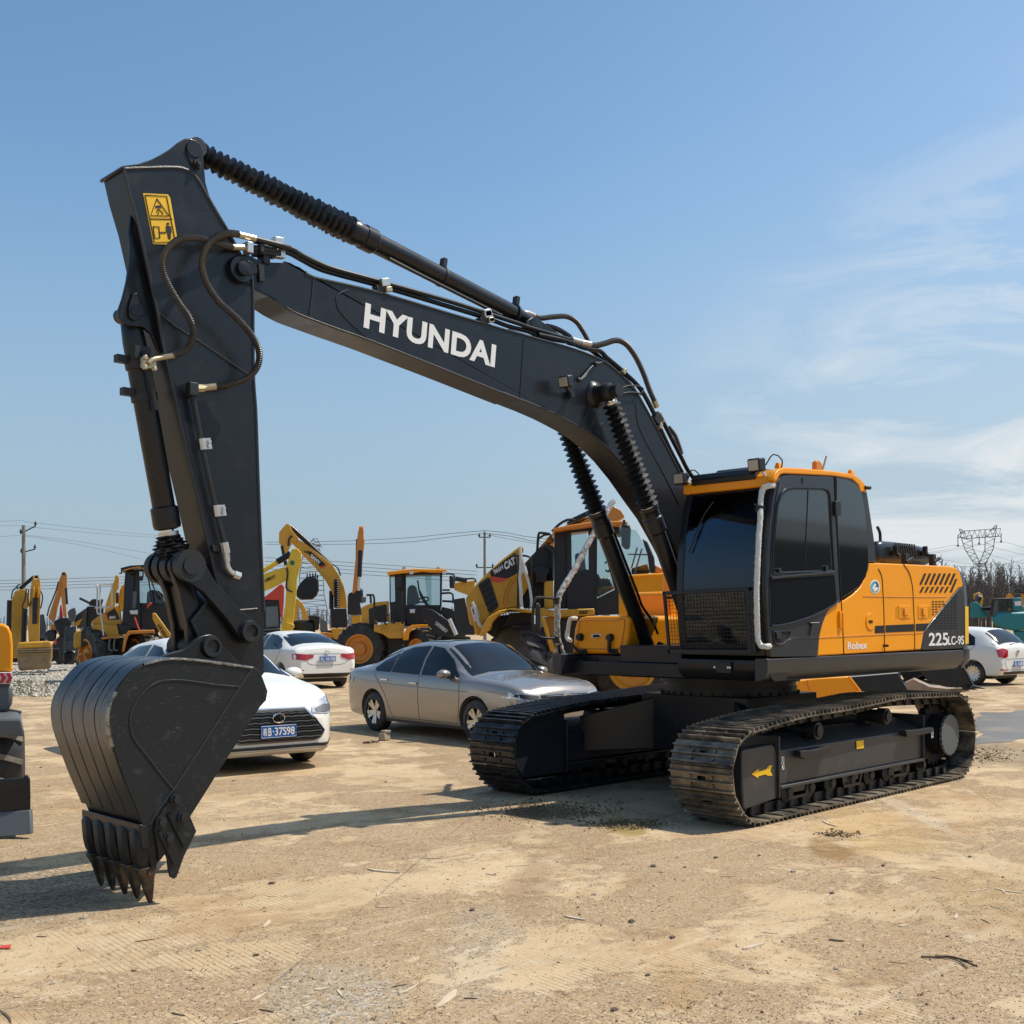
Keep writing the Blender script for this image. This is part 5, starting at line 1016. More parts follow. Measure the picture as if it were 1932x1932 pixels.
for x, y in ((1250, 685), (1357, 1182)):
    P = [(x-45, y-38), (x+38, y-45), (x+54, y+36), (x-32, y+45)]; g = MB(); g.prism([at(*c2(a, b), y=AW+.056) for a, b in P], (0, .004, 0)); g.tube([at(*c2(x-25, y-40), y=AW+.052), at(*c2(x-8, y+42), y=AW+.052)], .021, 10, smooth=False)
    o = g.build('pipe_clamp', M_['zinc'], arm); g = MB()
    for yy in (-18, 16): bolt(g, at(*c2(x+30, y+yy), y=AW+.06), .012, .014)
    g.build('bolts', M_['zinc'], o)
pipe([at(*c2(x, y), y=AW+.05) for x, y in ((1392, 1420), (1408, 1500))], .028, 'fitting', 'zinc', arm, smooth=False, n=8); pipe([at(*c2(x, y), y=AW+.05) for x, y in ((1408, 1500), (1415, 1560))], .022, 'fitting', 'zinc', arm, smooth=False)
pipe([at(*c2(x, y), y=AW+.05) for x, y in ((1415, 1555), (1420, 1600), (1445, 1640), (1475, 1658))], .018, 'elbow', 'zinc', arm); pipe([at(*c2(x, y), y=AW+.05) for x, y in ((1465, 1652), (1510, 1668))], .026, 'fitting', 'zinc', arm, smooth=False, n=6)
zbox(c2, 1330, 1465, AW+.02, (.06, .04, .04), 'dark', 'pipe_bracket', arm)
# ================================================================== bucket
BK = .375
sidep = [(655, 322), (720, 303), (790, 292), (860, 288), (1000, 298), (1150, 317), (1330, 338), (1368, 365), (1390, 420), (1416, 490), (1406, 550), (1368, 590), (1250, 775), (1130, 960), (1040, 1105), (945, 1255), (860, 1390), (765, 1520), (705, 1585), (690, 1500), (676, 1400), (655, 1330), (600, 1190), (545, 1060), (480, 880), (442, 760), (430, 650), (445, 565), (490, 475), (555, 393), (600, 350)]
bkt = slabY([c3(*p) for p in sidep], BK, .035, 'bucket', M_['bucket'], bev=.006)
o = slabY([c3(*p) for p in sidep], -BK+.035, .035, 'side_plate', M_['bucket'], bkt, .006)
shl = [(1330, 340), (1150, 318), (1000, 299), (860, 289), (790, 293), (720, 304), (655, 323), (600, 351), (555, 394), (490, 476), (445, 566), (430, 650), (442, 760), (480, 880), (545, 1060), (600, 1190), (655, 1332)]
P = [at(*c3(*p), y=BK) for p in shl]; P = [V((p.x, 0, p.z)) for p in P]; PS = spline(P, .05)
# wear strips: five bands with thin grooves between, wrapped round the back
W = 2*BK-.004; nb = 5; gap = .012
def offset_curve(Q, off):
    o_ = []
    for i, p in enumerate(Q):
        t = (Q[min(i+1, len(Q)-1)]-Q[max(i-1, 0)]).normalized(); o_.append(p+V((t.z, 0, -t.x))*-off)
    return o_
inner = offset_curve(PS, .022)
if (inner[len(PS)//2]-at(*c3(900, 700), y=BK)).length > (PS[len(PS)//2]-at(*c3(900, 700), y=BK)).length: inner = offset_curve(PS, -.022)
m = MB(); m.loft([[a+Y1*(BK-.036), a-Y1*(BK-.036), b-Y1*(BK-.036), b+Y1*(BK-.036)] for a, b in zip([p.lerp(q, .25) for p, q in zip(PS, inner)], inner)]); m.build('shell', M_['shell'], bkt)
for k in range(nb):
    ya_ = BK-.002-k*(W/nb)-(0 if k == 0 else gap/2); yb_ = BK-.002-(k+1)*(W/nb)+(0 if k == nb-1 else gap/2)
    outp = [p+(p-q)*.28 for p, q in zip(PS, inner)]
    m = MB(); m.loft([[a+Y1*ya_, a+Y1*yb_, b+Y1*yb_, b+Y1*ya_] for a, b in zip(outp[2:-1], PS[2:-1])]); m.build('wear_strip', M_['shell'], bkt, .003)
g = MB(); g.tube([at(*c3(x, y), y=BK+.002) for x, y in ((655, 326), (760, 300), (860, 291), (1000, 302), (1150, 322), (1322, 345))], .008, 6, jag=.4, step=.01); g.build('weld_seam', M_['steelworn'], bkt)
g = MB(); g.tube([at(*c3(x, y), y=BK+.002) for x, y in ((1245, 462), (1100, 450), (950, 428), (830, 420), (730, 438), (650, 500), (600, 570), (572, 640), (575, 720), (600, 790), (700, 920), (790, 1040), (838, 1092))], .005, 6, jag=.3, step=.012); g.build('weld_seam', M_['weld'], bkt); g = MB(); g.tube([at(*c3(x, y), y=BK+.002) for x, y in ((1322, 350), (1245, 462), (1100, 690), (950, 920), (838, 1092), (760, 1200), (690, 1310))], .006, 6, jag=.3, step=.012); g.build('weld_seam', M_['weld'], bkt)
g = MB(); g.tube([at(*c3(x, y), y=BK+.003) for x, y in ((460, 830), (436, 740), (432, 650), (446, 570), (482, 495))], .013, 6, jag=.4, step=.01); g.build('worn_edge', M_['steelworn'], bkt)
# ears for the pins
ears = [(740, 300), (800, 262), (880, 240), (930, 215), (970, 175), (1010, 150), (1060, 140), (1100, 150), (1125, 185), (1150, 220), (1200, 270), (1240, 318), (1330, 420), (1300, 560), (1000, 420), (860, 330)]
for yy in (.235, -.19): slabY([c3(*p) for p in ears], yy, .04, 'ear', M_['black'], bkt, .006)
# cutting edge, adapters, teeth
e_t = at(*c3(655, 1330), y=BK); e_b = at(*c3(705, 1585), y=BK)
tipn = at(*c3(722, 1812), z=0); print('tooth tip', tipn, 'lip', e_t, e_b)
dl = (V((tipn.x, 0, 0))-V((e_t.x, 0, e_t.z))); dl.normalize(); nl = V((dl.z, 0, -dl.x))
if nl.x > 0: nl = -nl          # towards the machine
e0 = V((e_t.x, 0, e_t.z))
Lt = (V((tipn.x, 0, 0))-e0).length
lip = [e0-dl*.03+nl*-.022, e0+nl*-.030, e0+dl*Lt*.25+nl*-.024, e0+dl*Lt*.28+nl*.006, e0+dl*Lt*.25+nl*.03, e0+nl*.03]
m = MB(); m.prism([p+Y1*(BK+.003) for p in lip], (0, -2*BK-.006, 0)); m.build('cutting_edge', M_['black'], bkt, .006)
Lt = (V((tipn.x, 0, 0))-e0).length
for k in range(5):
    yc = BK-.06-k*(2*BK-.12)/4
    def rg(t, hw, hh, sh=0): c = e0+dl*t+nl*(sh+.008)+Y1*yc; return [c+Y1*hw+nl*hh*.7, c+Y1*hw*.6+nl*hh, c-Y1*hw*.6+nl*hh, c-Y1*hw+nl*hh*.7, c-Y1*hw-nl*hh*.7, c-Y1*hw*.6-nl*hh, c+Y1*hw*.6-nl*hh, c+Y1*hw-nl*hh*.7]
    m = MB(); m.loft([rg(.0, .042, .036), rg(.03, .054, .058), rg(Lt*.30, .054, .064), rg(Lt*.42, .050, .060), rg(Lt*.48, .042, .052), rg(Lt*.515, .040, .046)]); ad_ = m.build('adapter', M_['bucket'], bkt, .006)
    m = MB(); m.loft([rg(Lt*.50, .040, .046), rg(Lt*.505, .054, .060), rg(Lt*.55, .051, .056), rg(Lt*.65, .034, .040), rg(Lt*.80, .024, .028), rg(Lt*.93, .016, .016), rg(Lt*.985, .011, .008)]); q = e0+dl*(Lt*.58)+nl*.008+Y1*(yc+.048); m.cyl(q, q+Y1*.012, .018, n=14); m.build('tooth', M_['tooth'], bkt, .003)
# side cutter
sc = [(838, 1128), (865, 1135), (905, 1195), (938, 1250), (980, 1350), (950, 1410), (905, 1500), (858, 1632), (845, 1643), (818, 1632), (808, 1590), (800, 1520), (785, 1480), (750, 1540), (745, 1470), (722, 1330), (740, 1270), (790, 1200)]
cut = slabY([c3(*p) for p in sc], BK+.022, .020, 'side_cutter', M_['bucket'], bkt, .006)
slabY([c3(*p) for p in sc], -BK-.002, .020, 'side_cutter', M_['bucket'], bkt, .006)
g = MB()
for a, b in (((805, 1245), (900, 1440)), ((745, 1350), (840, 1550))): g.tube([at(*c3(*a), y=BK+.026), at(*c3(*b), y=BK+.026)], .011, 6, smooth=False)
g.build('rib', M_['bucket'], cut)
for q in ((846, 1152), (890, 1262), (757, 1290), (803, 1390)):
    g = MB(); c = at(*c3(*q), y=BK+.022); g.cyl(c, c+Y1*.014, .034, n=16); g.cyl(c+Y1*.014, c+Y1*.034, .024, n=6); g.build('bolt', M_['dark'], cut)
# ================================================================== CARS
from mathutils.bvhtree import BVHTree
def interp(keys, x):
    ks = sorted(keys)
    if x <= ks[0][0]: return ks[0][1]
    for i in range(len(ks)-1):
        a, b = ks[i], ks[i+1]
        if x <= b[0]:
            t = (x-a[0])/(b[0]-a[0]); m0 = (b[1]-a[1]); p0 = (ks[i-1][1] if i else a[1]-m0*.5); 
            h = b[0]-a[0]
            s0 = (b[1]-ks[i-1][1])/(b[0]-ks[i-1][0])*h if i else m0
            s1 = (ks[i+2][1]-a[1])/(ks[i+2][0]-a[0])*h if i+2 < len(ks) else m0
            if m0 == 0: s0 = s1 = 0
            else:
                s0 = max(min(s0/m0, 2.5), 0)*m0; s1 = max(min(s1/m0, 2.5), 0)*m0
            t2, t3 = t*t, t*t*t
            return (2*t3-3*t2+1)*a[1]+(t3-2*t2+t)*s0+(-2*t3+3*t2)*b[1]+(t3-t2)*s1
    return ks[-1][1]
def wheel_parts(c, ax, R, W, rr, par, nsp=10, twin=False, rimmat='zinc'):
    """tyre + rim at c (local), ax = outward axis (unit, local)"""
    c, ax = V(c), V(ax); g = MB()
    g.lathe(c-ax*W/2, c+ax*(1-W/2), [(.0, rr), (0.01, R*.90), (.03, R*.975), (.05, R), (W-.05, R), (W-.03, R*.975), (W-.01, R*.90), (W, rr+.01), (W-.02, rr)], 40, cap=False)
    ty = g.build('wheel', M_['tire'], par)
    g = MB(); o = c+ax*(W/2-.012)
    g.lathe(o-ax*.12, o+ax*(1-.12), [(0, rr*.2), (.0, rr*.96), (.11, rr*.96), (.125, rr*1.0), (.125, rr*.93), (.05, rr*.90), (.045, rr*.1)], 36)
    q = ax.to_track_quat('Z', 'Y'); 
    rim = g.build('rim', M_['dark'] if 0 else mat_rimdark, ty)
    g = MB()
    g.lathe(o-ax*.02, o+ax, [(0, rr*1.0), (.012, rr*1.02), (.018, rr*.97), (.0, rr*.90)], 36, cap=False)
    for k in range(nsp):
        a = 2*math.pi*k/nsp; d = q @ V((math.cos(a), math.sin(a), 0)); t = ax.cross(d)
        w0, w1 = rr*.11, rr*.16
        if nsp == 10: a2 = a+(.12 if k % 2 else -.12); d2 = q @ V((math.cos(a2), math.sin(a2), 0))
        else: d2 = d
        i0 = o-ax*.03+d*rr*.15; i1 = o-ax*.0+d2*rr*.94
        g.prism([i0-t*w0, i1-t*w1*.8, i1+t*w1*.8, i0+t*w0], -ax*.02)
    g.cyl(o-ax*.05, o-ax*.018, rr*.22); g.build('spokes', M_[rimmat], ty if 0 else rim)
    return ty
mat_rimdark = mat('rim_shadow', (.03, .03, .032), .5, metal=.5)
def make_car(name, label, spec, loc, heading, paint, scale=1.0, group=None):
    root = empty(name, label, 'car', (loc.x, loc.y, 0), math.atan2(heading.y, heading.x), group); root.scale = (scale,)*3
    L, Wd = spec['L'], spec['W']/2; x0, x1 = -L/2, L/2
    zt, zb, wp, wt, zs = spec['top'], spec['belt'], spec['plan'], spec['tumble'], spec['sill']
    def sec(x):
        w = interp(wp, x)*Wd; t = interp(zt, x); b = min(interp(zb, x), t-.01); s = interp(zs, x); wtp = min(interp(wt, x)*Wd, w*.99); mid = s+(b-s)*.52
        green = t-b > .12; cr = .03
        return [V((x, 0, s)), V((x, w*.86, s)), V((x, w*.955, s+.035)), V((x, w*.985, s+(mid-s)*.45)), V((x, w*1.0, mid)), V((x, w*.995, mid+(b-mid)*.55)), V((x, w*.982, b-.035)), V((x, w*.955, b)),
                V((x, w*.955+(wtp-w*.955)*.5+.012, b+(t-b)*.5)), V((x, wtp+.0, t-min(.07, (t-b)*.35))), V((x, wtp*.90, t-.02)), V((x, wtp*.6, t+cr*.5)), V((x, 0, t+cr))]
    xs = [x0+L*(.5-.5*math.cos(math.pi*i/72)) for i in range(73)]
    g = MB(); rings = []
    for x in xs: h = sec(x); rings.append(h+[V((p.x, -p.y, p.z)) for p in reversed(h[1:-1])])
    g.loft(rings); body = g.build('body', M_[paint], None)
    # wheel arches
    R = spec['R']; xa = (spec['xf'], spec['xr'])
    for xw in xa:
        for sy in (1, -1):
            c = MB(); c.cyl((xw, sy*(Wd-.26), R+.01), (xw, sy*(Wd+.2), R+.01), R*1.13, n=40); co = c.build('cutter', M_['dark'], None)
            bo = body.modifiers.new('b', 'BOOLEAN'); bo.object = co; bo.operation = 'DIFFERENCE'; bo.solver = 'EXACT'
            dg = bpy.context.evaluated_depsgraph_get(); me = bpy.data.meshes.new_from_object(body.evaluated_get(dg)); body.modifiers.clear(); body.data = me; bpy.data.objects.remove(co)
    me = body.data; me.materials.clear(); me.materials.append(M_[paint]); me.name = 'body'
    for p in me.polygons: p.use_smooth = True; p.material_index = 0
    me.set_sharp_from_angle(angle=R_(32))
    body.parent = root
    b = bmesh.new(); b.from_mesh(me); bvh = BVHTree.FromBMesh(b); b.free()
    def kid(g, nm, mt, par=body, **k): o = g.build(nm, M_[mt] if isinstance(mt, str) else mt, None, **k); o.parent = par; return o
    def patch(pts, org, dr, nm, mt, off=.004, par=body, grid=.06, thick=0, lim=.45):
        """a polygon given in a plane (a, z) is thrown onto the body along dr"""
        dr = V(dr).normalized(); a_ = V((-dr.y, dr.x, 0)).normalized(); o_ = V(org); q = bmesh.new()
        f = q.faces.new([q.verts.new(o_+a_*p[0]+V((0, 0, p[1]))) for p in pts])
        lo = min(p[0] for p in pts); hi = max(p[0] for p in pts); k = lo+grid
        while k < hi: bmesh.ops.bisect_plane(q, geom=list(q.verts)+list(q.edges)+list(q.faces), plane_co=o_+a_*k, plane_no=a_); k += grid
        lo = min(p[1] for p in pts); hi = max(p[1] for p in pts); k = lo+grid
        while k < hi: bmesh.ops.bisect_plane(q, geom=list(q.verts)+list(q.edges)+list(q.faces), plane_co=o_+V((0, 0, k)), plane_no=(0, 0, 1)); k += grid
        bad = []; hits = []
        for v in q.verts:
            h, n, i, d = bvh.ray_cast(v.co, dr)
            if h is not None: hits.append((d, v, h-dr*off*.3+(n*off if n.dot(dr) < 0 else -dr*off)))
            else: bad.append(v)
        dm = min([a[0] for a in hits] or [0])
        for d, v, c_ in hits:
            if d > dm+lim: bad.append(v)
            else: v.co = c_
        bmesh.ops.delete(q, geom=bad, context='VERTS')
        m2 = bpy.data.meshes.new(nm); bmesh.ops.recalc_face_normals(q, faces=q.faces); q.to_mesh(m2); q.free(); m2.materials.append(M_[mt] if isinstance(mt, str) else mt)
        for p in m2.polygons: p.use_smooth = True
        o = bpy.data.objects.new(nm, m2); COL.objects.link(o); o.parent = par
        if thick: s = o.modifiers.new('s', 'SOLIDIFY'); s.thickness = thick; s.offset = 1
        return o
    def seam(pts, dr, par=body, r=.0045, mt='ink', nm='panel_gap', org=None):
        dr = V(dr).normalized(); a_ = V((-dr.y, dr.x, 0)).normalized(); P = []
        o_ = V(org) if org is not None else -dr*3
        for p in spline([V((x, z, 0)) for x, z in pts], .05):
            h, n, i, d = bvh.ray_cast(o_+a_*p.x+V((0, 0, p.y)), dr)
            if h is not None: P.append(h)
        if len(P) > 1: g = MB(); g.tube(P, r, 5, smooth=False); return kid(g, nm, mt, par)
    # side glass: both sides; pts are (x, z)
    for sy in (1, -1):
        for pts in spec['sideglass']:
            q = [(x*sy, z) for x, z in pts]
            patch(q if sy < 0 else q, (0, sy*3, 0), (0, -sy, 0), 'window', 'glass', .007)
        for sm in spec['seams']: seam([(x*sy, z) for x, z in sm], (0, -sy, 0), org=(0, sy*3, 0))
        for hx, hz in spec['handles']:
            h, n, i, d = bvh.ray_cast(V((hx, sy*3, hz)), V((0, -sy, 0)))
            if h is not None: g = MB(); g.box(h+V((0, sy*.018, 0)), (.19, .018, .028)); kid(g, 'door_handle', 'chrome' if paint == 'scar' else paint, bevel=.006)
        for xw in xa:
            w_ = wheel_parts((xw, sy*(Wd-.125), R), (0, sy, 0), R, .21, spec['rim'], None, spec.get('nsp', 10)); w_.parent = root
        mx_, mz = spec['mirror']; g = MB(); g.ball((mx_, sy*(Wd+.07), mz), .115, (.75, 1.05, .62)); mo = kid(g, 'side_mirror', paint); g = MB(); g.box((mx_+.03, sy*(Wd-.03), mz-.05), (.09, .14, .035)); kid(g, 'mirror_foot', 'dark', mo)
        g = MB(); g.bx(x0+.9, x1-1.0, min(sy*(Wd-.06), sy*(Wd-.35)), max(sy*(Wd-.06), sy*(Wd-.35)), spec['sz']-.03, spec['sz']+.04); kid(g, 'sill', 'dark', body)
    g = MB(); g.bx(x0+.35, x1-.35, -Wd+.25, Wd-.25, .17, .42); kid(g, 'underbody', 'dark', body)
    return root, body, patch, seam, kid, bvh
def topsurf(pts, nm, mt, patchfn): pass
def topglass(root, body, bvh, kid, x0, x1, w0, w1, nm='windscreen', mt='glass', z0=3, inset=.0):
    """grid thrown down onto the body: windscreen, rear window, roof pane"""
    g = bmesh.new(); nx, ny = 8, 12; vs = []
    for i in range(nx+1):
        t = i/nx; x = x0+(x1-x0)*t; w = w0+(w1-w0)*t; row = []
        for j in range(ny+1):
            s = -1+2*j/ny; y = w*s; xx = x+(.10*(s*s)*(1 if x0 > x1 else -1))*(-1)*(1-t)*inset
            h, n, k, d = bvh.ray_cast(V((xx, y, z0)), V((0, 0, -1))); row.append(g.verts.new(h+n*.008 if h is not None else V((xx, y, 1))))
        vs.append(row)
    for i in range(nx):
        for j in range(ny): g.faces.new((vs[i][j], vs[i][j+1], vs[i+1][j+1], vs[i+1][j]))
    bmesh.ops.recalc_face_normals(g, faces=g.faces)
    m2 = bpy.data.meshes.new(nm); g.to_mesh(m2); g.free(); m2.materials.append(M_[mt])
    for p in m2.polygons: p.use_smooth = True
    o = bpy.data.objects.new(nm, m2); COL.objects.link(o); o.parent = body; return o
def plate(body, bvh, kid, xs, z, txt, w=.44, h=.14, y=0):
    sx = 1 if xs > 0 else -1; hh, n, i, d = bvh.ray_cast(V((xs*3, y, z)), V((-sx, 0, 0))); c = hh+V((sx*.03, 0, 0))
    g = MB(); g.box(c, (.012, w, h)); pl = kid(g, 'number_plate', 'plate', bevel=.004)
    a = c+V((sx*.008, 0, 0)); r = V((0, sx, 0)); o = a-r*w*.44-V((0, 0, h*.33))
    def tf(t, s, e): 
        ob = textfit(t, M_['white'], None, o+r*w*.88*s, o+r*w*.88*e, o+r*w*.88*s+V((0, 0, h*.66)), bold=.02, depth=.002); ob.parent = pl
    tf(txt[0], 0, .115); tf(txt[1], .15, .26); g = MB(); g.ball(o+r*w*.88*.31+V((0, 0, h*.33)), .008); kid(g, 'dot', 'white', pl); tf(txt[2:], .36, 1)
    g = MB(); g.tube([c+V((sx*.007, dy*w*.485, dz*h*.46)) for dy, dz in ((-1, -1), (1, -1), (1, 1), (-1, 1), (-1, -1))], .003, 4, smooth=False); kid(g, 'plate_border', 'white', pl)
    return pl
M_['wcar2'] = M_['wcar']
# --- champagne saloon
S1 = dict(L=4.67, W=1.80, R=.325, rim=.215, xf=1.34, xr=-1.34, sz=.22, nsp=10,
 top=[(-2.335, .80), (-2.30, .98), (-2.10, 1.055), (-1.75, 1.09), (-1.2, 1.31), (-.6, 1.44), (0, 1.465), (.3, 1.445), (.7, 1.27), (1.10, 1.03), (1.35, .985), (1.9, .925), (2.2, .845), (2.31, .75), (2.335, .68)],
 belt=[(-2.335, .72), (-2.1, .96), (-1.7, .985), (-.5, .955), (.6, .925), (1.2, .92), (1.9, .87), (2.2, .79), (2.335, .60)],
 plan=[(-2.335, .74), (-2.28, .84), (-2.1, .94), (-1.5, .99), (-.5, 1), (.8, 1), (1.5, .985), (2.0, .93), (2.2, .86), (2.3, .77), (2.335, .68)],
 tumble=[(-2.335, .6), (-2, .72), (-1.6, .70), (-1.0, .66), (0, .67), (.5, .70), (1.0, .78), (1.6, .80), (2.2, .70), (2.335, .5)],
 sill=[(-2.335, .36), (-2.2, .27), (-1.8, .22), (0, .20), (1.8, .20), (2.2, .22), (2.335, .30)],
 sideglass=[[(-.02, .965), (-.02, 1.40), (.28, 1.375), (.62, 1.20), (.92, .975), (.92, .955)], [(-.09, .965), (-.09, 1.405), (-.55, 1.375), (-.82, 1.30), (-.84, .985)], [(-.88, .985), (-.87, 1.285), (-1.10, 1.19), (-1.36, 1.03), (-1.28, .99)]],
 seams=[[(.98, .93), (.99, .6), (.93, .27)], [(-.055, .95), (-.055, .6), (-.045, .26)], [(-1.38, 1.0), (-1.15, .80), (-.98, .62), (-.86, .40), (-.80, .27)], [(.93, .27), (-.8, .27)]], handles=[(.12-.30, .83), (-.98, .86)], mirror=(.72, 1.0))
def uv_of(P):
    d = V(P)-CAM; z = d.dot(FWD); return 966+FPX*d.dot(RT)/z, PY0-FPX*d.dot(UP)/z
# heading found so that both near wheels meet the ground where the photo has them
rw = at(712, 1379, z=0); sc_ = .93
best = min(((abs(uv_of(rw+V((math.cos(a), math.sin(a), 0))*2.68*sc_)[0]-903), a) for a in [R_(70+i*.25) for i in range(180)]))
hd = V((math.cos(best[1]), math.sin(best[1]), 0)); rgt = V((hd.y, -hd.x, 0))
ctr = rw+hd*1.34*sc_-rgt*(.90-.1)*sc_
car, body, patch, seam, kid, bvh = make_car('parked_car', 'champagne grey saloon car parked between the white cars and the crawler tracks', S1, ctr, hd, 'scar', sc_)
ws = topglass(car, body, bvh, kid, 1.13, .38, .74, .60, 'windscreen', 'screen' if 0 else 'glass'); topglass(car, body, bvh, kid, -1.66, -.92, .66, .58, 'rear_window'); topglass(car, body, bvh, kid, .12, -.55, .42, .42, 'sunroof')
g = MB(); g.ball((.62, .0, 1.19), .012); g.tube([(.62, 0, 1.2), (.68, 0, 1.13)], .006); kid(g, 'mirror_charm', 'white', body)
# crease along the side, sunlit bright line
for sy in (1, -1): seam([(x*sy, z) for x, z in ((-2.1, .86), (-1, .80), (0, .775), (1.2, .755))], (0, -sy, 0), mt=M_['scar'], r=.006, nm='body_crease', org=(0, sy*3, 0))
A_ = V((1, 0, 0))
# front: lamps, grille, badge, bars
for sy in (1, -1):
    patch([(a*sy*-1, z) for a, z in ((.36, .615), (.80, .66), (1.02, .72), (.98, .62), (.80, .56), (.45, .545))] if 0 else [(sy*a, z) for a, z in ((-.46, .735), (-.46, .665), (-.66, .655), (-.84, .70), (-.89, .79), (-.80, .775))], (4, 0, 0), (-1, 0, 0), 'headlight', 'headl', .006)
    patch([(sy*a, z) for a, z in ((-.49, .725), (-.49, .68), (-.66, .672), (-.80, .72), (-.78, .755))], (4, 0, 0), (-1, 0, 0), 'lamp_inner', 'dark', .010)
    g = MB(); 
patch([(-.48, .735), (.48, .735), (.48, .64), (.40, .58), (-.40, .58), (-.48, .64)], (4, 0, 0), (-1, 0, 0), 'grille', 'dark', .006)
for z in (.72, .69, .66, .625):
    g = MB(); P = []
    for k in range(13):
        y = -.48+.08*k; h, n, i, d = bvh.ray_cast(V((4, y, z)), V((-1, 0, 0)))
        if h: P.append(h+V((.014, 0, 0)))
    g.tube(P, .006, 5, smooth=False); kid(g, 'grille_bar', 'chrome', body)
h, n, i, d = bvh.ray_cast(V((4, 0, .69)), V((-1, 0, 0))); c = h+V((.03, 0, 0)); g = MB(); rr = .062
g.tube([c+V((0, rr*math.cos(t), rr*math.sin(t))) for t in [k*math.pi/12 for k in range(25)]], .007, 6); g.tube([c+V((0, -.035, .05)), c+V((0, -.012, 0)), c+V((0, 0, .03)), c+V((0, .012, 0)), c+V((0, .035, .05))], .005, 5, smooth=False); g.tube([c+V((0, -.05, .03)), c+V((0, -.022, -.05)), c+V((0, 0, -.005)), c+V((0, .022, -.05)), c+V((0, .05, .03))], .005, 5, smooth=False); g.lathe(c-V((.02, 0, 0)), c+V((.98, 0, 0)), [(0, .05), (.012, .058)], 24); kid(g, 'badge', 'chrome', body)
for sy in (1, -1):
    patch([(sy*a, z) for a, z in ((-.42, .40), (-.78, .42), (-.80, .30), (-.50, .28))], (4, 0, 0), (-1, 0, 0), 'air_intake', 'dark', .005)
    patch([(sy*a, z) for a, z in ((.55, .93), (.62, .80), (.90, .76), (1.1, .80), (1.1, .90), (.8, .95))], (-4, 0, 0), (1, 0, 0), 'tail_lamp', 'redlens', .005)
    patch([(sy*x, z) for x, z in ((-2.33, .82), (-2.12, .80), (-2.1, .90), (-2.3, .95))], (0, sy*3, 0), (0, -sy, 0), 'tail_lamp', 'redlens', .005)
patch([(-.7, .40), (.7, .40), (.6, .30), (-.6, .30)], (4, 0, 0), (-1, 0, 0), 'air_intake', 'dark', .005)
# --- white car with the big hexagonal grille
S2 = dict(L=4.35, W=1.76, R=.315, rim=.21, xf=1.30, xr=-1.30, sz=.24, nsp=10,
 top=[(-2.175, .80), (-2.15, .98), (-2.0, 1.06), (-1.7, 1.12), (-1.1, 1.38), (-.5, 1.48), (0, 1.50), (.3, 1.47), (.7, 1.29), (1.08, 1.08), (1.3, 1.02), (1.75, .94), (2.0, .84), (2.12, .72), (2.175, .62)],
 belt=[(-2.175, .72), (-2.0, .98), (-1.5, 1.0), (-.5, .985), (.6, .965), (1.2, .95), (1.75, .88), (2.05, .74), (2.175, .55)],
 plan=[(-2.175, .74), (-2.1, .86), (-1.9, .95), (-1.4, .99), (-.5, 1), (.8, 1), (1.4, .99), (1.8, .94), (2.02, .86), (2.13, .76), (2.175, .68)],
 tumble=[(-2.175, .6), (-2, .72), (-1.5, .68), (-.9, .66), (0, .67), (.5, .70), (1.0, .78), (1.6, .80), (2.0, .74), (2.175, .6)],
 sill=[(-2.175, .36), (-2.0, .27), (-1.6, .24), (0, .22), (1.7, .20), (2.05, .20), (2.175, .24)],
 sideglass=[[(-.02, .99), (-.02, 1.43), (.28, 1.40), (.60, 1.24), (.92, 1.01)], [(-.09, .99), (-.09, 1.43), (-.55, 1.40), (-.90, 1.30), (-1.25, 1.12), (-1.22, 1.02)]],
 seams=[[(.98, .95), (.99, .6), (.90, .27)], [(-.055, .97), (-.045, .26)], [(-1.3, 1.02), (-1.0, .62), (-.80, .27)]], handles=[(-.18, .87), (-1.0, .89)], mirror=(.72, 1.06))
lw = at(572, 1434, z=0); hd = V((.12, 1, 0)).normalized(); lf = V((-hd.y, hd.x, 0)); ctr = lw-hd*1.30*.97-lf*(.88-.1)*.97
car, body, patch, seam, kid, bvh = make_car('parked_car', 'white car with a large black grille facing us beside the excavator bucket', S2, ctr, hd, 'wcar', .97)
topglass(car, body, bvh, kid, 1.10, .38, .72, .60, 'windscreen'); topglass(car, body, bvh, kid, -1.6, -.9, .64, .58, 'rear_window')
fp = lambda pts, nm, mt, off=.006: patch(pts, (4, 0, 0), (-1, 0, 0), nm, mt, off, grid=.05)
fp([(-.375, .735), (.375, .735), (.60, .45), (.56, .375), (.47, .335), (-.47, .335), (-.56, .375), (-.60, .45)], 'grille_surround', 'chrome', .006)
fp([(-.355, .715), (.355, .715), (.565, .45), (.535, .385), (.455, .357), (-.455, .357), (-.535, .385), (-.565, .45)], 'grille', 'dark', .012)
for k, z in enumerate((.69, .66, .63, .60, .57, .54, .51, .48, .45, .42, .39)):
    ww = .355+(.715-z)*.79; ww = min(ww, .555); g = MB(); P = []
    for j in range(33):
        y = -ww+2*ww*j/32; hgt = .004*math.sin(j*1.3); h, n, i, d = bvh.ray_cast(V((4, y, z+hgt)), V((-1, 0, 0)))
        if h: P.append(h+V((.022, 0, 0)))
    g.tube(P, .0065, 5, smooth=False); kid(g, 'grille_bar', 'dark' if k % 2 else 'grey', body)
plate(body, bvh, kid, 1, .47, '皖B37S98')
h, n, i, d = bvh.ray_cast(V((4, 0, .62)), V((-1, 0, 0))); c = h+V((.035, 0, 0)); g = MB(); el = lambda a, b, oy=0, oz=0: [c+V((0, oy+a*math.cos(t), oz+b*math.sin(t))) for t in [k*math.pi/12 for k in range(25)]]
g.tube(el(.075, .052), .008, 6); g.tube(el(.022, .046), .006, 5); g.tube(el(.050, .018, 0, .026), .006, 5); kid(g, 'badge', 'chrome', body)
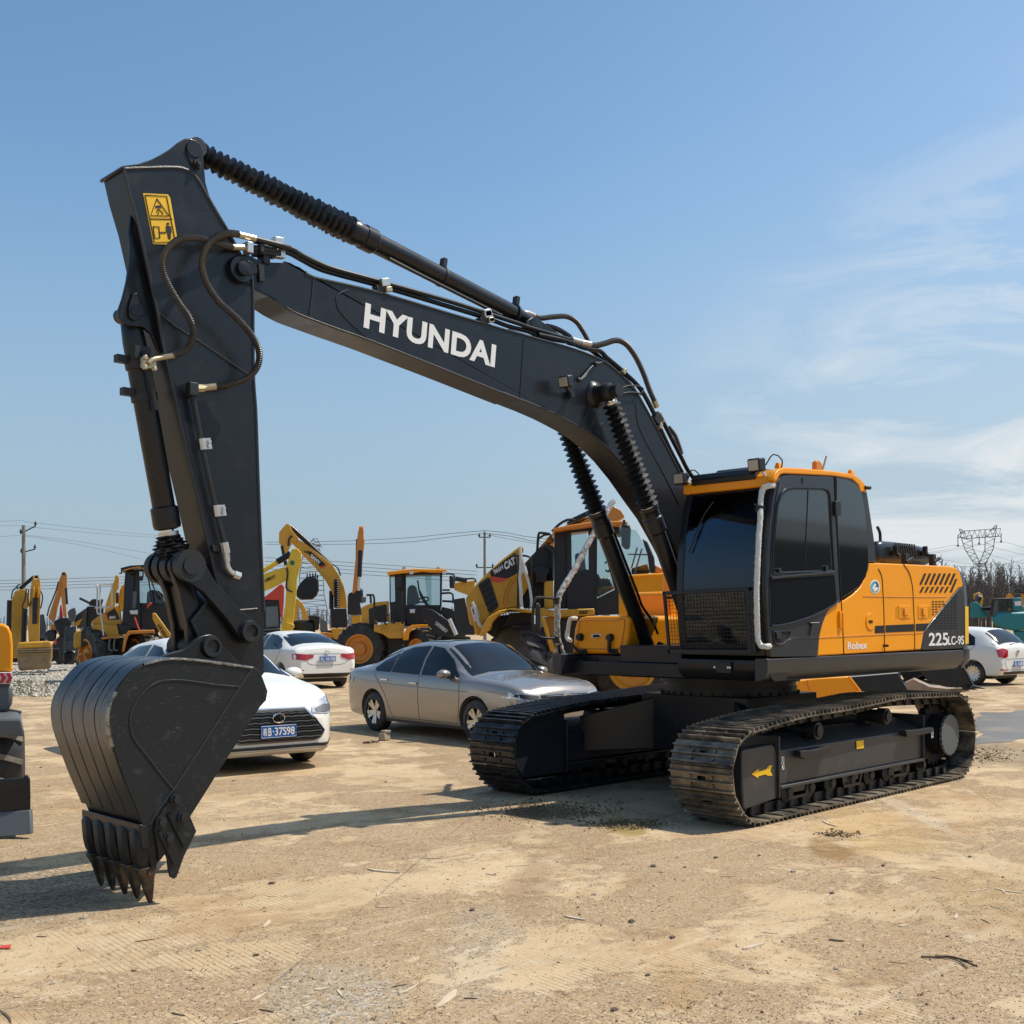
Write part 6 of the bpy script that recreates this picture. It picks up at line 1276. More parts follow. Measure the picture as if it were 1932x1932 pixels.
for sy in (1, -1):
    patch([(sy*a, z) for a, z in ((-.46, .72), (-.44, .655), (-.66, .635), (-.86, .68), (-.98, .80), (-.80, .85), (-.62, .80))], (4, 0, 0), (-1, 0, 0), 'headlight', 'headl', .008)
    patch([(sy*a, z) for a, z in ((-.50, .70), (-.50, .665), (-.66, .655), (-.80, .70), (-.78, .74), (-.62, .74))], (4, 0, 0), (-1, 0, 0), 'lamp_inner', 'grey', .012)
    patch([(sy*a, z) for a, z in ((-.72, .50), (-.80, .40), (-.78, .33), (-.86, .40), (-.86, .55))], (4, 0, 0), (-1, 0, 0), 'fog_lamp', 'dark', .008)
fp([(-.66, .305), (.66, .305), (.80, .36), (.84, .33), (.66, .27), (-.66, .27), (-.84, .33), (-.80, .36)], 'lower_grille', 'dark', .008)
fp([(-.62, .268), (.62, .268), (.70, .25), (.66, .205), (-.66, .205), (-.70, .25)], 'skid_plate', mat('silver_trim', (.42, .40, .37), .4), .012)
# --- white saloon seen from behind
S3 = dict(L=4.55, W=1.775, R=.315, rim=.20, xf=1.35, xr=-1.35, sz=.24, nsp=10,
 top=[(-2.275, .78), (-2.25, 1.02), (-2.05, 1.085), (-1.75, 1.11), (-1.2, 1.29), (-.6, 1.41), (0, 1.435), (.3, 1.41), (.7, 1.25), (1.10, 1.03), (1.35, .965), (1.9, .86), (2.2, .70), (2.275, .60)],
 belt=[(-2.275, .72), (-2.1, .99), (-1.7, 1.0), (-.5, .965), (.6, .935), (1.2, .90), (1.9, .80), (2.275, .50)],
 plan=[(-2.275, .80), (-2.22, .88), (-2.05, .95), (-1.5, .99), (-.5, 1), (.8, 1), (1.5, .985), (2.0, .88), (2.275, .62)],
 tumble=[(-2.275, .66), (-2, .74), (-1.6, .71), (-1.0, .66), (0, .67), (.5, .70), (1.0, .78), (1.6, .80), (2.275, .5)],
 sill=[(-2.275, .40), (-2.15, .30), (-1.8, .25), (0, .22), (1.8, .22), (2.275, .33)],
 sideglass=[[(-.02, .965), (-.02, 1.37), (.28, 1.345), (.62, 1.18), (.92, .975)], [(-.09, .965), (-.09, 1.375), (-.55, 1.345), (-.95, 1.24), (-1.30, 1.06), (-1.25, 1.0)]],
 seams=[[(.98, .93), (.93, .27)], [(-.055, .95), (-.045, .26)], [(-1.38, 1.0), (-.98, .62), (-.80, .27)]], handles=[(-.18, .85), (-1.0, .88)], mirror=(.72, 1.0))
rwc = at(641, 1295, z=0); hd = V((-.20, -1, 0)).normalized(); rg_ = V((hd.y, -hd.x, 0)); ctr = rwc+hd*1.35-rg_*(.89-.12)
car, body, patch, seam, kid, bvh = make_car('parked_car', 'white saloon car seen from behind left of the champagne grey one', S3, ctr, hd, 'wcar')
topglass(car, body, bvh, kid, -1.68, -.85, .70, .58, 'rear_window'); topglass(car, body, bvh, kid, 1.13, .38, .70, .58, 'windscreen')
def rear_bits(z0, lamp, wdt, pl, txt, low):
    for sy in (1, -1): patch([(sy*a, z) for a, z in lamp], (-4, 0, 0), (1, 0, 0), 'tail_lamp', 'redlens', .008)
    plate(body, bvh, kid, -1, pl, txt)
    patch(low, (-4, 0, 0), (1, 0, 0), 'rear_skirt', 'dark', .008)
    for q in ([(-.5, pl+.12), (.5, pl+.12), (.56, pl), (.40, pl-.14), (-.40, pl-.14), (-.56, pl), (-.5, pl+.12)],): seam([(a, z) for a, z in q], (1, 0, 0), org=(-4, 0, 0))
rear_bits(.8, [(.36, .865), (.38, .80), (.60, .73), (.90, .76), (.98, .85), (.80, .90)], .5, .76, '皖L16158', [(-.66, .40), (.66, .40), (.58, .30), (-.58, .30)])
for sy in (1, -1): patch([(sy*a, z) for a, z in ((.62, .50), (.80, .49), (.80, .47), (.64, .475))], (-4, 0, 0), (1, 0, 0), 'reflector', 'redlens', .008)
h, n, i, d = bvh.ray_cast(V((-4, 0, .93)), V((1, 0, 0))); c = h+V((-.02, 0, 0)); g = MB(); g.tube([c+V((0, .06*math.cos(t), .032*math.sin(t))) for t in [k*math.pi/10 for k in range(21)]], .006, 5); g.tube([c+V((0, -.03, -.02)), c+V((0, -.015, .02)), c+V((0, .015, -.02)), c+V((0, .03, .02))], .005, 5); kid(g, 'badge', 'chrome', body)
# --- white hatchback on the right
S4 = dict(L=3.97, W=1.69, R=.305, rim=.215, xf=1.22, xr=-1.24, sz=.24, nsp=14,
 top=[(-1.985, .62), (-1.97, .92), (-1.88, 1.02), (-1.70, 1.22), (-1.42, 1.40), (-1.1, 1.445), (-.4, 1.465), (0, 1.46), (.3, 1.43), (.65, 1.28), (1.02, 1.05), (1.3, .97), (1.7, .86), (1.9, .72), (1.985, .60)],
 belt=[(-1.985, .60), (-1.85, .97), (-1.5, 1.0), (-.5, .97), (.6, .94), (1.2, .90), (1.985, .50)],
 plan=[(-1.985, .84), (-1.94, .90), (-1.8, .95), (-1.4, .99), (-.5, 1), (.8, 1), (1.4, .98), (1.8, .88), (1.985, .64)],
 tumble=[(-1.985, .72), (-1.8, .74), (-1.4, .70), (0, .69), (.5, .71), (1.0, .78), (1.6, .80), (1.985, .5)],
 sill=[(-1.985, .36), (-1.9, .28), (-1.6, .24), (0, .22), (1.6, .22), (1.985, .33)],
 sideglass=[[(-.02, .975), (-.02, 1.40), (.28, 1.37), (.60, 1.22), (.88, .985)], [(-.09, .975), (-.09, 1.405), (-.95, 1.37), (-1.25, 1.22), (-1.30, 1.02)]],
 seams=[[(.93, .93), (.85, .27)], [(-.055, .95), (-.045, .26)], [(-1.3, 1.0), (-.95, .62), (-.76, .27)]], handles=[(-.18, .85), (-.95, .88)], mirror=(.70, 1.0))
lwc = at(1838, 1293, z=0); hd = V((-.14, -1, 0)).normalized(); lf = V((-hd.y, hd.x, 0)); ctr = lwc+hd*1.24-lf*(.845-.1)
car, body, patch, seam, kid, bvh = make_car('parked_car', 'white hatchback car seen from behind at the right edge past the excavator', S4, ctr, hd, 'wcar')
topglass(car, body, bvh, kid, -1.84, -1.45, .64, .58, 'rear_window'); topglass(car, body, bvh, kid, 1.05, .35, .68, .56, 'windscreen')
rear_bits(.8, [(.44, .90), (.46, .74), (.60, .70), (.77, .73), (.78, .91), (.6, .95)], .5, .55, '皖LA380', [(-.64, .36), (.64, .36), (.58, .29), (-.58, .29)])
for sy in (1, -1): patch([(sy*a, z) for a, z in ((.46, .41), (.76, .43), (.74, .395), (.5, .385))], (-4, 0, 0), (1, 0, 0), 'reflector', 'redlens', .008)
h, n, i, d = bvh.ray_cast(V((-4, 0, .84)), V((1, 0, 0))); c = h+V((-.015, 0, 0)); g = MB(); g.lathe(c, c+V((-1, 0, 0)), [(0, .055), (.012, .055), (.014, .04)], 24); kid(g, 'badge', 'chrome', body)
g = MB(); g.tube([(-1.90, .20, 1.04), (-1.86, -.05, 1.06), (-1.84, -.32, 1.08)], .012, 6); kid(g, 'rear_wiper', 'dark', body)
# ================================================================== MACHINES AND THINGS BEHIND
def H(u): return 1176-(u-966)*.0045
def ground_depth(u, v): return at(u, v, z=0)
def thing(name, label, cat, u, depth, group=None, z=0):
    q = at(u, H(u), d=depth); return empty(name, label, cat, (q.x, q.y, z), 0, group)
class Mach:
    """a machine whose pieces stand in upright planes at real distances, each with its own thickness"""
    def __init__(s, name, label, cat, u, depth, fn, ang=0, group=None):
        s.root = thing(name, label, cat, u, depth, group); s.fn = fn; s.d = depth; s.pl = Pln(depth, ang); s.k = depth/FPX; rr = ray(u, 1176); s.n = V((rr.x, rr.y, 0)).normalized(); s.ax = V((s.n.y, -s.n.x, 0))
    def P(s, x, y, off=0): return s.pl.at(*s.fn(x, y), off)
    def slab(s, nm, pts, mt, off=0, th=.3, par=None, bev=.02, **k):
        g = MB(); g.prism([s.P(x, y, off) for x, y in pts], s.n*th); return wpart(g, nm, M_[mt] if isinstance(mt, str) else mt, par or s.root, bev, **k)
    def tube(s, nm, pts, r, mt, off=0, par=None, smooth=True, n=8, **k):
        g = MB(); g.tube([s.P(p[0], p[1], off+(p[2] if len(p) > 2 else 0)) for p in pts], r, n, smooth=smooth, step=.1 if 'ripple' not in k else .03, **k); return wpart(g, nm, M_[mt] if isinstance(mt, str) else mt, par or s.root)
    def cyl(s, nm, a, b, r, mt, off=0, par=None): return s.tube(nm, [a, b], r, mt, off, par, smooth=False, n=14)
    def text(s, t, bl, br, tl, off, mt='white', par=None, bold=.03):
        o = textfit(t, M_[mt], par or s.root, s.P(*bl, off), s.P(*br, off), s.P(*tl, off), bold=bold, depth=.01); return o
def bigtire(c, ax, R, W, root, rimmat, nl=22, tm='tire', rr=.56):
    c, ax = V(c), V(ax).normalized(); g = MB(); a = c-ax*W/2
    g.lathe(a, a+ax, [(0, R*rr), (.02, R*.72), (W*.06, R*.90), (W*.18, R*.955), (W*.5, R*.965), (W*.82, R*.955), (W*.94, R*.90), (W-.02, R*.72), (W, R*rr), (W-.10, R*rr*.98), (.10, R*rr*.98)], 48, cap=False)
    q = ax.to_track_quat('Z', 'Y')
    tg = MB() if tm == 'tiredust' else g
    for k in range(nl):
        for s_ in (-1, 1):
            t0 = 2*math.pi*(k+(.5 if s_ > 0 else 0))/nl; P = []
            for f, dt in ((.02, 0), (.24, .07), (.46, .16)):
                t = t0+dt; r1 = R*(.93 if f > .4 else 1.0); P.append((f*s_*W, t))
            for (f0, ta), (f1, tb) in zip(P, P[1:]):
                ring = []
                for f, t in ((f0, ta), (f1, tb)):
                    for dt, r in ((-.055, R*.92), (.055, R*.92), (.05, R*(1.0 if abs(f) < W*.44 else .96)), (-.05, R*(1.0 if abs(f) < W*.44 else .96))): ring.append(c+ax*f+q @ V((math.cos(t+dt)*r, math.sin(t+dt)*r, 0)))
                tg.loft([ring[:4], ring[4:]])
    ty = wpart(g, 'wheel', M_['tire'], root, smooth=True)
    if tg is not g: wpart(tg, 'tread', M_['tiredust'], ty)
    g = MB(); e = c+ax*W/2; g.lathe(e-ax*.2, e+ax*.8, [(0, R*.1), (.0, R*rr*.98), (.2, R*rr*1.0), (.2, R*rr*.88), (.10, R*rr*.80), (.08, R*rr*.45), (.16, R*rr*.42), (.18, R*.12), (.19, 0.01)], 36); wpart(g, 'rim', M_[rimmat], ty)
    return ty
XA = V((1, 0, 0))
# ---------------------------------------------------------------- wheel loader, left
L = Mach('wheel_loader', 'yellow wheel loader with a dark cab standing behind the big bucket at the left', 'wheel loader', 250, 32, e2)
for i, (u, v, dz, r) in enumerate(((480, 2118, 0, .80), (1330, 2060, 0, .80))):
    c = L.P(u, v, .3); c.z = .80; bigtire(c, XA, .80, .55, L.root, 'orange2', tm='tire' if i == 0 else 'tiredust')
cb = L.slab('cab', [(1020, 395), (1190, 372), (1200, 640), (1190, 1060), (1110, 1315), (960, 1315), (985, 1010), (1002, 600)], 'dark', 0, .8)
L.slab('cab_post', [(1190, 372), (1265, 365), (1275, 1000), (1290, 1400), (1130, 1400), (1120, 1315), (1190, 1060)], 'dark', -.05, .15, cb)
L.slab('cab_post', [(1640, 370), (1700, 370), (1800, 960), (1760, 960)], 'dark', -.05, .15, cb); L.slab('header', [(1190, 365), (1700, 350), (1700, 385), (1190, 400)], 'dark', -.05, .4, cb)
L.slab('window', [(1040, 452), (1168, 440), (1160, 700), (1140, 1010), (1010, 1000), (1030, 700)], 'glass', -.02, .01, cb, 0); L.slab('front_window', [(1270, 385), (1650, 380), (1770, 960), (1275, 960)], 'clear', 0, .01, cb, 0)
L.slab('seat', [(1400, 760), (1480, 720), (1600, 735), (1680, 800), (1700, 960), (1390, 960)], mat('blue_seat', (.03, .045, .07), .8), .3, .4, cb)
L.slab('front_frame', [(1200, 950), (1790, 950), (1860, 1400), (1840, 1500), (1500, 1430), (1130, 1410), (1110, 1300)], 'dark', 0, .7)
L.slab('roof', [(925, 345), (1100, 300), (1330, 286), (1510, 288), (1720, 300), (1720, 330), (1510, 322), (1300, 326), (1150, 350), (1015, 392), (975, 378)], 'black', -.5, 1.9, cb); L.slab('roof_lining', [(990, 372), (1140, 332), (1290, 312), (1300, 330), (1150, 352), (1015, 390)], 'orange2', -.53, .03, cb, 0)
hd_ = L.slab('engine_hood', [(425, 1280), (500, 1215), (600, 1140), (760, 1060), (905, 988), (925, 1005), (960, 1310), (950, 1330), (610, 1335), (450, 1320)], 'catyellow', .1, 1.4)
L.slab('decal', [(690, 1135), (835, 1040), (880, 1130), (925, 1238), (735, 1245)], 'ink', .09, .01, hd_, 0); L.text('850H', (745, 1230), (850, 1222), (745, 1180), .085, 'white', hd_); L.slab('decal_stripe', [(668, 1110), (690, 1098), (728, 1250), (712, 1252)], 'red', .09, .01, hd_, 0); L.slab('decal_stripe', [(835, 1030), (905, 990), (915, 1060), (880, 1120)], 'orange', .09, .01, hd_, 0)
L.slab('side_tank', [(440, 1322), (870, 1318), (912, 1500), (1000, 1512), (1004, 1540), (602, 1588), (590, 1622), (442, 1640)], 'catyellow', 0, 1.2); L.slab('step_deck', [(600, 1545), (1000, 1508), (1005, 1535), (602, 1590)], 'orange2', -.25, .3)
L.slab('cab_base', [(870, 1320), (960, 1312), (1120, 1320), (1130, 1420), (1010, 1500), (915, 1500)], 'dark', .05, .8)
L.slab('radiator_shroud', [(120, 1490), (170, 1440), (260, 1422), (345, 1420), (430, 1430), (430, 1640), (320, 1700), (150, 1745), (118, 1720)], 'catyellow', .2, 1.2, bev=.06); L.slab('rear_grille', [(250, 1428), (345, 1424), (425, 1434), (425, 1640), (330, 1690), (245, 1730)], 'black', .17, .1)
L.slab('fender', [(962, 1800), (985, 1600), (1012, 1500), (1070, 1435), (1520, 1415), (1528, 1470), (1110, 1492), (1070, 1530), (1035, 1640), (1000, 1800)], 'orange2', -.5, .8)
L.slab('fender', [(160, 1932), (195, 1840), (275, 1815), (290, 1835), (215, 1880), (190, 1960)], 'orange2', -.4, .6)
for r_ in ([(498, 628), (525, 640), (532, 760), (530, 1100), (560, 1140), (600, 1130)], [(580, 640), (583, 900), (590, 1120), (620, 1330), (642, 1520)], [(570, 632), (680, 628), (758, 626), (782, 650), (790, 760), (788, 1010)], [(490, 1035), (560, 1032), (770, 1028)]): L.tube('handrail', r_, .022, 'foam', -.3)
for x in (745, 830): L.tube('step', [(x+20, 1585), (x, 1610), (x-5, 1760), (x+60, 1775)], .03, 'grey', -.3)
L.cyl('exhaust', (1192, 750), (1170, 1060), .05, 'grey', -.3)
L.slab('headlight', [(1090, 1072), (1240, 1066), (1236, 1150), (1110, 1148)], 'headl', -.55, .1); L.slab('headlight_frame', [(1040, 1050), (1280, 1045), (1282, 1064), (1075, 1068)], 'dark', -.56, .2)
g = MB(); p_ = L.P(1415, 370, -.6); g.cyl(p_, p_+L.pl.n*.12, .10); wpart(g, 'roof_lamp', M_['headl'], L.root)
ar = L.slab('lift_arm', [(1488, 1132), (1510, 1118), (1550, 1130), (1852, 1545), (1860, 1580), (1742, 1700), (1500, 1240)], 'yellow', -1.0, .25); L.text('LIUGONG', (1570, 1330), (1760, 1655), (1632, 1330), -1.01, 'ink', ar)
for a in ([(1405, 430), (1490, 960)], [(1470, 560), (1590, 900)], [(1560, 740), (1720, 960)]): L.tube('wiper', a, .02, 'dark', -.1, smooth=False)
L.tube('red_ribbon', [(1180, 1190), (1215, 1300), (1260, 1415)], .022, 'red', -.4); L.slab('red_bow', [(1395, 980), (1470, 930), (1480, 970), (1430, 1010), (1420, 1060), (1395, 1030)], 'red', -.3, .05)
L.tube('mirror_arm', [(1300, 350), (1330, 430), (1310, 560)], .02, 'dark', -.4); L.slab('mirror', [(1262, 490), (1322, 480), (1326, 560), (1266, 568)], 'dark', -.42, .08)
L.tube('hook', [(985, 372), (955, 392), (950, 435), (915, 430)], .02, 'dark', -.5)
L.slab('chassis', [(600, 1590), (1000, 1550), (1500, 1560), (1860, 1500), (1860, 2150), (600, 2150)], 'dark', .2, .8)
# ---------------------------------------------------------------- excavator, far left with the bucket towards us
E1 = Mach('distant_excavator', 'yellow excavator folded up far left with its muddy yellow bucket hanging low', 'excavator', 52, 38, e1)
bm = E1.slab('boom', [(280, 1235), (350, 1205), (480, 1195), (545, 1290), (560, 1500), (470, 1600), (430, 1740), (395, 2100), (380, 2500), (180, 2500), (150, 2300), (185, 1930), (210, 1600), (205, 1430)], 'catyellow', .5, .5)
E1.slab('arm', [(605, 1010), (762, 1005), (772, 1200), (768, 1420), (752, 1750), (745, 2100), (740, 2470), (560, 2470), (530, 2000), (550, 1500), (572, 1200)], 'yellow', -.3, .5)
E1.slab('arm_ear', [(622, 925), (648, 925), (652, 1010), (618, 1010)], 'yellow', -.3, .5); E1.slab('arm_ear', [(715, 930), (745, 960), (750, 1010), (715, 1010)], 'yellow', -.3, .5); E1.cyl('pin', (640, 960), (725, 960), .05, 'dark', -.1)
E1.cyl('arm_cylinder', (380, 1180), (640, 960), .06, 'black', .1); E1.cyl('bucket_cylinder', (665, 1350), (655, 1850), .085, 'black', -.5); E1.cyl('boom_cylinder', (180, 1400), (160, 2050), .08, 'black', .1); E1.cyl('boom_cylinder', (470, 1560), (430, 2400), .09, 'black', .2)
for r_ in ([(215, 1380), (235, 1240), (290, 1170), (340, 1180)], [(500, 1180), (470, 1400), (430, 1480), (430, 1560), (520, 1620)], [(540, 1200), (530, 1450), (560, 1510), (585, 1420)], [(770, 1230), (805, 1330), (790, 1460), (765, 1560)], [(350, 1170), (310, 1150), (350, 1110), (385, 1110)]): E1.tube('hose', r_, .022, 'dark', -.4)
for x in (660, 745): E1.slab('lug', [(x-35, 1150), (x-5, 1150), (x+5, 1260), (x-15, 1370), (x-40, 1340)], 'yellow', -.6, .3)
E1.slab('linkage', [(560, 2300), (700, 2280), (780, 2350), (740, 2420), (745, 2520), (560, 2520)], 'yellow', -.5, .4)
E1.slab('slew_body', [(120, 2200), (520, 2250), (560, 2560), (160, 2560)], 'dark', .6, 1.2); E1.slab('side_house', [(745, 2100), (850, 2110), (860, 2560), (735, 2560)], 'dark', .8, 1.2)
E1.fn = d1; bk_ = E1.slab('bucket', [(186, 1432), (230, 1424), (400, 1414), (545, 1410), (562, 1440), (570, 1500), (572, 1580), (560, 1640), (556, 1712), (380, 1722), (204, 1736), (190, 1640), (185, 1540)], 'mudbucket', -.9, .8, bev=.08)
E1.slab('bucket_back', [(190, 1432), (230, 1424), (545, 1410), (560, 1440), (565, 1478), (400, 1485), (240, 1492), (192, 1500)], 'yellow', -.93, .3, bk_, .04)
for yy in (1500, 1522, 1548): E1.tube('wear_strip', [(200, yy+5), (400, yy), (565, yy-7)], .03, 'mudbucket', -.93, bk_)
E1.slab('track', [(60, 1520), (190, 1520), (200, 1640), (60, 1650)], 'dark', .6, .9); E1.slab('track', [(560, 1500), (640, 1490), (650, 1600), (565, 1640)], 'dark', .6, .9)
# ---------------------------------------------------------------- next excavator with raised orange boom
E2 = Mach('distant_excavator', 'orange excavator with a slim upright arm right of the muddy bucket', 'excavator', 115, 47, e1)
E2.slab('boom', [(1172, 880), (1190, 1000), (1200, 1120), (1170, 1260), (1085, 1560), (1060, 1720), (1010, 1815), (975, 1800), (915, 1720), (950, 1600), (1010, 1420), (1065, 1250), (1110, 1050)], 'orange2', .3, .5)
E2.slab('arm', [(1172, 868), (1242, 868), (1268, 930), (1266, 1160), (1225, 1250), (1262, 1700), (1240, 1735), (1195, 1700), (1175, 1500), (1150, 1280), (1180, 1150)], 'orange2', 0, .35)
E2.cyl('bucket_cylinder', (1245, 1170), (1265, 1480), .05, 'black', -.3); E2.tube('hose', [(890, 1700), (930, 1540), (1000, 1370), (1065, 1200), (1105, 1050)], .03, 'dark', -.1); E2.cyl('pin', (1185, 900), (1235, 900), .06, 'dark', -.1)
E2.slab('red_panel', [(1135, 1500), (1165, 1480), (1195, 1740), (1115, 1760)], 'red', .5, .4)
E2.slab('bucket', [(1005, 1805), (1130, 1740), (1290, 1725), (1345, 1770), (1350, 1860), (1280, 2000), (1230, 2070), (1120, 2080)], 'bucket', -.2, .8, bev=.08); E2.slab('slew_body', [(960, 1830), (1060, 1900), (1090, 2040), (960, 2030)], 'orange2', .3, .8)
E2.fn = d1; E2.slab('cab', [(428, 1125), (475, 1118), (500, 1250), (500, 1410), (428, 1410)], mat('navy_cab', (.03, .05, .075), .3), .2, 1.0); E2.slab('counterweight', [(500, 1290), (612, 1290), (612, 1410), (505, 1420)], 'dark', .1, 1.0, bev=.1)
E2.slab('undercarriage', [(565, 1440), (700, 1300), (705, 1520), (830, 1560), (800, 1680), (640, 1680), (575, 1600)], 'dark', .0, 1.6, bev=.08); E2.slab('triangle_sign', [(565, 1447), (611, 1375), (615, 1445)], 'red', -.5, .03, bev=0)
# ---------------------------------------------------------------- third, only its tip
E3 = Mach('distant_excavator', 'yellow excavator boom tip rising behind the left wheel loader', 'excavator', 218, 44, e2)
E3.slab('boom', [(800, 620), (830, 560), (845, 470), (895, 465), (912, 520), (905, 700), (870, 740), (845, 990), (830, 1100), (660, 1100), (670, 1000), (720, 850)], 'yellow', 0, .4); E3.cyl('cylinder', (880, 770), (875, 960), .05, 'black', -.3)
E3.slab('arm', [(900, 840), (925, 720), (960, 650), (1020, 610), (1100, 600), (1100, 1100), (900, 1100)], 'catyellow', .3, .4)
# ---------------------------------------------------------------- dark machine between
E4 = Mach('distant_excavator', 'dark grey excavator with a sloping glass cab behind the left wheel loader', 'excavator', 165, 40, e2)
E4.slab('house', [(360, 1008), (645, 1008), (640, 1140), (480, 1250), (430, 1300), (430, 1420), (330, 1420), (340, 1040)], 'dark', .2, 1.6); E4.slab('cab_glass', [(140, 1195), (345, 1050), (335, 1380), (200, 1392), (130, 1300)], mat('slate_glass', (.045, .06, .075), .15), .1, .5); E4.slab('cab_frame', [(120, 1190), (345, 1030), (350, 1050), (140, 1205)], 'grey', .05, .2)
E4.cyl('exhaust_stack', (228, 868), (395, 950), .045, 'dark', .3); E4.slab('engine_cover', [(385, 990), (405, 920), (440, 885), (510, 880), (560, 900), (620, 880), (640, 890), (610, 1000), (520, 1000)], 'dark', .2, .9, bev=.05)
E4.slab('arrow_decal', [(118, 1322), (170, 1270), (275, 1218), (255, 1262), (205, 1345), (165, 1350)], 'yellow', .08, .03, bev=0); E4.slab('radiator', [(-40, 1370), (160, 1360), (170, 1780), (-40, 1790)], mat('blue_grey', (.05, .08, .10), .5), .1, .8)
E4.slab('scoop', [(14, 1110), (60, 1060), (145, 1025), (165, 1110), (150, 1240), (80, 1300), (30, 1200)], 'grey', -.2, .3)
g_ = MB()
for k in range(9): g_.cyl(E4.P(-20+k*20, 1610, .05), E4.P(-20+k*20, 1760, .05), .02, n=6)
wpart(g_, 'radiator_grille', M_['grey'], E4.root)
E4.slab('track', [(-60, 1800), (130, 1790), (150, 1950), (60, 2010), (-60, 2000)], 'dark', .1, 1.0, bev=.1)
# ---------------------------------------------------------------- arched excavator in the middle distance
S = Mach('distant_excavator', 'yellow excavator with a high arched boom and an upturned black bucket in the middle distance', 'excavator', 590, 52, d2)
bm = S.slab('boom', [(342, 262), (352, 240), (375, 232), (480, 290), (600, 385), (700, 465), (760, 560), (800, 650), (820, 740), (828, 842), (742, 842), (720, 760), (690, 690), (640, 600), (560, 500), (450, 388), (365, 292)], 'yellow', 0, .5)
S.slab('arm', [(236, 185), (262, 150), (300, 106), (330, 115), (348, 165), (405, 232), (380, 262), (350, 270), (320, 330), (300, 400), (290, 420), (262, 300), (246, 290), (234, 270)], 'yellow', -.15, .35)
S.cyl('arm_cylinder', (335, 135), (500, 285), .12, 'black', .1); S.cyl('arm_cylinder_barrel', (500, 285), (700, 475), .09, 'black', .1); S.cyl('bucket_cylinder', (262, 300), (295, 470), .08, 'black', -.1)
S.slab('decal', [(468, 345), (512, 350), (642, 462), (590, 482)], 'ink', -.02, .01, bm, 0); S.text('SANY', (508, 398), (588, 470), (517, 368), -.03, 'white', bm, bold=.05); S.slab('decal_stripe', [(590, 482), (642, 462), (645, 475), (600, 494)], 'red', -.02, .01, bm, 0)
for k in range(5): S.slab('decal_check', [(445+k*14, 340+k*3+(k % 2)*8), (460+k*14, 344+k*3+(k % 2)*8), (466+k*14, 354+k*3+(k % 2)*8), (450+k*14, 350+k*3+(k % 2)*8)], 'ink', -.02, .01, bm, 0)
S.tube('bellows', [(735, 605), (735, 840)], .13, 'bellows', -.4, ripple=(.10, .025)); S.cyl('boom_cylinder', (690, 690), (690, 850), .1, 'black', .3); S.slab('pin_boss', [(715, 592), (735, 585), (752, 598), (750, 625), (718, 622)], 'dark', -.5, .2)
S.tube('hose', [(700, 462), (745, 490), (770, 560)], .035, 'dark', -.1); S.tube('hose', [(318, 300), (322, 240), (350, 215)], .04, 'dark', -.2)
bk2 = S.slab('bucket', [(384, 700), (402, 650), (440, 600), (478, 572), (560, 560), (580, 600), (582, 690), (560, 735), (525, 765), (430, 768), (385, 745)], 'bucket', -.5, 1.0, bev=.1)
for x, y0, y1 in ((480, 578, 530), (505, 570, 528), (530, 566, 526), (553, 566, 522), (570, 580, 548)): S.slab('tooth', [(x-9, y0), (x+9, y0), (x+1, y1), (x-2, y1)], 'bucket', -.45, .15, bk2, 0)
S.slab('house', [(682, 848), (822, 845), (835, 1010), (690, 1015)], 'dark', 0, 1.5); S.slab('side_skirt', [(690, 1020), (828, 1015), (830, 1150), (775, 1135), (700, 1100)], 'yellow', -.2, 1.2); S.slab('track', [(600, 1040), (690, 1035), (860, 1100), (860, 1180), (600, 1180)], 'dark', 0, 1.2)
# ---------------------------------------------------------------- lemon yellow excavator behind the arm
Y = Mach('distant_excavator', 'lemon yellow excavator with its arm pointing straight down behind the white saloon', 'excavator', 530, 40, d2)
Y.slab('arm', [(345, 332), (372, 322), (402, 326), (430, 365), (432, 440), (412, 520), (392, 600), (392, 660), (368, 900), (352, 1096), (245, 1096), (262, 980), (288, 830), (300, 640), (290, 560), (296, 480), (325, 400)], 'lemon', -.4, .4)
bm = Y.slab('boom', [(20, 580), (105, 545), (200, 510), (296, 482), (306, 530), (300, 600), (200, 655), (108, 692), (20, 730)], 'lemon', 0, .45); Y.text('土国有工装', (112, 620), (205, 578), (108, 592), -.03, 'ink', bm)
Y.cyl('arm_cylinder', (60, 540), (225, 440), .085, 'lemon', .1); Y.cyl('arm_cylinder_rod', (222, 440), (338, 368), .11, 'black', .1)
g_ = MB(); p_ = Y.P(350, 448, -.42); g_.cyl(p_, p_+Y.pl.n*.05, .085); wpart(g_, 'round_emblem', mat('emblem_green', (.02, .15, .10), .5), Y.root)
Y.slab('linkage', [(300, 960), (368, 985), (370, 1010), (350, 1030), (295, 1010)], 'lemon', -.6, .6); Y.slab('counterweight', [(345, 955), (420, 945), (552, 948), (552, 1085), (345, 1090)], 'black', .3, 1.5, bev=.1); Y.slab('seat_back', [(488, 908), (520, 902), (590, 905), (592, 930), (580, 1035), (545, 1035), (540, 950), (500, 948)], 'dark', .2, .4, bev=.05)
Y.tube('hose', [(300, 490), (310, 540), (298, 640), (305, 680), (350, 700)], .03, 'dark', -.45)
Y.slab('track_frame', [(510, 1075), (640, 1050), (690, 1060), (690, 1110), (500, 1110)], 'orange2', .2, 1.0)
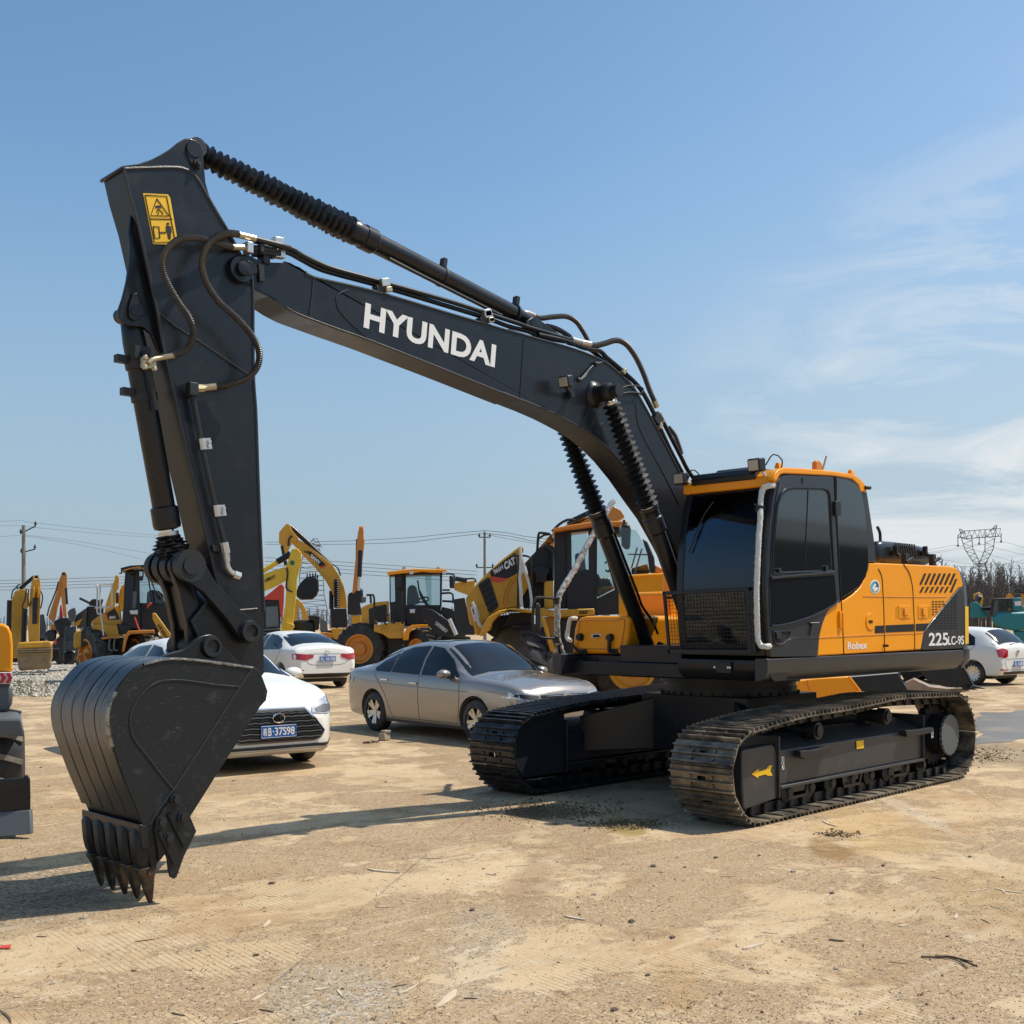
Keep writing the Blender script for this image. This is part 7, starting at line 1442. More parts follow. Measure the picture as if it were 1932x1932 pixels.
# ---------------------------------------------------------------- red excavator
Rr = Mach('distant_excavator', 'red excavator with a barred dark cab behind the lemon yellow one', 'excavator', 510, 46, d2)
Rr.slab('boom', [(60, 790), (110, 745), (180, 690), (238, 640), (262, 632), (282, 655), (278, 800), (262, 960), (245, 890), (235, 770), (116, 768)], 'red', .2, .5)
cb = Rr.slab('cab', [(118, 770), (235, 768), (248, 830), (250, 1110), (118, 1120), (60, 1120), (60, 790)], 'dark', .3, 1.2); Rr.slab('window', [(120, 830), (225, 825), (235, 1000), (122, 1010)], mat('cab_pane', (.12, .15, .17), .1), .27, .02, cb, 0)
for y in (1030, 1060, 1090): Rr.tube('guard_bar', [(100, y), (245, y-8)], .04, 'grey', .2, cb, smooth=False)
# far yellow arms right of it
Y2 = Mach('distant_excavator', 'small far yellow excavator arm above the white saloon roof', 'excavator', 590, 62, d2)
Y2.slab('boom', [(372, 762), (400, 762), (440, 800), (470, 856), (482, 905), (478, 948), (440, 948), (432, 880), (400, 810), (392, 950), (365, 950)], 'yellow', 0, .5); Y2.slab('house', [(595, 920), (655, 960), (660, 1040), (590, 1040)], 'grey', .3, 1.0)
# ---------------------------------------------------------------- upright arm
U = Mach('distant_excavator', 'orange excavator whose arm stands straight up behind the black armed loader', 'excavator', 674, 47, d2)
U.slab('arm', [(925, 165), (945, 140), (972, 160), (972, 230), (980, 262), (966, 400), (932, 560), (918, 690), (870, 722), (882, 600), (902, 400), (914, 240)], 'orange2', 0, .45); U.cyl('pin', (932, 148), (968, 148), .09, 'orange2', 0); U.cyl('cylinder', (942, 340), (934, 570), .10, 'black', -.5); U.cyl('rod', (935, 560), (928, 690), .055, 'zinc', -.5)
U.slab('plate', [(905, 240), (914, 240), (905, 400), (900, 400)], 'dark', .1, .3); U.slab('base', [(838, 712), (880, 700), (900, 665), (965, 670), (968, 735), (940, 800), (958, 900), (830, 900), (832, 740)], 'dark', 0, 1.0, bev=.08); U.slab('cover', [(950, 745), (995, 745), (990, 790), (945, 800)], 'grey', 0, .6); U.slab('house', [(865, 905), (950, 905), (950, 1080), (865, 1080)], 'yellow', .1, 1.0)
# ---------------------------------------------------------------- wheel loader with black arms
B = Mach('wheel_loader', 'yellow wheel loader with a big glass cab and black lift arms behind the champagne saloon', 'wheel loader', 740, 37, d2)
c = B.P(955, 1225, .2); c.z = .82; bigtire(c, V((.8, .55, 0)), .86, .6, B.root, 'orange2'); c = B.P(1490, 1205, -.4); c.z = .72; bigtire(c, XA, .78, .6, B.root, 'orange2', tm='tiredust')
cb = B.slab('cab_frame', [(1240, 548), (1340, 540), (1342, 1000), (1210, 985), (1195, 790), (1245, 785)], 'dark', 0, .3)
B.slab('cab_post', [(1195, 548), (1245, 545), (1245, 560), (1205, 562), (1207, 790), (1196, 795)], 'dark', .0, .2, cb, 0); B.slab('cab_post', [(1636, 535), (1655, 535), (1650, 830), (1635, 830)], 'dark', -.02, .2, cb); B.slab('header', [(1195, 530), (1655, 528), (1655, 548), (1195, 560)], 'dark', 0, 1.4, cb)
B.slab('cab_base', [(1342, 815), (1650, 815), (1640, 860), (1660, 1000), (1342, 1000)], 'dark', 0, 1.2, cb); B.slab('window', [(1205, 560), (1245, 560), (1245, 785), (1205, 788)], 'clear', .03, .01, cb, 0); B.slab('window', [(1342, 548), (1638, 545), (1636, 818), (1342, 818)], 'clear', .03, .01, cb, 0); B.slab('rear_post', [(1500, 548), (1560, 548), (1560, 818), (1530, 818)], 'clear', 1.2, .02, cb, 0)
B.slab('seat', [(1352, 670), (1370, 645), (1400, 640), (1428, 655), (1452, 740), (1460, 800), (1400, 818), (1345, 818)], mat('drab_seat', (.05, .05, .035), .9), .5, .3, cb, .04); B.tube('steering_wheel', [(1440, 780), (1480, 748), (1530, 752), (1530, 775), (1480, 790), (1445, 782)], .03, 'dark', .2, cb)
B.slab('roof', [(1175, 545), (1182, 524), (1350, 505), (1400, 500), (1690, 505), (1700, 526), (1640, 532), (1560, 530), (1490, 524), (1420, 532), (1350, 535), (1198, 550)], 'orange', -.4, 1.9, cb)
for x in (1322, 1620): B.tube('lifting_eye', [(x-8, 505), (x-8, 490), (x+8, 490), (x+8, 505)], .03, 'brass', 0, cb)
for x in (1385, 1670): B.slab('work_lamp', [(x-18, 522), (x+20, 522), (x+18, 548), (x-16, 548)], 'headl', -.45, .1, cb)
B.slab('engine_hood', [(955, 835), (1000, 812), (1080, 790), (1190, 780), (1192, 960), (1080, 968), (1012, 1050), (944, 1055)], 'yellow', .1, 1.4); B.slab('vent', [(1015, 850), (1060, 830), (1062, 1040), (1020, 1040)], 'dark', .08, .05); B.slab('engine', [(1062, 830), (1170, 810), (1172, 960), (1100, 965), (1064, 930)], 'dark', .06, .1)
B.slab('side_tank', [(1060, 992), (1240, 965), (1325, 960), (1328, 985), (1312, 1105), (1190, 1105), (1140, 1070), (1062, 1045)], 'yellow', -.3, .8); B.slab('chassis', [(1080, 1050), (1320, 1100), (1640, 1080), (1900, 1090), (1900, 1260), (1080, 1300)], 'dark', .2, 1.0)
for x in (1138, 1170): B.slab('oval_panel', [(x-15, 1010), (x, 995), (x+14, 1010), (x+14, 1045), (x, 1062), (x-15, 1045)], 'catyellow', -.33, .03, bev=0)
B.slab('fender', [(1312, 1120), (1322, 1060), (1348, 1020), (1392, 988), (1480, 984), (1570, 986), (1572, 1006), (1405, 1012), (1370, 1060), (1362, 1120)], 'orange', -.7, .7)
ar = B.slab('lift_arm', [(1470, 850), (1500, 845), (1560, 850), (1640, 900), (1760, 990), (1812, 1085), (1625, 1088), (1560, 1020), (1480, 930)], 'black', -1.0, .25); B.text('LW500KV', (1592, 985), (1690, 1062), (1606, 955), -1.02, 'white', ar, bold=.02)
B.slab('hydraulics', [(1655, 830), (1740, 850), (1800, 900), (1840, 1000), (1860, 1090), (1780, 1090), (1700, 960), (1640, 880)], 'dark', -.7, .5); B.cyl('rod', (1715, 935), (1775, 1075), .07, 'zinc', -1.1)
for q in ([(1650, 545), (1740, 545), (1760, 570), (1755, 670)], [(1655, 685), (1720, 685)]): B.tube('mirror_arm', q, .03, 'dark', -.3)
B.slab('mirror', [(1255, 560), (1300, 552), (1308, 600), (1304, 670), (1268, 680), (1254, 640)], 'dark', -.4, .12, bev=.05); B.slab('mirror', [(1715, 560), (1752, 556), (1762, 600), (1754, 668), (1720, 672)], 'dark', -.4, .12, bev=.05)
g = MB(); g.ball(B.P(1822, 673, -.6), .20, (1, .4, .45), 16); wpart(g, 'round_mirror', M_['chrome'], B.root)
for r_ in ([(995, 730), (1040, 728), (1062, 750), (1065, 960), (1090, 975)], [(1030, 730), (1035, 800)], [(1190, 905), (1150, 905), (1140, 950), (1170, 985)], [(1225, 840), (1232, 980)], [(1305, 700), (1310, 980)], [(1640, 715), (1700, 710), (1745, 720), (1748, 800)], [(1655, 780), (1740, 785)]): B.tube('handrail', r_, .035, 'dark', -.5)
for a in ([(1440, 600), (1468, 740), (1560, 870)], [(1450, 680), (1520, 800), (1580, 860)]): B.tube('wiper', a, .025, 'dark', -.05)
B.slab('front_lamp', [(1370, 850), (1418, 848), (1418, 885), (1372, 885)], 'headl', -.45, .1)
B.slab('rear_weight', [(832, 1120), (905, 1110), (905, 1290), (840, 1290)], 'dark', .2, .9, bev=.06)
# ---------------------------------------------------------------- big loader behind the champagne saloon
K_ = Mach('wheel_loader', 'large yellow wheel loader with its engine hood tilted open behind the champagne saloon', 'wheel loader', 1010, 21, d3)
c = K_.P(610, 1400, .1); c.z = .74; bigtire(c, V((.97, -.25, 0)), .90, .65, K_.root, 'yellow', nl=18)
c = K_.P(1600, 1430, .9); c.z = .80; bigtire(c, V((.9, .4, 0)), .86, .6, K_.root, 'yellow', nl=18)
hd_ = K_.slab('engine_hood', [(118, 828), (140, 785), (220, 690), (330, 575), (450, 472), (560, 388), (592, 366), (625, 368), (600, 400), (608, 470), (640, 560), (682, 650), (680, 700), (600, 830), (588, 908), (520, 905), (420, 925), (340, 960), (262, 1050), (245, 1145), (200, 1140), (190, 1060), (155, 1052), (135, 940)], 'catyellow', 0, 1.3, bev=.05)
K_.slab('decal', [(330, 588), (445, 500), (548, 424), (562, 520), (578, 598), (480, 646), (340, 628)], 'ink', -.02, .015, hd_, 0); K_.text('966H', (368, 616), (448, 565), (356, 575), -.025, 'white', hd_, bold=.02); K_.text('CAT', (462, 578), (556, 520), (448, 512), -.025, 'white', hd_, bold=.05)
K_.slab('decal_stripe', [(335, 630), (475, 648), (430, 682), (350, 676)], 'red', -.02, .015, hd_, 0); K_.slab('rear_grille', [(228, 708), (240, 690), (315, 638), (330, 650), (405, 885), (395, 905), (330, 955), (318, 940)], 'dark', -.025, .03, hd_, .01)
for k in range(5): K_.tube('grille_bar', [(242+k*16, 730+k*48), (325+k*15, 670+k*50)], .012, 'ink', -.05, hd_, smooth=False)
st = K_.slab('sticker', [(158, 902), (210, 868), (242, 985), (192, 1030)], 'white', -.02, .015, hd_, 0); K_.slab('sticker_mark', [(175, 915), (205, 895), (218, 940), (190, 965)], 'ink', -.03, .01, st, 0); K_.slab('sticker_mark', [(195, 985), (225, 960), (228, 985), (200, 1005)], 'orange', -.03, .01, st, 0)
K_.tube('hood_crease', [(585, 600), (500, 660), (450, 760), (430, 900)], .018, 'yellow', -.01, hd_); K_.tube('hood_crease', [(590, 640), (525, 690), (480, 780), (460, 890)], .012, 'orange2', -.01, hd_)
K_.slab('engine', [(640, 520), (690, 450), (820, 345), (888, 375), (885, 670), (800, 672), (800, 905), (620, 905), (610, 830), (690, 690)], 'dark', .25, 1.0); K_.slab('air_cleaner', [(705, 580), (735, 555), (790, 545), (840, 560), (848, 590), (822, 610), (820, 680), (730, 690), (728, 610)], 'black', -.15, .35, bev=.06)
K_.slab('vent_frame', [(815, 340), (885, 388), (888, 412), (880, 655), (862, 655), (866, 420), (818, 372)], 'dark', .0, .2)
cb = K_.slab('cab_frame', [(890, 238), (1010, 222), (1010, 700), (1000, 912), (885, 912), (888, 660)], 'dark', .05, .2); 
for q in ([(1000, 222), (1036, 220), (1042, 590), (1190, 570), (1186, 235), (1036, 250), (1020, 225), (1240, 190), (1252, 560), (1255, 905), (1240, 968), (1000, 912)], [(1240, 190), (1290, 195), (1262, 290), (1260, 822), (1418, 745), (1280, 240), (1300, 200), (1500, 640), (1455, 735), (1452, 960), (1240, 970)]): K_.slab('door_frame', q, 'dark', 0, .12, cb, 0)
K_.slab('cab_rear', [(1290, 190), (1460, 200), (1480, 280), (1300, 210)], 'dark', 0, .5, cb)
for q in ([(895, 255), (968, 240), (972, 590), (892, 592)], [(1036, 250), (1172, 236), (1192, 568), (1042, 590)], [(1250, 290), (1285, 245), (1418, 745), (1260, 822)]): K_.slab('window', q, 'clear', .06, .01, cb, 0)
K_.slab('far_side', [(1000, 600), (1240, 600), (1240, 905), (1000, 905)], 'dark', .9, .1, cb); K_.slab('seat', [(1070, 430), (1150, 420), (1165, 560), (1200, 600), (1190, 660), (1085, 660)], 'dark', .5, .3, cb, .04); K_.tube('steering_wheel', [(1330, 520), (1350, 500), (1380, 540), (1360, 590), (1335, 575)], .018, 'dark', .4, cb)
K_.slab('seat_cover', [(1262, 600), (1300, 640), (1370, 640), (1415, 735), (1262, 815)], mat('plastic_film', (.35, .37, .38), .25), .12, .1, cb, .03)
K_.slab('roof', [(878, 212), (1000, 188), (1240, 150), (1500, 148), (1530, 152), (1530, 172), (1480, 188), (1300, 182), (1000, 222), (888, 240)], 'orange2', -.35, 1.7, cb)
K_.slab('mirror', [(1470, 190), (1500, 165), (1545, 175), (1558, 220), (1550, 390), (1510, 400), (1475, 360)], 'dark', -.6, .1, bev=.04); K_.tube('mirror_arm', [(1495, 140), (1500, 185)], .025, 'dark', -.55)
K_.slab('platform', [(880, 925), (960, 918), (1238, 908), (1240, 965), (1120, 972), (900, 985), (700, 965), (690, 908), (800, 905)], 'catyellow', -.2, .8); K_.text('CAT', (1105, 962), (1182, 957), (1105, 932), -.215, 'ink', bold=.05); K_.slab('tank', [(800, 670), (880, 668), (885, 912), (800, 908)], 'catyellow', -.1, .4)
K_.slab('chassis', [(770, 985), (1240, 965), (1240, 1400), (900, 1400), (860, 1290), (800, 1120)], 'catyellow', .1, .9); K_.slab('axle_block', [(940, 1000), (1240, 1000), (1240, 1300), (960, 1300)], 'dark', -.02, .2)
K_.slab('fender', [(236, 1150), (255, 1070), (310, 985), (410, 925), (520, 903), (692, 920), (692, 948), (500, 935), (410, 962), (350, 1030), (330, 1100), (300, 1110), (270, 1150)], 'yellow', -.5, .8, bev=.04); K_.slab('wheel_arch', [(300, 1120), (330, 1040), (420, 970), (690, 945), (700, 1120), (420, 1200)], 'dark', .35, .3); K_.slab('belly', [(880, 1380), (1900, 1380), (1900, 1660), (900, 1660)], 'dark', 1.2, .5); K_.slab('wheel_arch', [(500, 950), (690, 940), (700, 1060), (480, 1070), (420, 1080)], 'dark', .1, .6)
K_.slab('step', [(770, 985), (800, 980), (830, 1060), (850, 1140), (900, 1280), (880, 1300), (850, 1280), (810, 1120)], 'yellow', -.55, .1)
K_.tube('handrail', [(515, 455), (600, 450), (665, 458), (688, 500), (692, 700), (695, 905)], .02, 'dark', -.3); K_.tube('handrail', [(578, 455), (572, 900)], .02, 'dark', -.3)
K_.tube('plastic_strip', [(592, 372), (600, 480), (590, 640), (600, 760), (604, 895)], .03, 'foam', -.32, jag=.5); K_.tube('plastic_strip', [(610, 470), (640, 600), (670, 700), (690, 830), (690, 900)], .025, 'foam', -.32, jag=.5); K_.slab('plastic_rag', [(585, 590), (610, 510), (640, 560), (650, 610), (615, 600), (575, 640)], 'foam', -.33, .03, bev=0); K_.tube('exhaust', [(740, 425), (752, 270), (775, 252), (850, 262)], .025, 'dark', .3)
K_.tube('plastic_strip', [(175, 855), (200, 900), (215, 980), (240, 1050), (260, 1060)], .03, 'foam', -.1, jag=.5)
# ---------------------------------------------------------------- orange excavator behind the boom foot
O = Mach('distant_excavator', 'orange excavator with a flat orange house seen between the boom cylinders and the cab', 'excavator', 1190, 18, d3)
O.slab('house', [(1450, 640), (1560, 622), (1830, 600), (1990, 600), (1990, 1060), (1450, 1000)], 'orange', 0, 1.3, bev=.05); O.slab('house_cap', [(1545, 618), (1835, 598), (1990, 596), (1990, 625), (1545, 645)], 'orange', -.02, .5, bev=.03)
cb = O.slab('cab_post', [(1655, 300), (1700, 330), (1760, 470), (1770, 600), (1720, 600), (1700, 440)], 'dark', .1, .15); O.slab('cab_window', [(1450, 200), (1600, 230), (1700, 400), (1720, 600), (1450, 610)], 'clear', .15, .01, cb, 0); O.slab('dashboard', [(1560, 560), (1700, 520), (1720, 600), (1560, 610)], 'dark', .3, .3, cb)
for q in ([(1560, 560), (1610, 380)], [(1590, 600), (1650, 390)], [(1530, 438), (1700, 442)]): O.tube('wiper', q, .012, 'grey', .1, cb, smooth=False)
O.slab('pillar', [(1765, 530), (1830, 560), (1990, 600), (1765, 600)], 'orange2', .1, .5)
W2 = Mach('distant_excavator', 'brown orange excavator boom sloping up behind the big loader cab', 'excavator', 1150, 25, d3)
W2.slab('boom', [(640, 520), (740, 428), (830, 292), (900, 240), (1000, 178), (1200, 105), (1400, 18), (1470, 60), (1500, 112), (1440, 150), (1240, 165), (900, 232), (880, 380), (820, 345), (760, 400)], 'orange2', .5, .4); W2.tube('hose', [(870, 240), (930, 180), (1000, 140), (1070, 140), (1000, 170)], .03, 'dark', .3); W2.cyl('cylinder', (1040, 150), (1240, 55), .06, 'black', .4)
W2.tube('hose', [(742, 425), (755, 300), (850, 265), (880, 330)], .025, 'dark', .4)
M2 = Mach('distant_excavator', 'dusty yellow excavator arm lying low between the two big loaders', 'excavator', 855, 33, d3)
M2.slab('arm', [(20, 690), (60, 680), (150, 672), (205, 660), (195, 720), (140, 790), (80, 770), (20, 745)], 'catyellow', 0, .4); M2.cyl('cylinder', (30, 650), (130, 668), .07, 'black', -.1); M2.tube('hose', [(110, 655), (170, 648), (200, 655), (208, 680)], .025, 'dark', -.2); M2.slab('house', [(15, 830), (110, 815), (130, 900), (200, 1060), (200, 1140), (60, 1140), (20, 960)], 'dark', .2, 1.2)
# ---------------------------------------------------------------- wheeled excavator at the left edge
Wx = Mach('wheeled_excavator', 'orange wheeled excavator cut off by the left edge with a grey dozer blade', 'excavator', -40, 9.6, d6)
Wx.slab('counterweight', [(-500, 118), (-60, 122), (30, 128), (68, 150), (92, 205), (102, 300), (100, 480), (105, 506), (-500, 512)], 'orange', .1, 1.4, bev=.06)
sp_ = Wx.slab('chevron_strip', [(-500, 512), (96, 511), (93, 604), (-500, 606)], 'white', .08, 1.3, bev=.004)
for k in range(-8, 2): x = k*52+10; Wx.slab('chevron', [(x-18, 518), (x+14, 518), (x+38, 556), (x+10, 598), (x-22, 598), (x+4, 556)], mat('chevron_red', (.62, .02, .04), .4) if k == -8 else bpy.data.materials['chevron_red'], .072, .006, sp_, 0)
Wx.slab('bumper', [(-500, 606), (100, 604), (103, 700), (98, 760), (70, 810), (30, 838), (-500, 850)], 'grey', .1, 1.3, bev=.04)
Wx.slab('fender', [(-500, 880), (-60, 878), (160, 876), (175, 890), (192, 1018), (-60, 1032), (-500, 1040)], 'grey', -.55, .8, bev=.02)
c = Wx.P(-60, 1230, .15); c.z = .46; bigtire(c, Wx.ax, .46, .50, Wx.root, 'grey', nl=14, tm='tiredust')
Wx.slab('axle', [(-500, 1150), (0, 1150), (0, 1280), (-500, 1280)], 'dark', .2, .3); Wx.slab('chassis', [(-500, 860), (-20, 850), (-20, 1000), (-500, 1000)], 'dark', .3, 1.6)
bl_ = Wx.slab('dozer_blade', [(-500, 1385), (0, 1365), (185, 1350), (212, 1328), (238, 1345), (242, 1500), (240, 1640), (-500, 1690)], 'black', -.85, .10, bev=.01)
g = MB(); g.prism([Wx.P(-500, 1655, -.87), Wx.P(238, 1600, -.87), Wx.P(246, 1790, -.95), Wx.P(-500, 1855, -.95)], Wx.pl.n*.05); wpart(g, 'cutting_plate', M_['grey'], bl_, .006)
# ---------------------------------------------------------------- buckets lying behind the tracks
BO = Mach('loader_bucket', 'orange bucket lying on the ground behind the near crawler track', 'bucket', 1560, 21, c7)
BO.slab('side_plate', [(168, 1825), (205, 1760), (250, 1705), (400, 1685), (628, 1672), (712, 1782), (500, 1830), (170, 1835)], 'orange', 0, .9, bev=.03); BO.tube('rim', [(628, 1672), (712, 1782)], .02, 'orange', -.02, smooth=False); BO.tube('seam', [(318, 1700), (325, 1740), (345, 1790)], .008, 'orange2', -.02)
BB = Mach('excavator_bucket', 'black bucket beside the orange one behind the near crawler track', 'bucket', 1650, 22, c7)
BB.slab('side_plate', [(560, 1640), (640, 1672), (995, 1640), (1075, 1792), (712, 1784)], 'black', .1, 1.0, bev=.03)
BC = Mach('excavator_bucket', 'large dark bucket lying with its row of teeth pointing right towards the white hatchback', 'bucket', 1780, 24, c7)
BC.slab('side_plate', [(1160, 1560), (1478, 1560), (1500, 1620), (1540, 1700), (1562, 1752), (1480, 1756), (1360, 1752), (1280, 1735), (1210, 1700), (1165, 1640)], 'black', 0, .06, bev=.02); BC.tube('rim', [(1480, 1600), (1510, 1650), (1562, 1752)], .02, 'grey', -.02, smooth=False)
BC.slab('back_plate', [(985, 1600), (1180, 1560), (1180, 1660), (1110, 1695), (1050, 1720)], 'bucket', .7, .1); fl = BC.slab('floor_plate', [(1040, 1722), (1110, 1690), (1150, 1712), (1230, 1748), (1360, 1762), (1562, 1756), (1500, 1785), (1270, 1802), (1072, 1790)], mat('worn_floor', (.36, .25, .17), .5, dirt=(.12, .10, .08), dscale=2), .1, .8, bev=.01)
for k in range(5):
    x, y = 1300+k*62, 1788-k*8; BC.slab('tooth', [(x-20, y-10), (x+12, y-18), (x+50, y-8), (x+112-k*2, y+12), (x+50, y+8), (x, y+10)], 'dark', -.1-.02*k+.15*(4-k), .12, fl, .01)
# ---------------------------------------------------------------- right edge
TQ = Mach('distant_excavator', 'teal green excavator behind the white hatchback at the right edge', 'excavator', 1890, 42, d7)
TQ.slab('house', [(662, 1062), (690, 1022), (760, 1008), (1500, 1000), (1500, 1190), (1060, 1185), (872, 1200), (760, 1170), (662, 1130)], 'teal', 0, 2.0, bev=.1); TQ.slab('lower_house', [(872, 1200), (1500, 1188), (1500, 1380), (990, 1385), (900, 1290)], 'teal', .15, 1.8, bev=.05)
for q in ([(655, 882), (700, 872), (862, 868), (864, 890), (690, 896), (672, 1010), (664, 1050), (640, 1050)], [(795, 888), (815, 886), (818, 1000), (800, 1002)], [(848, 888), (866, 886), (872, 1000), (852, 1002)]): TQ.slab('cab_frame', q, 'dark', 0, .3)
TQ.slab('cab_window', [(672, 896), (850, 888), (855, 1000), (668, 1030)], 'clear', .1, .01, None, 0); TQ.slab('cab_rear', [(860, 868), (955, 866), (968, 950), (968, 1004), (872, 1004)], 'teal', .1, 1.0); TQ.slab('window', [(885, 905), (950, 900), (955, 945), (890, 950)], 'white', .08, .02, None, 0)
TQ.slab('boom', [(440, 925), (500, 905), (560, 955), (625, 1050), (615, 1066), (440, 1066)], 'teal', .4, .5); TQ.slab('dark_frame', [(560, 965), (645, 955), (650, 990), (560, 1000)], 'dark', .3, .4)
TY = Mach('distant_excavator', 'yellow excavator arm end with dark pin standing above the white hatchback', 'excavator', 1825, 48, d7)
TY.slab('arm', [(470, 832), (500, 820), (535, 812), (562, 840), (572, 880), (560, 952), (545, 950), (540, 900), (515, 905), (480, 880)], 'yellow', 0, .5, bev=.05); TY.cyl('pin', (505, 870), (540, 880), .16, 'dark', -.3)
TO = Mach('distant_excavator', 'orange and black machine roofs behind the teal excavator', 'excavator', 1900, 54, d7)
TO.slab('cab', [(800, 868), (808, 838), (830, 820), (850, 836), (880, 850), (880, 880)], 'orange2', 0, .6); TO.slab('roof', [(870, 825), (950, 806), (1500, 790), (1500, 812), (950, 822)], 'dark', 0, 1.0, bev=0); TO.slab('house', [(950, 822), (1500, 812), (1500, 950), (975, 950)], 'orange2', .1, 1.0); TO.slab('boom', [(775, 1010), (860, 970), (930, 952), (981, 950), (1100, 960), (1100, 1010), (905, 1010), (880, 985), (800, 1012)], 'orange2', -10.5, .3, bev=.02)
# ---------------------------------------------------------------- poles, wires, pylons, woods
def pole(label, u, top, depth, r):
    b = at(u, H(u), d=depth); zt = at(u, top, d=depth).z; root = empty('utility_pole', label, 'utility pole', (b.x, b.y, 0), 0, 'utility poles')
    g = MB(); g.cyl((b.x, b.y, 0), (b.x, b.y, zt), r*1.35, r*.85, 12); return root, wpart(g, 'pole', M_['pole'], root), V((b.x, b.y, zt)), depth
def arms(root, c, z, half, dirv, tilt=0, d=0):
    g = MB(); a = c+V((0, 0, z-c.z)); g.cyl(a-dirv*half+V((0, 0, -tilt)), a+dirv*half+V((0, 0, tilt)), .05, n=6); p = wpart(g, 'cross_arm', M_['dark'], root)
    for s_ in (-1, 1): g = MB(); q = a+dirv*half*.95*s_+V((0, 0, tilt*s_)); g.lathe(q, q+V((0, 0, 1)), [(0, .05), (.1, .06), (.12, .11), (.2, .11), (.22, .05), (.35, .05)], 8); wpart(g, 'insulator', M_['dark'], p)
r1, p1, t1_, dd = pole('tall grey concrete utility pole above the far left excavators', 45, 991, 88, .15)
arms(r1, t1_+RT0*.35, t1_.z-.35, .6, RT0, .3); arms(r1, t1_+RT0*.35, t1_.z-2.0, .55, RT0, .15)
r2, p2, t2_, dd = pole('thin dark utility pole above the big loader with the open hood', 915, 1003, 101, .12)
arms(r2, t2_, t2_.z-.5, .5, RT0); arms(r2, t2_, t2_.z-3.2, .75, RT0)
def wires(label, sets, mt='dark', r=.02, grp='overhead power lines'):
    fp_ = at(sets[0][0][0], sets[0][0][1], d=sets[0][0][2]); root = empty('power_line', label, 'power line', (fp_.x, fp_.y, fp_.z), 0, grp); root.location = (0, 0, 0)
    for s_ in sets:
        g = MB(); P = [at(u, v, d=d) for u, v, d in s_]; g.tube(P, r*s_[0][2]/90, 5, step=4); o = g.build('wire', M_[mt], root)
e_ = lambda x, y: e1(x, y)
wires('bundle of wires sagging down to the right from the tall left pole', [[(45, 984, 88), (180, 999, 100), (292, 1010, 115), (450, 1022, 130)], [(-30, 985, 80), (45, 982, 88)], [(45, 993, 88), (180, 1006, 100), (292, 1014, 115), (450, 1022, 130)], [(-30, 993, 80), (45, 991, 88)], [(45, 1009, 88), (150, 1022, 100), (300, 1047, 120)], [(45, 1011, 88), (150, 1028, 100), (270, 1055, 115)], [(-30, 1015, 80), (45, 1009, 88)]], 'wire' if 0 else 'steel', .018)
wires('four level wires low across the sky at the far left', [[(-30, 1096+k*6, 130), (120, 1092+k*6, 130), (300, 1086+k*5.5, 130)] for k in range(4)], 'steel', .02)
wires('wires crossing the middle sky to the dark pole beside the tilted hood', [[(500, 1023, 130), (640, 1021, 120), (780, 1014, 110), (915, 1001, 101), (990, 1012, 100), (1080, 1022, 100)], [(500, 1027, 130), (640, 1027, 120), (780, 1022, 110), (915, 1006, 101), (1000, 1020, 100), (1080, 1028, 100)], [(915, 1008, 101), (1000, 1024, 100), (1080, 1034, 100)]], 'steel', .018)
wires('faint lower wires behind the upright orange arm', [[(500, 1052+k*7, 220), (640, 1060+k*7, 220), (900, 1078+k*7, 220)] for k in range(4)], 'steel', .022)
def lattice(name, label, segs, depth, r=.13, u=0, grp='lattice pylons', zk=()):
    b = at(u, H(u), d=depth); root = empty(name, label, 'pylon', (b.x, b.y, 0), 0, grp)
    g = MB()
    def q(p, o=0): return at(p[0], p[1], d=depth+o)
    for a, bb, w0, w1, n in segs:    # a latticed leg: two chords and zigzag between
        for o in (0, depth*.006):
            A, B_ = q(a, o), q(bb, o); sd = RT0 if abs((B_-A).normalized().dot(RT0)) < .8 else V((0, 0, 1)); P0 = [A.lerp(B_, i/n)+sd*(w0+(w1-w0)*i/n)*.5 for i in range(n+1)]; P1 = [A.lerp(B_, i/n)-sd*(w0+(w1-w0)*i/n)*.5 for i in range(n+1)]
            g.cyl(P0[0], P0[-1], r, n=4); g.cyl(P1[0], P1[-1], r, n=4)
            for i in range(n): g.cyl((P0, P1)[i % 2][i], (P1, P0)[i % 2][i+1], r*.6, n=4)
    wpart(g, 'lattice', M_['steel'], root, smooth=False)
    for p, l in zk: g = MB(); g.cyl(q(p), q((p[0], p[1]+l)), r*1.1, n=5); g.cyl(q((p[0], p[1]+l-2)), q((p[0], p[1]+l+1.5)), r*2.6, n=6); wpart(g, 'insulator_string', M_['steel'], root)
    return root
q7 = lambda x, y: c7(x, y)
lattice('pylon', 'wide grey lattice pylon with a Y shaped head above the bare trees at the right', [(q7(1485, 618), q7(1760, 598), 3.2, 3.2, 14), (q7(1500, 620), q7(1522, 725), 4.5, 3.4, 5), (q7(1522, 725), q7(1590, 840), 3.4, 2.6, 7), (q7(1682, 600), q7(1672, 725), 4.5, 3.4, 5), (q7(1672, 725), q7(1618, 840), 3.4, 2.6, 7), (q7(1480, 610), q7(1455, 572), 2.0, .6, 3), (q7(1700, 590), q7(1726, 545), 2.0, .6, 3), (q7(1436, 630), q7(1490, 612), .5, 3, 3), (q7(1568, 842), q7(1645, 838), 1, 1, 3), (q7(1602, 845), q7(1602, 1010), 5, 9, 9)], 470, .17, q7(1600, 800)[0], zk=((q7(1440, 632), 17), (q7(1598, 618), 17), (q7(1762, 602), 17)))
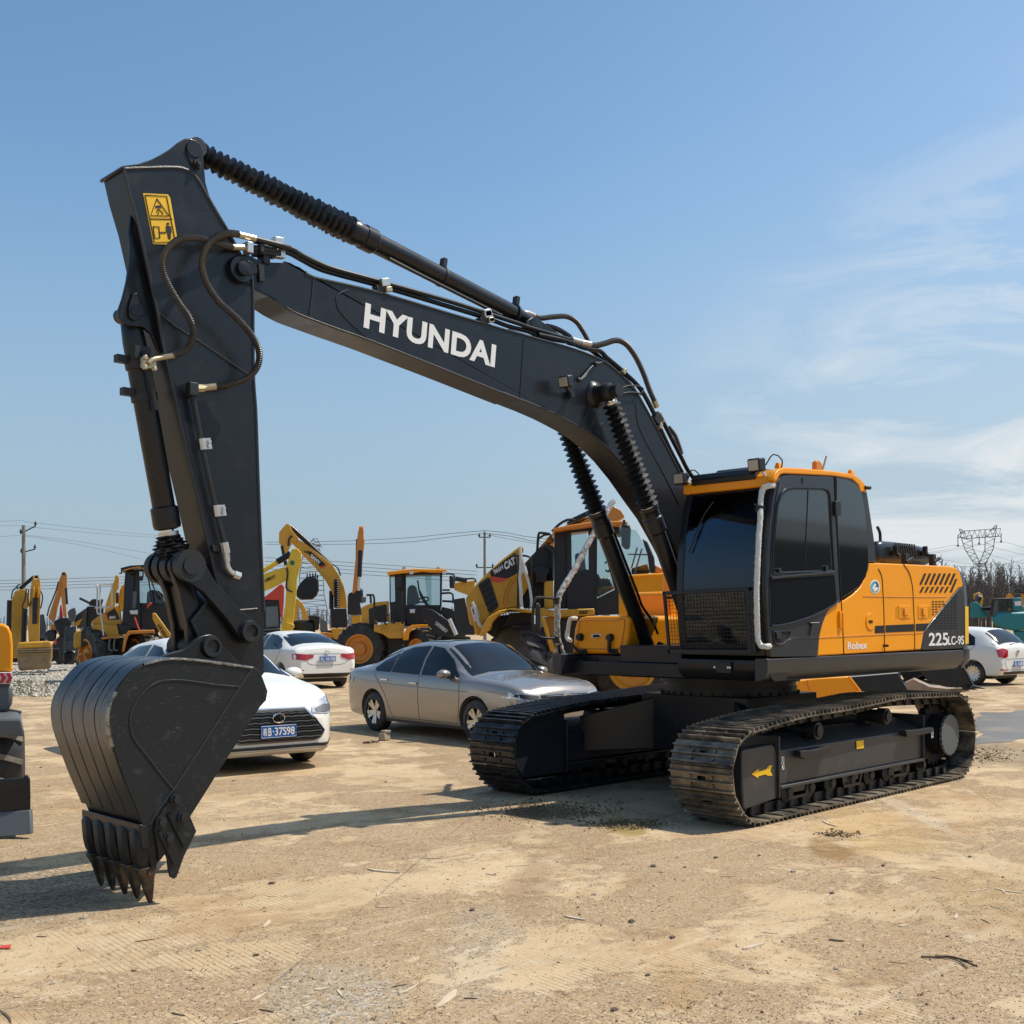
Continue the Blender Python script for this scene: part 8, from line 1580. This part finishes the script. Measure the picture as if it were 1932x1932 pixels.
lattice('pylon', 'slim lattice pylon seen edge on behind the arched yellow boom', [(d2(553, 235), d2(530, 320), 1.0, 7, 5), (d2(505, 290), d2(590, 325), 1, 2.5, 6), (d2(520, 330), d2(516, 560), 6, 9, 10), (d2(525, 730), d2(528, 905), 9, 12, 8), (d2(516, 560), d2(525, 730), 9, 9, 8)], 430, .16, 590)
wires('high voltage wires strung either side of the wide pylon', [[(*q7(1130, 745), 430), (*q7(1300, 715), 450), (*q7(1440, 697), 470), (*q7(1600, 740), 480), (*q7(1800, 800), 500), (*q7(1960, 840), 520)], [(*q7(1130, 765), 430), (*q7(1400, 720), 460), (*q7(1598, 688), 470), (*q7(1760, 725), 480), (*q7(1960, 775), 500)], [(*q7(1200, 765), 430), (*q7(1500, 715), 450), (*q7(1762, 672), 470), (*q7(1960, 720), 500)], [(*q7(1280, 795), 430), (*q7(1500, 830), 450), (*q7(1750, 840), 470), (*q7(1960, 795), 500)], [(*q7(1400, 850), 430), (*q7(1700, 862), 450), (*q7(1960, 870), 470)]], 'steel', .014)
# bare winter wood on the right, and a hazy strip of it elsewhere
def wood(name, u0, u1, vt, depth, n, seed, dd=40, hgt=1.0, mt='bark'):
    random.seed(seed); g = bmesh.new()
    def twig(a, b, r):
        d = (b-a); sd = d.cross(FWD).normalized()*r; sd2 = FWD*r
        for s_ in (sd, sd2):
            v = [g.verts.new(a-s_), g.verts.new(a+s_), g.verts.new(b)]; g.faces.new(v)
    for k in range(n):
        u = random.uniform(u0, u1); dp = depth+random.uniform(-dd, dd); b = at(u, H(u), d=dp); b.z = 0
        ht = at(u, vt, d=depth).z*random.uniform(.62, 1.02)*hgt*(1+.10*noise.noise(V((u*.03, seed, 0)))); ln = V((random.uniform(-.05, .05), random.uniform(-.05, .05), 1))
        twig(b, b+ln*ht, .2*depth/250)
        m_ = 26
        for j in range(m_):
            f = .18+.8*j/m_; p = b+ln*ht*f; L_ = ht*.26*(1-f*.72)*random.uniform(.6, 1.2); a = random.random()*6.28; e = p+V((math.cos(a)*.6, math.sin(a)*.6, random.uniform(.55, 1.1))).normalized()*L_; twig(p, e, .085*depth/250)
            for i in range(3):
                q = p.lerp(e, random.uniform(.3, .95)); a2 = random.random()*6.28; twig(q, q+V((math.cos(a2)*.6, math.sin(a2)*.6, random.uniform(.2, .9)))*L_*random.uniform(.25, .5) , .06*depth/250)
    me = bpy.data.meshes.new(name); g.to_mesh(me); g.free(); me.materials.append(M_[mt]); o = bpy.data.objects.new(name, me); COL.objects.link(o); tag(o, kind='stuff'); return o
M_['bark'] = mat('bare_bark', (.16, .145, .13), .9); M_['barkhaze'] = mat('bare_bark_haze', (.30, .31, .32), .9)  # far bark paler and bluer, air haze put into its colour
wood('bare_wood', 1760, 2080, 1072, 250, 430, 4, 45)
wood('distant_bare_wood', 420, 1000, 1146, 400, 170, 9, 40, 1.0, 'barkhaze'); wood('distant_bare_wood', -80, 420, 1158, 420, 90, 10, 40, 1.0, 'barkhaze'); wood('distant_bare_wood', 960, 1800, 1140, 380, 130, 12, 30, 1.0, 'barkhaze')
# low dark hall standing behind the photographer, mirrored in the door glass
hb = empty('warehouse', 'long low dark warehouse mirrored in the cab door glass', 'warehouse', (-48, 22, 0))
g = MB(); g.bx(-80, -20, 22, 36, 0, 5.0); wpart(g, 'wall', mat('warehouse_wall', (.05, .05, .05), .8), hb)
g = MB(); g.prism([V((-81, 21, 5.0)), V((-81, 29, 7.2)), V((-81, 37, 5.0))], (62, 0, 0)); wpart(g, 'roof', mat('warehouse_roof', (.06, .06, .065), .7), hb)
# ================================================================== RUBBLE, SPLINTERS, TWIGS
q = at(725, 1397, z=0); g = MB(); g.box(q+V((0, 0, .055)), (.16, .11, .10), Matrix.Rotation(.4, 3, 'Z') @ Matrix.Rotation(.08, 3, 'X'), taper=(.92, .85)); g.box(q+V((-.02, .01, .125)), (.12, .09, .035), Matrix.Rotation(.1, 3, 'Z')); o = g.build('rubble_block', M_['brick'], None, .008); tag(o, 'broken pale concrete block lying in front of the champagne car rear wheel', 'block')
q = at(700, 1402, z=0); g = MB(); 
for k in range(9): a = random.random()*6.28; c = q+V((random.gauss(0, .05), random.gauss(0, .05), .015)); g.box(c, (.07, .03, .012), Matrix.Rotation(a, 3, 'Z') @ Matrix.Rotation(random.gauss(0, .3), 3, 'X'))
tag(g.build('bark_scraps', M_['twig']), kind='stuff')
G3_ = K(0, 1900, .72464); G4_ = K(1364, 1900, .72464)
n_sp = 0
def splinter(fn, a, b, w, mt='wood', where='', nm='wood_splinter'):
    A, B_ = at(*fn(*a), z=0), at(*fn(*b), z=0); d = B_-A; L_ = d.length; n = V((-d.y, d.x, 0)).normalized(); g = MB(); w *= 1.35 if mt == 'wood' else .8; h = w*.2
    ring = lambda c, k: [c+n*w*k+V((0, 0, .002)), c-n*w*k+V((0, 0, .002)), c-n*w*k*.8+V((0, 0, h+.002)), c+n*w*k*.7+V((0, 0, h+.002))]
    bend = n*L_*.05*random.uniform(-1, 1); g.loft([ring(A, .15), ring(A.lerp(B_, .25)+bend*.7, .5), ring(A.lerp(B_, .6)+bend, .42), ring(B_, .1)]); o = g.build(nm, M_[mt], None, smooth=False)
    return tag(o, where, 'wood splinter' if nm == 'wood_splinter' else 'twig', 'wood splinters scattered on the concrete' if nm == 'wood_splinter' else 'twigs scattered on the concrete')
SP = [(G3_, (1368, 618), (1490, 632), .03, 'long pale splinter on the open ground between bucket and far track'), (G3_, (1698, 1070), (1622, 1136), .028, 'pale splinter slanting near the bottom edge, largest of the group'), (G3_, (1005, 808), (980, 834), .02, 'short broad chip right of the teeth'), (G3_, (1385, 530), (1420, 530), .018, 'small pale chip above the long splinter'), (G3_, (1725, 592), (1782, 575), .015, 'thin pale splinter right of the long one'),
 (G3_, (1170, 1068), (1228, 1060), .015, 'slim splinter in the lower middle of the ground'), (G3_, (940, 1108), (992, 1078), .016, 'slanting splinter low in the left half'), (G3_, (1256, 1066), (1278, 1094), .012, 'tiny slanting chip beside the slim lower splinter'), (G3_, (1125, 1130), (1166, 1114), .010, 'thin straw bit near the bottom edge'), (G3_, (870, 1192), (935, 1172), .012, 'narrow splinter touching the bottom edge'), (G3_, (1485, 1082), (1560, 1042), .011, 'thin tan straw left of the largest splinter'), (G3_, (990, 716), (1030, 717), .009, 'tiny pale chip in front of the bucket'), (G3_, (1410, 700), (1404, 716), .014, 'short pale chip below the long splinter'), (G3_, (1398, 756), (1450, 758), .014, 'flat pale chip below the short one'), (G3_, (1812, 634), (1845, 640), .016, 'small pale chip right of the thin splinter'), (G3_, (1568, 575), (1648, 576), .008, 'thin straight straw behind the long splinter'), (G3_, (45, 1092), (85, 1094), .008, 'tiny straw at the far lower left'), (G3_, (1045, 1062), (1068, 1056), .018, 'small square chip low in the left half'), (G3_, (150, 378), (186, 378), .008, 'pale straw beside the dozer blade'), (G3_, (125, 462), (290, 436), .014, 'long bark strip between the blade and the bucket'),
 (G4_, (885, 915), (965, 895), .024, 'pale pointed splinter in the lower middle right'), (G4_, (218, 792), (298, 808), .020, 'pale flat splinter right of centre low down'), (G4_, (1180, 436), (1232, 458), .020, 'curled pale chip in front of the near track'), (G4_, (1465, 830), (1502, 824), .016, 'small chip on the right side'), (G4_, (1675, 802), (1684, 782), .014, 'short upright chip near the right edge'), (G4_, (1805, 752), (1858, 768), .008, 'thin straw near the right edge'), (G4_, (1260, 628), (1298, 624), .012, 'small chip on the dusty ground to the right'), (G4_, (0, 606), (90, 601), .009, 'thin straw in the centre of the ground'), (G4_, (1155, 478), (1205, 486), .012, 'pale chip beside the rusty dirt'), (G4_, (1310, 498), (1370, 490), .014, 'splinter right of the rusty dirt'), (G4_, (1148, 540), (1205, 553), .008, 'thin straw below the near track'), (G4_, (1250, 606), (1345, 608), .007, 'long fine straw on the right side'), (G4_, (950, 850), (1015, 858), .007, 'fine straw above the pointed splinter'), (G4_, (1730, 700), (1800, 690), .010, 'pale twig in the straw heap'), (G4_, (1820, 690), (1925, 708), .012, 'long pale splinter in the straw heap'), (G4_, (1850, 692), (1862, 708), .010, 'short stub in the straw heap'), (G4_, (640, 418), (760, 446), .008, 'thin straw right under the front of the near track') , (G4_, (1050, 494), (1080, 490), .012, 'tiny chip in front of the yellow arrow')]
random.seed(21)
for fn, a, b, w_, lb in SP: splinter(fn, a, b, w_, 'wood', lb)
TW = [(G3_, (500, 888), (578, 878), .012, 'dark twig low in front of the bucket'), (G3_, (640, 1152), (690, 1164), .016, 'dark rusty twig near the bottom edge'), (G3_, (965, 1140), (1020, 1150), .016, 'brown twig right of the rusty one'), (G3_, (488, 995), (510, 996), .014, 'short dark twig at lower left'), (G3_, (0, 1145), (42, 1192), .02, 'thick dark twig in the bottom left corner'), (G3_, (1458, 1058), (1520, 1045), .014, 'brown twig left of the tan straw'), (G3_, (1728, 1098), (1780, 1100), .016, 'brown twig right of the largest splinter'), (G3_, (135, 868), (175, 869), .014, 'flat brown chip at the left'), (G3_, (303, 310), (304, 312), .0, ''), (G4_, (1425, 962), (1498, 970), .008, 'thin brown twig on the right'), (G4_, (1770, 802), (1808, 822), .010, 'dark twig near the right edge'), (G4_, (1585, 645), (1630, 655), .010, 'dark twig on the right'), (G4_, (1205, 880), (1262, 886), .03, 'flat dark clod lower right'), (G4_, (800, 644), (865, 646), .007, 'fine dark twig in the centre right'), (G4_, (298, 578), (320, 580), .010, 'short dark twig at centre')]
for fn, a, b, w_, lb in TW:
    if w_: splinter(fn, a, b, w_, 'twig', lb, 'twig')
for i, pts in enumerate(([(1548, 944), (1610, 946), (1680, 950), (1735, 970), (1758, 980)], [(1548, 946), (1640, 950), (1690, 965), (1722, 990)], [(1600, 946), (1660, 948), (1700, 958), (1740, 968)])):
    g = MB(); g.tube([at(*G4_(*p), z=0)+V((0, 0, .004+.003*i)) for p in pts], .0035, 5, step=.02, jag=.4); o = g.build('twig', M_['twig'], None); tag(o, ('long dark straw stalk bent at its right end', 'forked dark stalk under the bent one', 'short dark stalk across the bent pair')[i], 'twig', 'twigs scattered on the concrete')
q = [at(*G3_(*p), z=0)+V((0, 0, .005)) for p in ((2, 906), (42, 902), (38, 914), (4, 916))]; g = MB(); g.prism(q, (0, 0, .004)); tag(g.build('red_scrap', M_['red'], None, smooth=False), 'small red plastic scrap at the left edge of the ground', 'plastic scrap')
# stones scattered singly
ST = [(G3_, 310, 800), (G3_, 1012, 670), (G3_, 955, 938), (G3_, 740, 920), (G3_, 870, 288), (G3_, 1436, 292), (G3_, 330, 255), (G3_, 152, 237), (G3_, 182, 308), (G3_, 195, 1043), (G3_, 1760, 770), (G4_, 550, 606), (G4_, 580, 628), (G4_, 1408, 604), (G4_, 1218, 706), (G4_, 1072, 626), (G4_, 668, 610), (G4_, 784, 574), (G4_, 330, 712), (G4_, 622, 872), (G4_, 530, 1012), (G4_, 1035, 886), (G4_, 1730, 570), (G4_, 470, 812), (G4_, 1232, 988), (G4_, 405, 1142), (G4_, 945, 566), (G4_, 640, 572)]
NB_ = [(fn(*[(p+q_)/2 for p, q_ in zip(a, b)]), lb) for fn, a, b, w_, lb in SP+TW if lb]
seen_ = {}
for k, (fn, x, y) in enumerate(ST):
    uv_ = fn(x, y); q = at(*uv_, z=0); r = random.uniform(.010, .020); g = MB(); g.ball(q+V((0, 0, r*.25)), r, (1.3, .9, .55), 7); o = g.build('stone', M_['twig'] if k % 3 else M_['brick'], None, smooth=False)
    for v_ in o.data.vertices: v_.co += V((noise.noise(v_.co*90), noise.noise(v_.co*90+V((5, 5, 5))), 0))*r*.5
    c_ = sorted(NB_, key=lambda t: (t[0][0]-uv_[0])**2+((t[0][1]-uv_[1])*1.5)**2)
    for (nu, nv), lb in c_:
        du, dv = uv_[0]-nu, uv_[1]-nv; wd = ('right of' if du > 0 else 'left of') if abs(du) > abs(dv)*1.2 else ('in front of' if dv > 0 else 'behind')
        key = (wd, lb)
        if key not in seen_: seen_[key] = 1; break
    short = ' '.join(lb.split()[:9]); tag(o, 'small dark stone '+wd+' the '+short, 'stone', 'small stones scattered on the concrete')
